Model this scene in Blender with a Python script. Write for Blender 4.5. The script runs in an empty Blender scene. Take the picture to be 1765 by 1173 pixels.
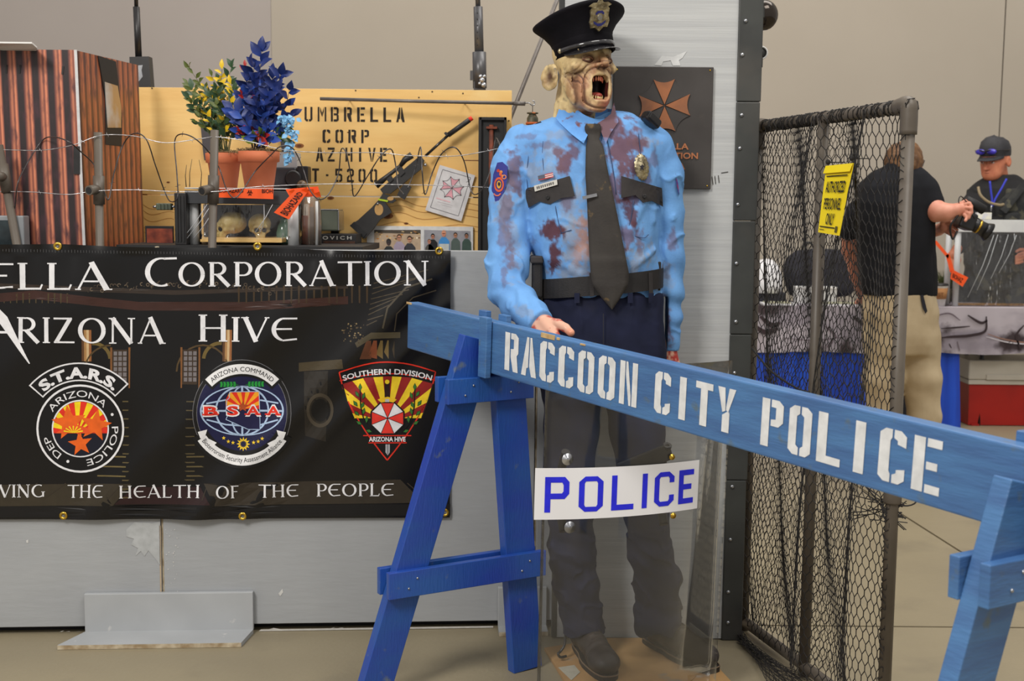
import bpy, bmesh, math, random
import numpy as np
from mathutils import Vector, Matrix
from mathutils.geometry import tessellate_polygon
import openvdb as vdb
random.seed(7)
rs = np.random.RandomState(11)
sc = bpy.context.scene
COL = sc.collection
# ------------------------------------------------------------------ camera, world, lights, exposure
FPX, CAMH = 2100.0, 1.36
PITCH, ROLL = math.radians(6.15), math.radians(0.5)
cam = bpy.data.cameras.new('camera')
cam.sensor_width = 36.0
cam.lens = FPX / 1765 * 36
cam.clip_start = 0.05
cam.dof.use_dof = True
cam.dof.focus_distance = 3.4
cam.dof.aperture_fstop = 6.3
camo = bpy.data.objects.new('camera', cam)
COL.objects.link(camo)
RM = Matrix.Rotation(math.pi / 2 - PITCH, 3, 'X') @ Matrix.Rotation(ROLL, 3, 'Z')
camo.matrix_world = Matrix.Translation((0, 0, CAMH)) @ RM.to_4x4()
sc.camera = camo
sc.view_settings.view_transform = 'Standard'
sc.view_settings.look = 'None'
sc.view_settings.gamma = 1
sc.view_settings.use_curve_mapping = False
sc.view_settings.exposure = 0.12
w = bpy.data.worlds.new('hall_ambient')
sc.world = w
w.use_nodes = True
w.node_tree.nodes['Background'].inputs[0].default_value = (1.0, 0.955, 0.90, 1)
w.node_tree.nodes['Background'].inputs[1].default_value = 0.50


def area(name, loc, target, size, power, col=(1, 0.96, 0.9)):
    l = bpy.data.lights.new(name, 'AREA')
    l.shape = 'RECTANGLE'
    l.size, l.size_y = size
    l.energy = power
    l.color = col
    o = bpy.data.objects.new(name, l)
    o.location = loc
    o.rotation_euler = (Vector(target) - Vector(loc)).to_track_quat('-Z', 'Y').to_euler()
    COL.objects.link(o)


area('hall_light', (-2.6, -0.6, 4.6), (0, 3.7, 0.9), (1.3, 1.3), 190)
area('hall_light', (2.2, 0.6, 6.5), (0.4, 4.0, 0.8), (3.0, 2.0), 150)
area('hall_light', (2.5, 5.5, 6.5), (2.5, 8.0, 0.5), (4.0, 3.0), 190)
area('hall_light', (-2.0, 6.8, 6.5), (-1.5, 9.0, 1.5), (4.0, 2.0), 90)

# ------------------------------------------------------------------ pixel -> place
R3 = np.array(RM)
C3 = np.array([0, 0, CAMH])


def ray(px, py):
    return R3 @ np.array([(px - 882.5) / FPX, -(py - 586.5) / FPX, -1.0])


def at(px, py, Y):
    d = ray(px, py)
    return C3 + d * (Y / d[1])


def atz(px, py, z=0.0):
    d = ray(px, py)
    return C3 + d * ((z - CAMH) / d[2])


def atp(px, py, p0, n):
    d = ray(px, py)
    p0 = np.array(p0)
    n = np.array(n)
    return C3 + d * (np.dot(p0 - C3, n) / np.dot(d, n))


def V(*a):
    return np.array(a, float)


def unit(v):
    v = np.array(v, float)
    return v / (np.linalg.norm(v) + 1e-12)


# ------------------------------------------------------------------ materials
def lin(c):
    return tuple((x / 255 / 12.92) if x / 255 <= 0.04045 else ((x / 255 + 0.055) / 1.055) ** 2.4 for x in c)


def mat(name, c, c2=None, rough=0.6, metal=0.0, scale=6.0, stretch=(1, 1, 1), lo=0.35, hi=0.65, bump=0.0, bscale=None,
        spec=0.5, detail=4.0, c3=None, lo3=0.6, hi3=0.7, scale3=12.0, sheen=0, attr=None, coat=0, alpha=None, bstretch=None):
    m = bpy.data.materials.new(name)
    m.use_nodes = True
    nt = m.node_tree
    N, L = nt.nodes, nt.links
    b = N['Principled BSDF']
    b.inputs['Roughness'].default_value = rough
    b.inputs['Metallic'].default_value = metal
    b.inputs['Specular IOR Level'].default_value = spec
    if coat:
        b.inputs['Coat Weight'].default_value = coat
        b.inputs['Coat Roughness'].default_value = 0.15
    tc = N.new('ShaderNodeTexCoord')

    def noise(s, st, det=detail):
        mp = N.new('ShaderNodeMapping')
        mp.inputs['Scale'].default_value = st
        L.new(tc.outputs['Object'], mp.inputs['Vector'])
        n = N.new('ShaderNodeTexNoise')
        n.inputs['Scale'].default_value = s
        n.inputs['Detail'].default_value = det
        L.new(mp.outputs[0], n.inputs['Vector'])
        return n.outputs['Fac']

    def ramp(src, a, z):
        r = N.new('ShaderNodeMapRange')
        r.inputs['From Min'].default_value = a
        r.inputs['From Max'].default_value = z
        L.new(src, r.inputs['Value'])
        return r.outputs['Result']

    def mixc(fac, A, B):
        x = N.new('ShaderNodeMix')
        x.data_type = 'RGBA'
        L.new(fac, x.inputs[0])
        for i, q in ((6, A), (7, B)):
            if isinstance(q, tuple):
                x.inputs[i].default_value = (*q, 1)
            else:
                L.new(q, x.inputs[i])
        return x.outputs[2]

    base = lin(c)
    cur = base
    if attr:
        at_ = N.new('ShaderNodeAttribute')
        at_.attribute_name = attr
        cur = at_.outputs['Color']
        if c2:
            mx = N.new('ShaderNodeMix')
            mx.data_type = 'RGBA'
            mx.blend_type = 'MULTIPLY'
            mx.inputs[0].default_value = 1
            L.new(cur, mx.inputs[6])
            L.new(mixc(ramp(noise(scale, stretch), lo, hi), (1.0, 1.0, 1.0), lin(c2)), mx.inputs[7])
            cur = mx.outputs[2]
    elif c2:
        cur = mixc(ramp(noise(scale, stretch), lo, hi), base, lin(c2))
    if c3:
        cur = mixc(ramp(noise(scale3, (1, 1, 1), 6), lo3, hi3), cur, lin(c3))
    if isinstance(cur, tuple):
        b.inputs['Base Color'].default_value = (*cur, 1)
    else:
        L.new(cur, b.inputs['Base Color'])
    if bump:
        bp = N.new('ShaderNodeBump')
        bp.inputs['Strength'].default_value = 1.0
        bp.inputs['Distance'].default_value = bump
        L.new(noise(bscale or scale * 3, bstretch or stretch, 6), bp.inputs['Height'])
        L.new(bp.outputs[0], b.inputs['Normal'])
    if alpha is not None:
        b.inputs['Alpha'].default_value = alpha
    return m


def clear_mat(name, tint=(255, 255, 255), veil=0.08, veilc=(200, 200, 205), refl=1.0, rough=0.04, bump=0.0, bsc=8, bst=(1, 1, 1)):
    m = bpy.data.materials.new(name)
    m.use_nodes = True
    nt = m.node_tree
    N, L = nt.nodes, nt.links
    out = N['Material Output']
    N.remove(N['Principled BSDF'])
    tr = N.new('ShaderNodeBsdfTransparent')
    tr.inputs[0].default_value = (*lin(tint), 1)
    df = N.new('ShaderNodeBsdfDiffuse')
    df.inputs[0].default_value = (*lin(veilc), 1)
    gl = N.new('ShaderNodeBsdfGlossy')
    gl.inputs['Roughness'].default_value = rough
    m1 = N.new('ShaderNodeMixShader')
    m1.inputs[0].default_value = veil
    L.new(tr.outputs[0], m1.inputs[1])
    L.new(df.outputs[0], m1.inputs[2])
    fr = N.new('ShaderNodeFresnel')
    fr.inputs[0].default_value = 1.49
    mu = N.new('ShaderNodeMath')
    mu.operation = 'MULTIPLY'
    mu.inputs[1].default_value = refl
    L.new(fr.outputs[0], mu.inputs[0])
    m2 = N.new('ShaderNodeMixShader')
    L.new(mu.outputs[0], m2.inputs[0])
    L.new(m1.outputs[0], m2.inputs[1])
    L.new(gl.outputs[0], m2.inputs[2])
    L.new(m2.outputs[0], out.inputs[0])
    if bump:
        tc = N.new('ShaderNodeTexCoord')
        mp = N.new('ShaderNodeMapping')
        mp.inputs['Scale'].default_value = bst
        L.new(tc.outputs['Object'], mp.inputs[0])
        n = N.new('ShaderNodeTexNoise')
        n.inputs['Scale'].default_value = bsc
        L.new(mp.outputs[0], n.inputs['Vector'])
        bp = N.new('ShaderNodeBump')
        bp.inputs['Distance'].default_value = bump
        L.new(n.outputs['Fac'], bp.inputs['Height'])
        L.new(bp.outputs[0], fr.inputs['Normal'])
        L.new(bp.outputs[0], gl.inputs['Normal'])
    return m


_mc = {}


def flat(c, rough=0.6, spec=0.3, metal=0.0):
    k = (tuple(c), rough, spec, metal)
    if k not in _mc:
        h = tuple(min(255, int(x * 0.86)) for x in c)
        _mc[k] = mat('print_%d_%d_%d' % tuple(c), c, h, rough=rough, spec=spec, metal=metal, scale=40, lo=0.3, hi=0.9)
    return _mc[k]


# ------------------------------------------------------------------ mesh helpers
class MB:
    def __init__(s):
        s.v, s.f, s.m, s.sm = [], [], [], []

    def add(s, vs, fs, mi=0, smooth=False):
        o = len(s.v)
        s.v += [tuple(map(float, p)) for p in vs]
        s.f += [tuple(i + o for i in f) for f in fs]
        s.m += [mi] * len(fs)
        s.sm += [smooth] * len(fs)
        return s

    def box8(s, P, mi=0):
        return s.add(P, [(0, 3, 2, 1), (4, 5, 6, 7), (0, 1, 5, 4), (1, 2, 6, 5), (2, 3, 7, 6), (3, 0, 4, 7)], mi)

    def box(s, c, size, rot=None, mi=0, bev=0.0):
        c = np.array(c, float)
        h = np.array(size, float) / 2
        R = np.eye(3) if rot is None else np.array(rot)
        if bev <= 0:
            P = [(-1, -1, -1), (1, -1, -1), (1, 1, -1), (-1, 1, -1), (-1, -1, 1), (1, -1, 1), (1, 1, 1), (-1, 1, 1)]
            return s.box8([c + R @ (np.array(p) * h) for p in P], mi)
        bm = bmesh.new()
        bmesh.ops.create_cube(bm, size=1)
        bmesh.ops.scale(bm, vec=Vector(2 * h), verts=bm.verts)
        bmesh.ops.bevel(bm, geom=list(bm.edges), offset=bev, segments=2, affect='EDGES', profile=0.5)
        bm.verts.ensure_lookup_table()
        vs = [c + R @ np.array(v.co) for v in bm.verts]
        fs = [[v.index for v in f.verts] for f in bm.faces]
        bm.free()
        return s.add(vs, fs, mi)

    def bb(s, a, b, mi=0, bev=0.0):
        a = np.array(a, float)
        b = np.array(b, float)
        return s.box((a + b) / 2, np.abs(b - a), None, mi, bev)

    def board(s, p0, p1, w, t, wdir, mi=0, bev=0.0015):
        """board from p0 to p1 (centre line), w wide along wdir, t thick"""
        p0 = np.array(p0, float)
        p1 = np.array(p1, float)
        z = unit(p1 - p0)
        x = unit(np.array(wdir) - z * np.dot(wdir, z))
        y = np.cross(z, x)
        return s.box((p0 + p1) / 2, (w, t, np.linalg.norm(p1 - p0)), np.stack([x, y, z], 1), mi, bev)

    def tube(s, pts, r, seg=8, mi=0, cap=True, closed=False, smooth=True):
        pts = [np.array(p, float) for p in pts]
        n = len(pts)
        rr = r if hasattr(r, '__len__') else [r] * n
        vs = []
        up = None
        for i, p in enumerate(pts):
            a = pts[(i - 1) % n] if (closed or i > 0) else p
            b = pts[(i + 1) % n] if (closed or i < n - 1) else p
            t = unit(b - a)
            if up is None:
                up = V(0, 0, 1) if abs(t[2]) < 0.9 else V(1, 0, 0)
            x = unit(np.cross(up, t))
            y = np.cross(t, x)
            up = y
            for k in range(seg):
                an = 2 * math.pi * k / seg
                vs.append(p + rr[i] * (math.cos(an) * x + math.sin(an) * y))
        fs = []
        for i in range(n if closed else n - 1):
            j = (i + 1) % n
            for k in range(seg):
                k2 = (k + 1) % seg
                fs.append((i * seg + k, i * seg + k2, j * seg + k2, j * seg + k))
        s.add(vs, fs, mi, smooth)
        if cap and not closed:
            o = len(s.v) - len(vs)
            s.f += [tuple(o + k for k in reversed(range(seg))), tuple(o + (n - 1) * seg + k for k in range(seg))]
            s.m += [mi] * 2
            s.sm += [False] * 2
        return s

    def lathe(s, prof, c=(0, 0, 0), axis=(0, 0, 1), seg=24, mi=0, smooth=True, ref=None):
        """prof: (r, h) list along axis"""
        z = unit(axis)
        rf = np.array(ref if ref is not None else ((1, 0, 0) if abs(z[0]) < 0.9 else (0, 1, 0)), float)
        x = unit(rf - z * np.dot(rf, z))
        y = np.cross(z, x)
        c = np.array(c, float)
        vs = []
        for r, h in prof:
            for k in range(seg):
                a = 2 * math.pi * k / seg
                vs.append(c + z * h + r * (math.cos(a) * x + math.sin(a) * y))
        fs = []
        for i in range(len(prof) - 1):
            for k in range(seg):
                k2 = (k + 1) % seg
                fs.append((i * seg + k, i * seg + k2, (i + 1) * seg + k2, (i + 1) * seg + k))
        s.add(vs, fs, mi, smooth)
        o = len(s.v) - len(vs)
        n = len(prof)
        if prof[0][0] > 1e-5:
            s.f.append(tuple(o + k for k in reversed(range(seg))))
            s.m.append(mi)
            s.sm.append(False)
        if prof[-1][0] > 1e-5:
            s.f.append(tuple(o + (n - 1) * seg + k for k in range(seg)))
            s.m.append(mi)
            s.sm.append(False)
        return s

    def ball(s, c, r, seg=14, mi=0, R=None):
        r = np.array(r if hasattr(r, '__len__') else (r, r, r), float)
        R = np.eye(3) if R is None else R
        n = seg // 2
        vs = []
        for i in range(n + 1):
            th = math.pi * i / n
            for k in range(seg):
                a = 2 * math.pi * k / seg
                vs.append(np.array(c) + R @ (r * np.array([math.sin(th) * math.cos(a), math.sin(th) * math.sin(a), -math.cos(th)])))
        fs = [(i * seg + k, i * seg + (k + 1) % seg, (i + 1) * seg + (k + 1) % seg, (i + 1) * seg + k) for i in range(n) for k in range(seg)]
        return s.add(vs, fs, mi, True)

    def prism(s, poly, d, mi=0):
        """poly: 3-D outline (planar), d: extrusion vector"""
        poly = [np.array(p, float) for p in poly]
        n = len(poly)
        d = np.array(d, float)
        nr = np.zeros(3)
        for i in range(n):
            nr += np.cross(poly[i], poly[(i + 1) % n])
        if np.dot(nr, d) < 0:
            poly = poly[::-1]
        tri = tessellate_polygon([[Vector(p) for p in poly]])
        vs = poly + [p + d for p in poly]
        fs = []
        for t in tri:
            a, b, c = t
            nn = np.cross(poly[b] - poly[a], poly[c] - poly[a])
            if np.dot(nn, d) > 0:
                a, c = c, a
            fs += [(a, b, c), (c + n, b + n, a + n)]
        for i in range(n):
            j = (i + 1) % n
            fs.append((i, j, j + n, i + n))
        return s.add(vs, fs, mi)

    def build(s, name, mats, parent=None, kind=None, label=None):
        me = bpy.data.meshes.new(name)
        me.from_pydata(s.v, [], s.f)
        for m in (mats if isinstance(mats, (list, tuple)) else [mats]):
            me.materials.append(m)
        me.polygons.foreach_set('material_index', s.m)
        me.polygons.foreach_set('use_smooth', s.sm)
        me.update()
        return link(name, me, parent, kind, label)


def link(name, me, parent=None, kind=None, label=None):
    o = bpy.data.objects.new(name, me)
    COL.objects.link(o)
    if parent is not None:
        o.parent = parent
        o.matrix_parent_inverse = parent.matrix_basis.inverted()
    if kind:
        o['kind'] = kind
    if label:
        o['label'] = label
    return o


def thing(name, loc, label, cat, group=None):
    o = bpy.data.objects.new(name, None)
    o.empty_display_size = 0.05
    o.location = [float(x) for x in loc]
    COL.objects.link(o)
    o['label'] = label
    o['category'] = cat
    if group:
        o['group'] = group
    return o


def tag(o, label, cat, group=None):
    o['label'] = label
    o['category'] = cat
    if group:
        o['group'] = group
    return o


# ------------------------------------------------------------------ numpy noise
_perm = rs.rand(64, 64, 64).astype(np.float32)


def vnoise(x, y, z):
    xi, yi, zi = np.floor(x).astype(int), np.floor(y).astype(int), np.floor(z).astype(int)
    fx, fy, fz = x - xi, y - yi, z - zi
    fx, fy, fz = [f * f * (3 - 2 * f) for f in (fx, fy, fz)]
    r = 0
    for dx in (0, 1):
        for dy in (0, 1):
            for dz in (0, 1):
                wgt = (fx if dx else 1 - fx) * (fy if dy else 1 - fy) * (fz if dz else 1 - fz)
                r = r + wgt * _perm[(xi + dx) & 63, (yi + dy) & 63, (zi + dz) & 63]
    return r


def fbm(x, y, z, o=4):
    r, a, t = 0, 0.5, 0
    for i in range(o):
        r = r + a * vnoise(x + 17.3 * i, y + 5.1 * i, z + 9.7 * i)
        t += a
        a *= 0.5
        x, y, z = x * 2.03, y * 2.03, z * 2.03
    return r / t


# ------------------------------------------------------------------ signed distance modelling
def smin(a, b, k):
    if k <= 0:
        return np.minimum(a, b)
    h = np.clip(0.5 + 0.5 * (b - a) / k, 0, 1)
    return b * (1 - h) + a * h - k * h * (1 - h)


def smax(a, b, k):
    return -smin(-a, -b, k)


def s_caps(G, a, ra, b, rb):
    a, b = np.array(a, float), np.array(b, float)
    ab = b - a
    L2 = np.dot(ab, ab) + 1e-12
    px, py, pz = G[0] - a[0], G[1] - a[1], G[2] - a[2]
    t = np.clip((px * ab[0] + py * ab[1] + pz * ab[2]) / L2, 0, 1)
    return np.sqrt((px - t * ab[0]) ** 2 + (py - t * ab[1]) ** 2 + (pz - t * ab[2]) ** 2) - (ra + (rb - ra) * t)


def s_chain(G, pts, k=0.01, base=None):
    d = base
    for (a, ra), (b, rb) in zip(pts[:-1], pts[1:]):
        q = s_caps(G, a, ra, b, rb)
        d = q if d is None else smin(d, q, k)
    return d


def s_ell(G, c, r, R=None):
    x, y, z = G[0] - c[0], G[1] - c[1], G[2] - c[2]
    if R is not None:
        R = np.array(R)
        x, y, z = (R[0, 0] * x + R[1, 0] * y + R[2, 0] * z, R[0, 1] * x + R[1, 1] * y + R[2, 1] * z, R[0, 2] * x + R[1, 2] * y + R[2, 2] * z)
    k0 = np.sqrt((x / r[0]) ** 2 + (y / r[1]) ** 2 + (z / r[2]) ** 2)
    return (k0 - 1) * min(r)


def s_loft(G, rows, caps=True, pw=2.3):
    """rows: (z, cx, cy, a, b) ascending z"""
    rows = sorted(rows)
    Z = [r[0] for r in rows]
    cx, cy, a, b = [np.interp(G[2], Z, [r[i] for r in rows]) for i in (1, 2, 3, 4)]
    k = (np.abs((G[0] - cx) / a) ** pw + np.abs((G[1] - cy) / b) ** pw) ** (1 / pw)
    d = (k - 1) * np.minimum(a, b)
    if caps:
        d = smax(d, np.maximum(Z[0] - G[2], G[2] - Z[-1]), 0.015)
    return d


def s_box(G, c, h, R=None, r=0.0):
    x, y, z = G[0] - c[0], G[1] - c[1], G[2] - c[2]
    if R is not None:
        R = np.array(R)
        x, y, z = (R[0, 0] * x + R[1, 0] * y + R[2, 0] * z, R[0, 1] * x + R[1, 1] * y + R[2, 1] * z, R[0, 2] * x + R[1, 2] * y + R[2, 2] * z)
    qx, qy, qz = np.abs(x) - h[0] + r, np.abs(y) - h[1] + r, np.abs(z) - h[2] + r
    return np.sqrt(np.maximum(qx, 0) ** 2 + np.maximum(qy, 0) ** 2 + np.maximum(qz, 0) ** 2) + np.minimum(np.maximum(qx, np.maximum(qy, qz)), 0) - r


def sdf_obj(name, fn, lo, hi, vox, material, parent=None, colfn=None, xf=None, label=None):
    lo, hi = np.array(lo, float), np.array(hi, float)
    n = np.ceil((hi - lo) / vox).astype(int) + 1
    ax = [np.linspace(lo[i], lo[i] + vox * (n[i] - 1), n[i], dtype=np.float32) for i in range(3)]
    G = np.meshgrid(*ax, indexing='ij')
    d = np.asarray(fn(G), dtype=np.float32)
    d[0], d[-1] = 1, 1
    d[:, 0], d[:, -1] = 1, 1
    d[:, :, 0], d[:, :, -1] = 1, 1
    g = vdb.FloatGrid(3 * vox)
    g.copyFromArray(np.clip(d, -3 * vox, 3 * vox))
    pts, tri, quads = g.convertToPolygons(0.0, 0.0)
    P = pts * vox + lo
    faces = [tuple(map(int, q)) for q in quads] + [tuple(map(int, q)) for q in tri]
    # orientation
    a, b, c = P[quads[:, 0]], P[quads[:, 1]], P[quads[:, 2]]
    vol = np.einsum('ij,ij->i', a, np.cross(b, c)).sum()
    a, b, c = P[quads[:, 0]], P[quads[:, 2]], P[quads[:, 3]]
    vol += np.einsum('ij,ij->i', a, np.cross(b, c)).sum()
    if vol < 0:
        faces = [f[::-1] for f in faces]
    if colfn is not None:
        colr = colfn(P)
    if xf is not None:
        P = xf(P)
    me = bpy.data.meshes.new(name)
    me.from_pydata(P.tolist(), [], faces)
    me.materials.append(material)
    if colfn is not None:
        ca = me.color_attributes.new('Col', 'FLOAT_COLOR', 'POINT')
        ca.data.foreach_set('color', np.concatenate([colr, np.ones((len(P), 1))], 1).astype(np.float32).ravel())
    me.polygons.foreach_set('use_smooth', [True] * len(me.polygons))
    me.update()
    return link(name, me, parent, None, label)


# ------------------------------------------------------------------ flat print on surfaces
_tx = {}


def text2d(s, off=0.0, sp=1.0):
    """triangles (n,3,2) of the built-in face at size 1; returns tris, width, capheight"""
    k = (s, off, sp)
    if k in _tx:
        return _tx[k]
    cu = bpy.data.curves.new('glyphs', 'FONT')
    cu.body = s
    cu.size = 1
    cu.offset = off
    cu.space_character = sp
    cu.resolution_u = 3
    ob = bpy.data.objects.new('glyphs', cu)
    COL.objects.link(ob)
    me = ob.to_mesh()
    if me is None or len(me.vertices) == 0:
        dg = bpy.context.evaluated_depsgraph_get()
        ob2 = ob.evaluated_get(dg)
        me = ob2.to_mesh()
    vs = np.array([v.co[:2] for v in me.vertices])
    me.calc_loop_triangles()
    t = np.array([[vs[i] for i in lt.vertices] for lt in me.loop_triangles])
    ob.to_mesh_clear()
    bpy.data.objects.remove(ob)
    bpy.data.curves.remove(cu)
    mn, mx = t.reshape(-1, 2).min(0), t.reshape(-1, 2).max(0)
    t = t - np.array([mn[0], 0])
    _tx[k] = (t, mx[0] - mn[0], 0.73)
    return _tx[k]


def tess(poly, holes=()):
    loops = [[Vector((p[0], p[1], 0)) for p in poly]] + [[Vector((p[0], p[1], 0)) for p in h] for h in holes]
    fl = [q for l in loops for q in l]
    return np.array([[(fl[i].x, fl[i].y) for i in t] for t in tessellate_polygon(loops)])


def stroke(pts, ws):
    """variable-width polyline as triangles"""
    pts = [np.array(p, float) for p in pts]
    if not hasattr(ws, '__len__'):
        ws = [ws] * len(pts)
    L, Rr = [], []
    for i, p in enumerate(pts):
        a = pts[max(i - 1, 0)]
        b = pts[min(i + 1, len(pts) - 1)]
        t = b - a
        t = t / (np.linalg.norm(t) + 1e-9)
        n = np.array([-t[1], t[0]])
        L.append(p + n * ws[i] / 2)
        Rr.append(p - n * ws[i] / 2)
    T = []
    for i in range(len(pts) - 1):
        T += [[L[i], Rr[i], Rr[i + 1]], [L[i], Rr[i + 1], L[i + 1]]]
    return np.array(T)


def circ(cx, cy, r, n=40, ry=None, a0=0, a1=360):
    ry = ry or r
    return [(cx + r * math.cos(math.radians(a0 + (a1 - a0) * i / n)), cy + ry * math.sin(math.radians(a0 + (a1 - a0) * i / n))) for i in range(n + (0 if a1 - a0 == 360 else 1))]


def clip_convex(poly, clip):
    out = list(poly)
    n = len(clip)
    area_ = sum(clip[i][0] * clip[(i + 1) % n][1] - clip[(i + 1) % n][0] * clip[i][1] for i in range(n))
    sg = 1 if area_ > 0 else -1
    for i in range(n):
        a, b = clip[i], clip[(i + 1) % n]
        inp, out = out, []
        if not inp:
            break

        def side(p):
            return sg * ((b[0] - a[0]) * (p[1] - a[1]) - (b[1] - a[1]) * (p[0] - a[0]))
        for j in range(len(inp)):
            p, q = inp[j], inp[(j + 1) % len(inp)]
            sp_, sq = side(p), side(q)
            if sp_ >= 0:
                out.append(p)
            if sp_ * sq < 0:
                t = sp_ / (sp_ - sq)
                out.append((p[0] + t * (q[0] - p[0]), p[1] + t * (q[1] - p[1])))
    return out


class Print:
    """collects coloured triangles in a 2-D frame (y down as in a picture) and lays them on a surface"""

    def __init__(s, fmap, maxe=None):
        s.fmap, s.maxe = fmap, maxe
        s.T = []          # (tris, colour, layer)

    def tris(s, T, c, layer=1):
        if len(T):
            s.T.append((np.array(T, float), tuple(c), layer))

    def poly(s, p, c, layer=1, holes=()):
        if len(p) >= 3:
            s.tris(tess(p, holes), c, layer)

    def ring(s, cx, cy, r0, r1, c, layer=1, a0=0, a1=360, n=48, e=1.0):
        T = []
        for i in range(n):
            A, B = [math.radians(a0 + (a1 - a0) * j / n) for j in (i, i + 1)]
            p = [(cx + r * math.cos(t), cy + e * r * math.sin(t)) for r, t in ((r0, A), (r1, A), (r1, B), (r0, B))]
            T += [[p[0], p[1], p[2]], [p[0], p[2], p[3]]]
        s.tris(T, c, layer)

    def line(s, pts, wd, c, layer=1, closed=False):
        pts = list(pts) + ([pts[0]] if closed else [])
        for a, b in zip(pts[:-1], pts[1:]):
            s.tris(stroke([a, b], wd), c, layer)

    def star(s, cx, cy, r, c, layer=1, n=5, rot=0, inner=0.4):
        p = []
        for i in range(2 * n):
            a = math.radians(rot - 90 + 180 * i / n)
            q = r if i % 2 == 0 else r * inner
            p.append((cx + q * math.cos(a), cy + q * math.sin(a)))
        s.poly(p, c, layer)

    def text(s, st, x0, y0, h, c, layer=2, width=None, off=0.0, slope=0.0, sp=1.0, center=False):
        """baseline start x0,y0; cap height h"""
        T, wd, ch = text2d(st, off, sp)
        sy = h / ch
        sx = sy if width is None else width / wd
        T = T.copy()
        x = T[..., 0] * sx
        if center:
            x0 = x0 - wd * sx / 2
        y = -T[..., 1] * sy
        s.tris(np.stack([x0 + x, y0 + y + slope * x], -1), c, layer)

    def arctext(s, st, cx, cy, r, a_mid, h, c, layer=2, off=0.0, inward=False, span=None, sp=1.0, e=1.0):
        """a_mid deg, picture angles (0 = right, -90 = up)"""
        T, wd, ch = text2d(st, off, sp)
        sc_ = h / ch
        sx = sc_ if span is None else math.radians(span) * r / wd
        x = (T[..., 0] - wd / 2) * sx
        y = T[..., 1] * sc_
        if not inward:
            a = math.radians(a_mid) + x / r
            rr = r + y
        else:
            a = math.radians(a_mid) - x / r
            rr = r - y
        s.tris(np.stack([cx + rr * np.cos(a), cy + e * rr * np.sin(a)], -1), c, layer)

    def build(s, name, parent, label=None, step=0.0009, rough=0.5, spec=0.3):
        cols, V_, F_, M_ = [], [], [], []
        for T, c, layer in s.T:
            if s.maxe:
                for _ in range(6):
                    e = np.linalg.norm(T - np.roll(T, -1, 1), axis=2)
                    big = e.max(1) > s.maxe
                    if not big.any():
                        break
                    keep = T[~big]
                    B = T[big]
                    k = e[big].argmax(1)
                    ii = np.arange(len(B))
                    p0, p1, p2 = B[ii, k], B[ii, (k + 1) % 3], B[ii, (k + 2) % 3]
                    m = (p0 + p1) / 2
                    T = np.concatenate([keep, np.stack([p0, m, p2], 1), np.stack([m, p1, p2], 1)])
            if c not in cols:
                cols.append(c)
            P = s.fmap(T.reshape(-1, 2), layer * step)
            o = len(V_)
            V_ += P.tolist()
            F_ += [(o + 3 * i, o + 3 * i + 1, o + 3 * i + 2) for i in range(len(T))]
            M_ += [cols.index(c)] * len(T)
        me = bpy.data.meshes.new(name)
        me.from_pydata(V_, [], F_)
        for c in cols:
            me.materials.append(flat(c, rough, spec))
        me.polygons.foreach_set('material_index', M_)
        me.update()
        return link(name, me, parent, None, label)


def plane_map(p0, n):
    """map picture pixels onto the plane through p0 with normal n (towards the camera), lifted by the layer"""
    p0, n = np.array(p0, float), unit(n)

    def f(xy, lift):
        d = np.stack([(xy[:, 0] - 882.5) / FPX, -(xy[:, 1] - 586.5) / FPX, -np.ones(len(xy))], 1) @ R3.T
        t = np.dot(p0 - C3, n) / (d @ n)
        return C3 + d * t[:, None] + n * lift
    return f


def frame_map(o, ex, ey, n):
    """2-D units along ex / ey from o"""
    o, ex, ey, n = [np.array(q, float) for q in (o, ex, ey, n)]
    return lambda xy, lift: o + xy[:, :1] * ex + xy[:, 1:2] * ey + n * lift


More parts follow.
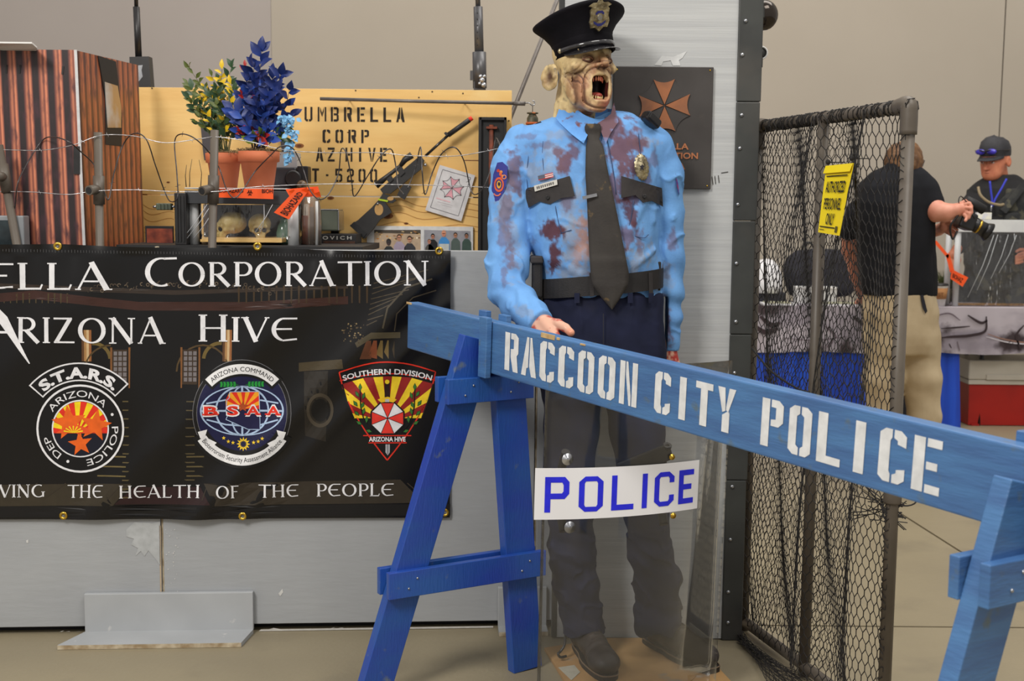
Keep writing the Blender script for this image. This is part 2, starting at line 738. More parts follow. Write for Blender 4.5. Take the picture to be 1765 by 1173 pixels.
# stencil glyphs in a 0..w x 0..1 box, y down
def stencil(ch, thick=0.26, gap=0.05):
    w_ = 0.62
    t, g = thick, gap
    c = 0.13

    def rect(x0, y0, x1, y1):
        return [(x0, y0), (x1, y0), (x1, y1), (x0, y1)]
    m = w_ / 2
    th = t * 0.85
    vt = 0.155
    L = {
        'I': [rect(0.17, 0, 0.17 + t, 1)],
        'L': [rect(0, 0, t, 1), rect(t + g, 1 - vt, w_, 1)] if False else [[(0, 0), (t, 0), (t, 1 - vt), (w_, 1 - vt), (w_, 1), (0, 1)]],
        'T': [[(0, 0), (w_, 0), (w_, vt), (m + t / 2, vt), (m + t / 2, 1), (m - t / 2, 1), (m - t / 2, vt), (0, vt)]],
        'E': [[(0, 0), (t, 0), (t, 1), (0, 1)], rect(t + g, 0, w_, vt), rect(t + g, 0.43, w_ - .08, 0.57), rect(t + g, 1 - vt, w_, 1)],
        'C': [[(c, 0), (m - g / 2, 0), (m - g / 2, vt), (t, vt + .06), (t, 1 - vt - .06), (m - g / 2, 1 - vt), (m - g / 2, 1), (c, 1), (0, 1 - c * .7), (0, c * .7)],
              [(m + g / 2, 0), (w_ - c, 0), (w_, c * .7), (w_, 0.3), (w_ - t * .8, 0.26), (w_ - t * .8, vt + .04), (m + g / 2, vt)],
              [(m + g / 2, 1), (w_ - c, 1), (w_, 1 - c * .7), (w_, 0.7), (w_ - t * .8, 0.74), (w_ - t * .8, 1 - vt - .04), (m + g / 2, 1 - vt)]],
        'O': [[(c, 0), (m - g / 2, 0), (m - g / 2, vt), (t * .85, vt + .05), (t * .85, 1 - vt - .05), (m - g / 2, 1 - vt), (m - g / 2, 1), (c, 1), (0, 1 - c * .7), (0, c * .7)],
              [(w_ - c, 0), (m + g / 2, 0), (m + g / 2, vt), (w_ - t * .85, vt + .05), (w_ - t * .85, 1 - vt - .05), (m + g / 2, 1 - vt), (m + g / 2, 1), (w_ - c, 1), (w_, 1 - c * .7), (w_, c * .7)]],
        'P': [rect(0, 0, t * .9, 1),
              [(t * .9 + g, 0), (w_ - c, 0), (w_, c * .7), (w_, .52 - c * .6), (w_ - c, .55), (t * .9 + g, .55), (t * .9 + g, .42), (w_ - t * .85, .40), (w_ - t * .85, .16), (t * .9 + g, vt)]],
        'R': [rect(0, 0, t * .9, 1),
              [(t * .9 + g, 0), (w_ - c, 0), (w_, c * .7), (w_, .5), (w_ - .07, .57), (w_, 1), (w_ - t * .9, 1), (t * .9 + g, .62), (t * .9 + g, .42), (w_ - t * .85, .40), (w_ - t * .85, .16), (t * .9 + g, vt)]],
        'A': [[(m - .1, 0), (m - g / 2 + .02, 0), (m - g / 2 + .02, .25), (m - g / 2, .62), (m - g / 2, .78), (t * .75 + .03, .8), (t * .75, 1), (-.02, 1)],
              [(m + g / 2 + .02, 0), (m + .12, 0), (w_ + .03, 1), (w_ - t * .75, 1), (m + g / 2, .74)]],
        'N': [rect(0, 0, t * .72, 1), rect(w_ - t * .72, 0, w_, 1), [(t * .72 + g * .7, 0), (t * .72 + g + .05, 0), (w_ - t * .72 - g * .7, .78), (w_ - t * .72 - g * .7, 1), (w_ - t * .72 - g - .05, 1), (t * .72 + g * .7, .3)]],
        'Y': [[(0, 0), (t, 0), (m - g / 2, .40), (m - g / 2, .52), (m - t / 2, .56)], [(w_, 0), (w_ - t * .9, 0), (m + g / 2 - .02, .42), (m + g / 2 - .02, .5), (m + t / 2, .56), (m + t / 2, 1), (m - t / 2, 1), (m - t / 2, .62), (m + t / 2 - .03, .5)]],
        'U': [[(0, 0), (t * .8, 0), (t * .8, 1 - vt), (m - g / 2, 1 - vt), (m - g / 2, 1), (c, 1), (0, 1 - c)], [(w_, 0), (w_ - t * .8, 0), (w_ - t * .8, 1 - vt), (m + g / 2, 1 - vt), (m + g / 2, 1), (w_ - c, 1), (w_, 1 - c)]],
        'M': [rect(0, 0, t * .65, 1), rect(w_ + .06 - t * .65, 0, w_ + .06, 1), [(t * .65 + g, 0), (m + .03, .4), (m + .03, .68), (t * .65 + g, .32)], [(w_ + .06 - t * .65 - g, 0), (m + .05, .4), (m + .05, .68), (w_ + .06 - t * .65 - g, .32)]],
        'B': [rect(0, 0, t * .8, 1), [(t * .8 + g, 0), (w_ - c, 0), (w_, .1), (w_, .42), (w_ - .06, .5), (w_, .58), (w_, .9), (w_ - c, 1), (t * .8 + g, 1), (t * .8 + g, 1 - vt), (w_ - t * .8, 1 - vt), (w_ - t * .8, .57), (t * .8 + g, .57), (t * .8 + g, .43), (w_ - t * .8, .43), (w_ - t * .8, vt), (t * .8 + g, vt)]],
        'Z': [rect(0, 0, w_, vt), rect(0, 1 - vt, w_, 1), [(w_ - t, vt + g * .6), (w_, vt + g * .6), (t, 1 - vt - g * .6), (0, 1 - vt - g * .6)]],
        'H': [rect(0, 0, t * .8, 1), rect(w_ - t * .8, 0, w_, 1), rect(t * .8 + g * .6, .42, w_ - t * .8 - g * .6, .57)],
        'V': [[(-.02, 0), (t * .8, 0), (m - g / 2, .75), (m - g / 2, 1), (m - .08, 1)], [(w_ + .02, 0), (w_ - t * .8, 0), (m + g / 2, .75), (m + g / 2, 1), (m + .08, 1)]],
        '5': [[(0, 0), (w_, 0), (w_, vt), (t * .8, vt), (t * .8, .38), (m - g, .38), (m - g, .52), (0, .52)], [(m, .38), (w_ - c, .38), (w_, .5), (w_, .9), (w_ - c, 1), (m + g / 2, 1), (m + g / 2, 1 - vt), (w_ - t * .8, 1 - vt), (w_ - t * .8, .54), (m, .52)], rect(0, 1 - vt, m - g / 2, 1)],
        '2': [[(0, .08), (c, 0), (w_ - c, 0), (w_, c), (w_, .45), (w_ - .1, .58), (m + .02, .58), (m + .02, .44), (w_ - t * .8, .42), (w_ - t * .8, vt), (t * .8, vt), (t * .8, .25), (0, .25)], [(0, .62), (m - g, .44), (m - g, .6), (t * .8, .7), (t * .8, 1 - vt), (w_, 1 - vt), (w_, 1), (0, 1)]],
        '.': [rect(.2, .43, .42, .57)],
    }
    L['0'] = L['O']
    return L.get(ch, []), w_


# roman display glyphs (thick and thin strokes, small serifs), box 0..w x 0..1, y down
def roman(ch):
    K, k = 0.15, 0.055
    S = []

    def st(p, w_):
        S.append(stroke(p, w_))

    def ell(cx, cy, rx, ry, a0, a1, n=18, K_=K, k_=k, ph=0):
        P, W = [], []
        for i in range(n + 1):
            a = math.radians(a0 + (a1 - a0) * i / n)
            P.append((cx + rx * math.cos(a), cy + ry * math.sin(a)))
            W.append(k_ + (K_ - k_) * abs(math.cos(a + ph)) ** 1.4)
        S.append(stroke(P, W))

    def ser(x, y, l=0.13):
        st([(x - l, y), (x + l, y)], 0.045)

    def stem(x, a=0, b=1, w_=K, s0=True, s1=True):
        st([(x, a), (x, b)], w_)
        if s0:
            ser(x, a + .02)
        if s1:
            ser(x, b - .02)
    if ch == 'I':
        stem(.12)
        W = .24
    elif ch == 'L':
        stem(.14)
        st([(.14, .965), (.6, .965)], .07)
        st([(.6, 1), (.66, .8)], .05)
        W = .66
    elif ch == 'A':
        st([(.06, 1), (.44, .0)], .06)
        st([(.42, -.04), (.84, 1.0)], .16)
        st([(.2, .68), (.62, .68)], .06)
        ser(.06, .98, .08)
        ser(.86, .98, .12)
        W = .92
    elif ch == 'E':
        ell(.5, .5, .42, .47, 250, 70 + 40, K_=.15)
        st([(.36, .05), (.86, .05)], .07)
        st([(.1, .48), (.68, .48)], .07)
        st([(.36, .955), (.84, .9)], .07)
        W = .84
    elif ch == 'C':
        ell(.52, .5, .44, .47, 285, 65, K_=.16)
        st([(.6, .04), (1.0, .03)], .07)
        W = .92
    elif ch == 'G':
        ell(.52, .5, .44, .47, 300, 50, K_=.16)
        stem(.84, .55, .95, .13, True, False)
        W = .98
    elif ch == 'O':
        ell(.5, .5, .42, .47, 0, 360, n=30, K_=.16)
        W = 1.0
    elif ch == 'R':
        stem(.14)
        ell(.34, .27, .27, .24, -90, 90, K_=.14)
        st([(.14, .035), (.34, .035)], .06)
        st([(.14, .51), (.34, .51)], .06)
        st([(.34, .5), (.78, 1.0)], .15)
        W = .82
    elif ch == 'P':
        stem(.14)
        ell(.36, .29, .27, .26, -90, 90, K_=.14)
        st([(.14, .035), (.36, .035)], .06)
        st([(.14, .55), (.36, .55)], .06)
        W = .66
    elif ch == 'B':
        stem(.14)
        ell(.32, .25, .22, .22, -90, 90, K_=.13)
        ell(.36, .74, .27, .235, -90, 90, K_=.14)
        for y in (.035, .49, .965):
            st([(.14, y), (.36, y)], .055)
        W = .68
    elif ch == 'T':
        stem(.46, 0, 1, .15, False, True)
        st([(.0, .035), (.92, .035)], .07)
        W = .86
    elif ch == 'Z':
        st([(.02, .035), (.68, .035)], .07)
        st([(.62, .03), (.1, .97)], .15)
        st([(.02, .965), (.76, .965)], .07)
        W = .76
    elif ch == 'N':
        st([(.12, 0), (.12, 1)], .07)
        ser(.1, .02)
        ser(.12, .98)
        st([(.1, 0), (.78, 1.0)], .16)
        st([(.78, 0), (.78, 1.0)], .07)
        ser(.78, .02)
        W = .9
    elif ch == 'M':
        st([(.1, 1), (.16, 0)], .06)
        ser(.1, .98)
        st([(.16, 0), (.52, .9)], .15)
        st([(.54, .9), (.88, 0)], .06)
        st([(.88, 0), (.94, 1)], .15)
        ser(.94, .98)
        W = 1.06
    elif ch == 'H':
        stem(.14)
        stem(.76)
        st([(.14, .5), (.76, .5)], .06)
        W = .9
    elif ch == 'V':
        st([(.06, .0), (.44, 1.0)], .16)
        st([(.42, 1.0), (.8, .0)], .06)
        ser(.06, .02)
        ser(.8, .02, .08)
        W = .82
    elif ch == 'U':
        st([(.14, 0), (.14, .62)], .15)
        ell(.42, .6, .29, .37, 180, 0, K_=.12)
        st([(.72, 0), (.72, 1)], .08)
        ser(.14, .02)
        ser(.72, .02)
        W = .86
    elif ch == 'S':
        P = [(.58, .16), (.5, .06), (.34, .03), (.18, .1), (.13, .24), (.2, .38), (.36, .49), (.52, .6), (.58, .76), (.5, .9), (.34, .97), (.16, .93), (.06, .82)]
        S.append(stroke(P, [.04, .06, .08, .1, .12, .14, .15, .14, .12, .1, .08, .06, .04]))
        W = .68
    elif ch == 'F':
        stem(.14)
        st([(.14, .035), (.6, .035)], .07)
        st([(.14, .48), (.5, .48)], .06)
        W = .6
    else:
        return None, .45
    return np.concatenate(S), W


def roman_text(pr, st, x0, x1, ytop, ybot, c, big=(), slope=0.0, layer=3, bigk=1.22):
    """st set between x0 and x1, cap height ytop..ybot; indexes in big are larger capitals"""
    h = ybot - ytop
    adv = 0
    gl = []
    for i, ch in enumerate(st):
        T, W = roman(ch)
        k = bigk if i in big else 1.0
        gl.append((T, adv, k))
        adv += (W + .13) * k
    sx = (x1 - x0) / (adv - .13)
    for T, a, k in gl:
        if T is None:
            continue
        x = x0 + (a + T[..., 0] * k) * sx
        y = ybot - (1 - T[..., 1]) * h * k + slope * (x - x0)
        pr.tris(np.stack([x, y], -1), c, layer)


def stencil_text(pr, st, x0, x1, ytop, ybot, c, slope=0.0, space=0.16, layer=1, thick=0.26, word=0.5, gap=0.05):
    h = ybot - ytop
    adv = 0
    gl = []
    for ch in st:
        if ch == ' ':
            adv += word
            continue
        polys, w_ = stencil(ch, thick, gap)
        if ch == 'I':
            w_ = .6
        gl.append((polys, adv))
        adv += w_ + space
    sx = (x1 - x0) / (adv - space)
    for polys, a in gl:
        for p in polys:
            pr.poly([(x0 + (a + x) * sx, ytop + y * h + slope * (a + x) * sx) for x, y in p], c, layer)


def cr(pts, n=6):
    """catmull-rom through points"""
    pts = [np.array(p, float) for p in pts]
    P = [2 * pts[0] - pts[1]] + pts + [2 * pts[-1] - pts[-2]]
    out = []
    for i in range(1, len(P) - 2):
        for k in range(n):
            t = k / n
            a, b, c, d = P[i - 1:i + 3]
            out.append(0.5 * ((2 * b) + (-a + c) * t + (2 * a - 5 * b + 4 * c - d) * t * t + (-a + 3 * b - 3 * c + d) * t ** 3))
    out.append(pts[-1])
    return out
# ================================================================== SETTING
M_floor = mat('concrete', (150, 139, 114), (136, 126, 104), rough=0.5, scale=1.6, lo=.3, hi=.7, c3=(118, 110, 94), lo3=.55, hi3=.85, scale3=3, bump=0.001, bscale=60)
M_joint = mat('joint_filler', (150, 141, 124), (118, 108, 92), rough=.9, scale=20)
M_wallr = mat('painted_wall', (166, 157, 144), (162, 153, 140), rough=.8, scale=1.2)
M_walll = mat('painted_wall_warm', (160, 152, 147), (156, 148, 143), rough=.8, scale=1.2)
fl = thing('floor', (0, 5, 0), 'brown grey polished concrete floor', 'floor')
del fl['category']
del fl['label']
fl['kind'] = 'structure'
MB().bb((-9, -3, -.2), (9, 10, -.012)).build('joint_bed', M_joint, fl)
# slabs cut along the joints the photograph shows
j0 = atz(1545, 880)
j1 = atz(1750, 1010)
jd = unit(j1 - j0)
jx = atz(1640, 1080)


def slab(poly):
    b = MB()
    b.prism([(x, y, -.012) for x, y in poly], (0, 0, .012))
    b.build('slab', M_floor, fl)


def xat(y):
    return j0[0] + jd[0] / jd[1] * (y - j0[1])


g = .006
ym = jx[1]
for ya, yb in ((-3, ym), (ym, 10)):
    slab([(-9, ya + g), (xat(ya) - g, ya + g), (xat(yb) - g, yb - g), (-9, yb - g)])
    slab([(xat(ya) + g, ya + g), (9, ya + g), (9, yb - g), (xat(yb) + g, yb - g)])
wb = thing('wall_back', (0, 9.7, 0), '', '')
for k_ in ('label', 'category'):
    del wb[k_]
wb['kind'] = 'structure'
xj = [-9, at(468, 100, 9.6)[0], at(1724, 200, 9.6)[0], 9]
for i in range(3):
    MB().bb((xj[i] + (.001, .001, .005)[i], 9.6, 0), (xj[i + 1] - (.001, .005, .001)[i], 9.7, 7)).build('panel', M_walll if i == 0 else M_wallr, wb)
MB().bb((-9, 9.64, 0), (9, 9.8, 7)).build('backing', M_joint, wb)

# ================================================================== LOW PARTITION
A0 = atz(0, 1094)
A1 = atz(850, 1082)
we = unit(A1 - A0)
wn = V(we[1], -we[0], 0)            # towards the camera
M_part = mat('grey_paint', (164, 167, 170), (156, 159, 163), rough=.5, scale=3, bump=.0012, bscale=9, bstretch=(1, 1, 5), c3=(176, 178, 180), scale3=2.0)
M_foam = mat('foam_edge', (196, 184, 160), (150, 130, 100), rough=.9, scale=30)
M_blackf = mat('black_board', (22, 20, 24), rough=.8)


def wp(u, z, d=0.0):
    """point on the partition face: u along from the photo's left edge, d towards the camera"""
    return A0 + we * u + V(0, 0, z) + wn * d


def wu(px, py):
    p = atp(px, py, A0, wn)
    return float(np.dot(p - A0, we)), float(p[2])


Rw = np.stack([we, -wn, V(0, 0, 1)], 1)
part = thing('partition', wp(0, 0), 'low grey painted foam board partition that the black banner hangs on', 'partition')
uj = wu(280, 960)[0]
edges = [uj - 2.44, uj - 1.22, uj, uj + 1.19, uj + 1.66]
ztop = wu(800, 432)[1]
for i in range(4):
    a, b = edges[i] + .004, edges[i + 1] - .004
    m = MB().box(wp((a + b) / 2, (ztop + .025) / 2, -.02), (b - a, .04, ztop - .025), Rw, 0, .002)
    o = m.build('panel', [M_part], part)
m = MB()
for u in edges[1:4]:
    m.box(wp(u, .65, -.022), (.006, .03, 1.17), Rw)
m.build('joint_edge', M_foam, part)
MB().box(wp((edges[0] + edges[-1]) / 2, .3, -.05), (edges[-1] - edges[0], .01, .6), Rw).build('backing_board', M_blackf, part)
# scuffs: bare patch beside the joint and paint chips
pm = plane_map(A0 + wn * .0005, wn)
pr = Print(pm)
pr.poly([(218, 912), (232, 899), (262, 901), (276, 898), (277, 975), (268, 962), (256, 948), (249, 958), (243, 949), (234, 957), (238, 944), (226, 938), (231, 928), (218, 924)], (181, 184, 186), 1)
pr.poly([(480, 1022), (487, 1014), (488, 1020), (483, 1027)], (214, 214, 212))
pr.poly([(45, 931), (49, 929), (49, 935), (46, 935)], (214, 214, 212))
for i in range(26):
    x, y = 284 + random.random() * 26, 905 + random.random() * 120
    pr.poly(circ(x, y, .5 + random.random() * .9, 6), (208, 208, 206))
for i in range(16):
    x = random.uniform(5, 840)
    pr.poly([(x, 1081 - x * .012 + 8), (x + random.uniform(3, 22), 1081 - x * .012 + 8), (x + 8, 1083 - x * .012 + 8.5 - random.uniform(2, 5))], (206, 204, 200))
pr.poly([(274.5, 905), (277, 905), (279, 1040), (276.5, 1040)], (188, 168, 140))
pr.poly([(446, 1087), (450, 1084), (640, 1081), (850, 1078), (850, 1081), (640, 1084)], (205, 203, 198))
pr.build('paint_chips', part, 'bare and chipped paint patches')
# L brackets
M_brk = mat('bracket_paint', (172, 175, 178), (160, 163, 166), rough=.5, scale=4, c3=(190, 190, 188), scale3=14, lo3=.68, hi3=.72)


def bracket(u0, u1, label, zh=.125, dep=.14, skew=.05):
    b = thing('floor_bracket', wp((u0 + u1) / 2, 0, .05), label, 'bracket', None)
    MB().box(wp((u0 + u1) / 2, zh / 2 + .012, .012), (u1 - u0, .018, zh), Rw, 0, .002).build('upright_board', M_brk, b)
    m = MB()
    P = [wp(u0, 0.001, .021), wp(u1, .001, .021), wp(u1 - skew * .4, .001, dep), wp(u0 - skew, .001, dep)]
    m.prism(P, (0, 0, .014))
    m.build('foot_board', M_brk, b)
    m = MB().board(wp(u0 - skew, .0075, dep + .001), wp(u1 - skew * .4, .0075, dep + .001), .013, .002, (0, 0, 1), 0, 0)
    m.build('raw_edge', M_foam, b, None, 'bare tan edge')


bracket(wu(149, 1060)[0], wu(438, 1060)[0], 'long grey L-shaped floor bracket under the banner, in front of the panel joint')
bracket(wu(858, 1050)[0], wu(941, 1050)[0], 'short grey L-shaped floor bracket behind the barricade leg near the boots', .13, .08, .0)

# ================================================================== BANNER
M_ban = mat('banner_vinyl', (16, 15, 17), (12, 12, 14), rough=.25, spec=.4, scale=3)
bl, br_ = -1.25, wu(776, 600)[0]
zt0, zt1 = wu(0, 418)[1], wu(776, 431)[1]
zb0, zb1 = wu(0, 893)[1], wu(776, 890)[1]
GU = [wu(102, 424)[0], wu(445, 424)[0], wu(757, 431)[0]]


def ban_d(u, z):
    """height of the vinyl off the partition"""
    d = .012 + 0 * u
    top = (zt0 + (zt1 - zt0) * u / br_)
    t = np.clip(top - z, 0, 2)
    d = d + .0075 * np.exp(-t / .09) * np.sin(u * 42 + 6 * np.sin(u * 5)) * np.clip(t * 30, 0, 1)
    d = d + .004 * np.exp(-t / .2) * np.sin(u * 17 + 1)
    q = (u - 0.95 * (z - .9))          # diagonal folds
    d = d + .014 * np.exp(-((q - 1.12) / .06) ** 2) + .008 * np.exp(-((q - 1.27) / .045) ** 2) + .011 * np.exp(-((q - .80) / .08) ** 2)
    d = d + .006 * np.exp(-((u + .55 * (z - .9) - .35) / .12) ** 2) + .005 * np.exp(-((q - .1) / .1) ** 2)
    return d


def ban_map(xy, lift):
    P0 = plane_map(A0 + wn * .012, wn)(xy, 0)
    u = (P0 - A0) @ we
    z = P0[:, 2]
    return A0 + np.outer(u, we) + np.outer(z, V(0, 0, 1)) + np.outer(ban_d(u, z) + lift, wn)


ban = thing('banner', wp(.5, zb0, .01), 'wide black vinyl banner with three round and shield emblems hanging on the low partition', 'banner')
nu, nz = 260, 110
m = MB()
vs = []
for j in range(nz + 1):
    for i in range(nu + 1):
        u = bl + (br_ - bl) * i / nu
        top = zt0 + (zt1 - zt0) * u / br_ - .006 * abs(math.sin((u - GU[0]) / (GU[1] - GU[0]) * math.pi))
        bot = zb0 + (zb1 - zb0) * u / br_
        z = bot + (top - bot) * j / nz
        vs.append(wp(u, z, float(ban_d(np.float64(u), np.float64(z)))))
fs = [(j * (nu + 1) + i, j * (nu + 1) + i + 1, (j + 1) * (nu + 1) + i + 1, (j + 1) * (nu + 1) + i) for j in range(nz) for i in range(nu)]
m.add(vs, fs, 0, True)
m.build('vinyl_sheet', M_ban, ban)
# faint printed hall picture
pr = Print(ban_map, .014)
D1, D2, D3 = (44, 38, 34), (58, 46, 34), (34, 30, 28)
pr.poly([(0, 505), (60, 500), (240, 520), (430, 520), (600, 510), (600, 524), (430, 535), (240, 535), (60, 515), (0, 520)], (60, 34, 28), 1)
pr.poly([(0, 488), (300, 500), (600, 492), (600, 497), (300, 508), (0, 496)], (52, 42, 36), 1)
for i in range(60):
    x = 150 + i * 5.5 + random.uniform(-2, 2)
    y = 500 - 12 * math.sin(i / 60 * math.pi) + random.uniform(-6, 8)
    pr.ring(x, y, 2, 3.4, random.choice([(84, 72, 60), (60, 50, 42), (110, 96, 80)]), 2, random.uniform(0, 200), random.uniform(220, 400), 6)
for i in range(11):
    x = 6 + i * 11
    pr.poly([(x, 505), (x + 3, 505), (x + 2.4, 522), (x + .6, 522)], (74, 62, 40), 1)
for i in range(18):
    x = 410 + i * 13
    pr.poly([(x, 492), (x + 3.5, 492), (x + 3, 522), (x + .6, 522)], (66, 50, 32), 1)
for cx, wd in ((150, 17), (392, 16)):
    for k, c in enumerate(((92, 60, 36), (170, 128, 80), (206, 176, 132), (150, 96, 54))):
        pr.poly([(cx - wd / 2 + k * wd / 4, 568), (cx - wd / 2 + (k + 1) * wd / 4, 568), (cx - wd / 2 + (k + 1) * wd / 4, 622), (cx - wd / 2 + k * wd / 4, 622)], c, 1)
for cx, s in ((176, 1), (366, -1)):
    pr.ring(cx - 14 * s, 620, 26, 32, (110, 92, 48), 1, -95 if s > 0 else 185, -5 if s > 0 else 275, 12)
    pr.ring(cx + 16 * s, 640, 44, 47, (84, 66, 40), 1, 180, 270 if s > 0 else 360, 12)
for x in (206, 326):
    pr.poly([(x - 12, 602), (x + 14, 602), (x + 14, 662), (x - 12, 662)], (60, 46, 34), 1)
    for a in range(3):
        for b in range(6):
            pr.poly([(x - 9 + a * 8, 605 + b * 9), (x - 3 + a * 8, 605 + b * 9), (x - 3 + a * 8, 612 + b * 9), (x - 9 + a * 8, 612 + b * 9)], (122, 116, 118), 2)
    for d in (-15, 16):
        pr.poly([(x + d, 598), (x + d + 3.5, 598), (x + d + 3, 668), (x + d + .5, 668)], (128, 84, 46), 2)
for i in range(12):
    y = 690 + i * 15
    pr.poly([(212, y), (222 + i * .3, y), (222, y + 2), (212, y + 2)], (96, 84, 54), 1)
    pr.poly([(322 - i * .5, y), (336, y), (336, y + 2), (322, y + 2)], (84, 74, 50), 1)
for i, y in enumerate((785, 802, 818)):
    pr.poly([(180 - i * 6, y), (218, y), (218, y + 2.4), (180 - i * 6, y + 2.4)], (112, 98, 60), 1)
    pr.poly([(322, y), (352 - i * 4, y), (352, y + 2.4), (322, y + 2.4)], (96, 84, 54), 1)
# cabinet, statue and rail on the right half
pr.poly([(515, 625), (590, 618), (592, 634), (515, 640)], (70, 60, 40), 1)
pr.poly([(524, 640), (566, 638), (562, 760), (526, 750)], (40, 35, 29), 1)
pr.ring(552, 706, 18, 23, (70, 62, 50), 2, e=1.3)
pr.poly(circ(552, 706, 15, 24, 20), (18, 17, 17), 2)
pr.poly([(612, 590), (640, 572), (690, 572), (690, 582), (640, 583), (616, 598)], (76, 68, 50), 1)
for i in range(5):
    pr.poly([(620 + i * 14, 618 - i * 4), (632 + i * 12, 586), (640 + i * 10, 586), (640 + i * 10, 618)], random.choice([(96, 58, 38), (112, 92, 52), (60, 48, 30), (128, 70, 44)]), 1)
for i in range(9):
    pr.line([(632 + i * 1.5, 560 - i * 9), (650 + i * 11, 556 - i * 11 - random.uniform(0, 10))], 1.6, (70, 60, 44), 1)
for i in range(40):
    x, y = random.uniform(590, 628), random.uniform(556, 590)
    pr.poly(circ(x, y, random.uniform(.8, 1.8), 5), random.choice([(100, 84, 56), (70, 56, 38), (140, 120, 84)]), 1)
pr.line([(745, 480), (700, 495), (668, 530), (660, 565)], 3, (74, 66, 52), 1)
pr.line([(752, 500), (712, 512), (684, 540), (680, 570)], 2, (66, 58, 46), 1)
for i in range(14):
    x = 20 + i * 55
    if not 190 < x < 345:
        pr.line([(x, 860), (x + 45 - i * 6, 832)], 1.6, (58, 50, 40), 2)
pr.poly([(0, 835), (228, 832), (196, 870), (0, 872)], (58, 51, 39), 1)
pr.poly([(352, 832), (690, 826), (730, 866), (372, 870)], (54, 47, 38), 1)
pr.poly([(232, 838), (346, 838), (364, 868), (198, 868)], (46, 26, 28), 1)
pr.poly([(0, 872), (776, 868), (776, 888), (0, 891)], (20, 19, 20), 1)
pr.build('printed_picture', ban, 'dim brown picture of a grand hall', step=.0006, rough=.45, spec=.35)
# lettering
Wt = (236, 236, 240)
pr = Print(ban_map, .018)
roman_text(pr, 'UMBRELLA', -296, 191, 452, 498, Wt, (0,), slope=.002)
roman_text(pr, 'CORPORATION', 250, 738, 452, 494, Wt, (0,), slope=-.006, bigk=1.2)
roman_text(pr, 'RIZONA', 30, 283, 546, 590, Wt, (), slope=.008)
pr.tris(stroke([(-60, 590), (-2, 540)], 4), Wt, 3)
pr.tris(stroke([(-6, 536), (6, 550), (52, 626)], [14, 17, 2]), Wt, 3)
pr.tris(stroke([(-40, 572), (14, 572)], 4), Wt, 3)
roman_text(pr, 'HIVE', 342, 512, 546, 588, Wt, (0,), bigk=1.1)
for s_, a, b, y in (('SERVING', -66, 78, 0), ('THE', 117, 178, 0), ('HEALTH', 207, 345, 0), ('OF', 374, 412, 0), ('THE', 446, 514, -1), ('PEOPLE', 546, 678, -2)):
    roman_text(pr, s_, a, b, 835 + y, 857 + y, Wt, (), slope=-.006)
pr.build('lettering', ban, 'white serif lettering', step=.0008)
BK, RED, YEL, ORG = (18, 17, 19), (232, 52, 34), (252, 222, 32), (240, 104, 32)


def sunburst(pr, cx, cy, R, clip, n, c1, c2, layer, a0=-180, a1=0):
    for i in range(n):
        A, B = a0 + (a1 - a0) * i / n, a0 + (a1 - a0) * (i + 1) / n
        p = clip_convex([(cx, cy)] + circ(cx, cy, R, 4, None, A, B), clip)
        pr.poly(p, c1 if i % 2 == 0 else c2, layer)


# emblem 1: round badge with rocker
e1 = Print(ban_map, .03)
cx, cy = 139, 738
e1.ring(cx, cy, 0, 76, BK, 3)
e1.ring(cx, cy, 72.5, 76, Wt, 4)
e1.ring(cx, cy, 47, 49.5, Wt, 4)
disc = circ(cx, cy + .5, 47, 36)
up = clip_convex(disc, [(0, 0), (400, 0), (400, 746), (0, 746)])
e1.poly(up, RED, 4)
sunburst(e1, cx - 5, 745, 60, up, 15, RED, YEL, 5)
e1.poly(clip_convex(disc, [(0, 746), (400, 746), (400, 1000), (0, 1000)]), (22, 24, 40), 4)
e1.star(120, 728, 31, ORG, 6, rot=-8, inner=.45)
e1.star(165, 732, 29, ORG, 6, rot=10, inner=.42)
e1.star(139, 764, 22, ORG, 6, rot=-8, inner=.42)
e1.poly([(96, 746), (156, 746), (152, 737), (130, 731), (112, 736)], (240, 90, 40), 7)
for k in range(7):
    a = math.radians(-165 + 25 * k)
    e1.tris(stroke([(127, 745), (127 + 17 * math.cos(a), 745 + 12 * math.sin(a))], [.6, 2.6]), YEL, 8)
e1.arctext('ARIZONA', cx - 1, cy, 54.5, -95, 12, Wt, 5, span=108)
e1.arctext('POLICE', cx, cy, 54.5, 38, 12, Wt, 5, span=83)
e1.arctext('DEP', cx, cy, 54.5, 146, 12, Wt, 5, span=39)
for a in (-24, 111):
    e1.poly(circ(cx + 60.5 * math.cos(math.radians(a)), cy + 60.5 * math.sin(math.radians(a)), 2.6, 10), Wt, 5)
rc = (138, 738)


def arcband(p, c0, r0, r1, a0, a1, col_, lay, n=24, ey=1.0):
    p.ring(c0[0], c0[1], r0, r1, col_, lay, a0, a1, n, ey)


R0, R1 = 84, 116
oc = (138, 740)
arcband(e1, oc, 84, 116, -139, -43, Wt, 5)
arcband(e1, oc, 86.5, 113.5, -137.6, -44.4, BK, 6)
e1.arctext('S.T.A.R.S.', oc[0], oc[1], 90, -91, 18, Wt, 7, off=.045, span=84)
e1.build('emblem', ban, 'round badge with orange stars and a curved tab above', step=.0005)
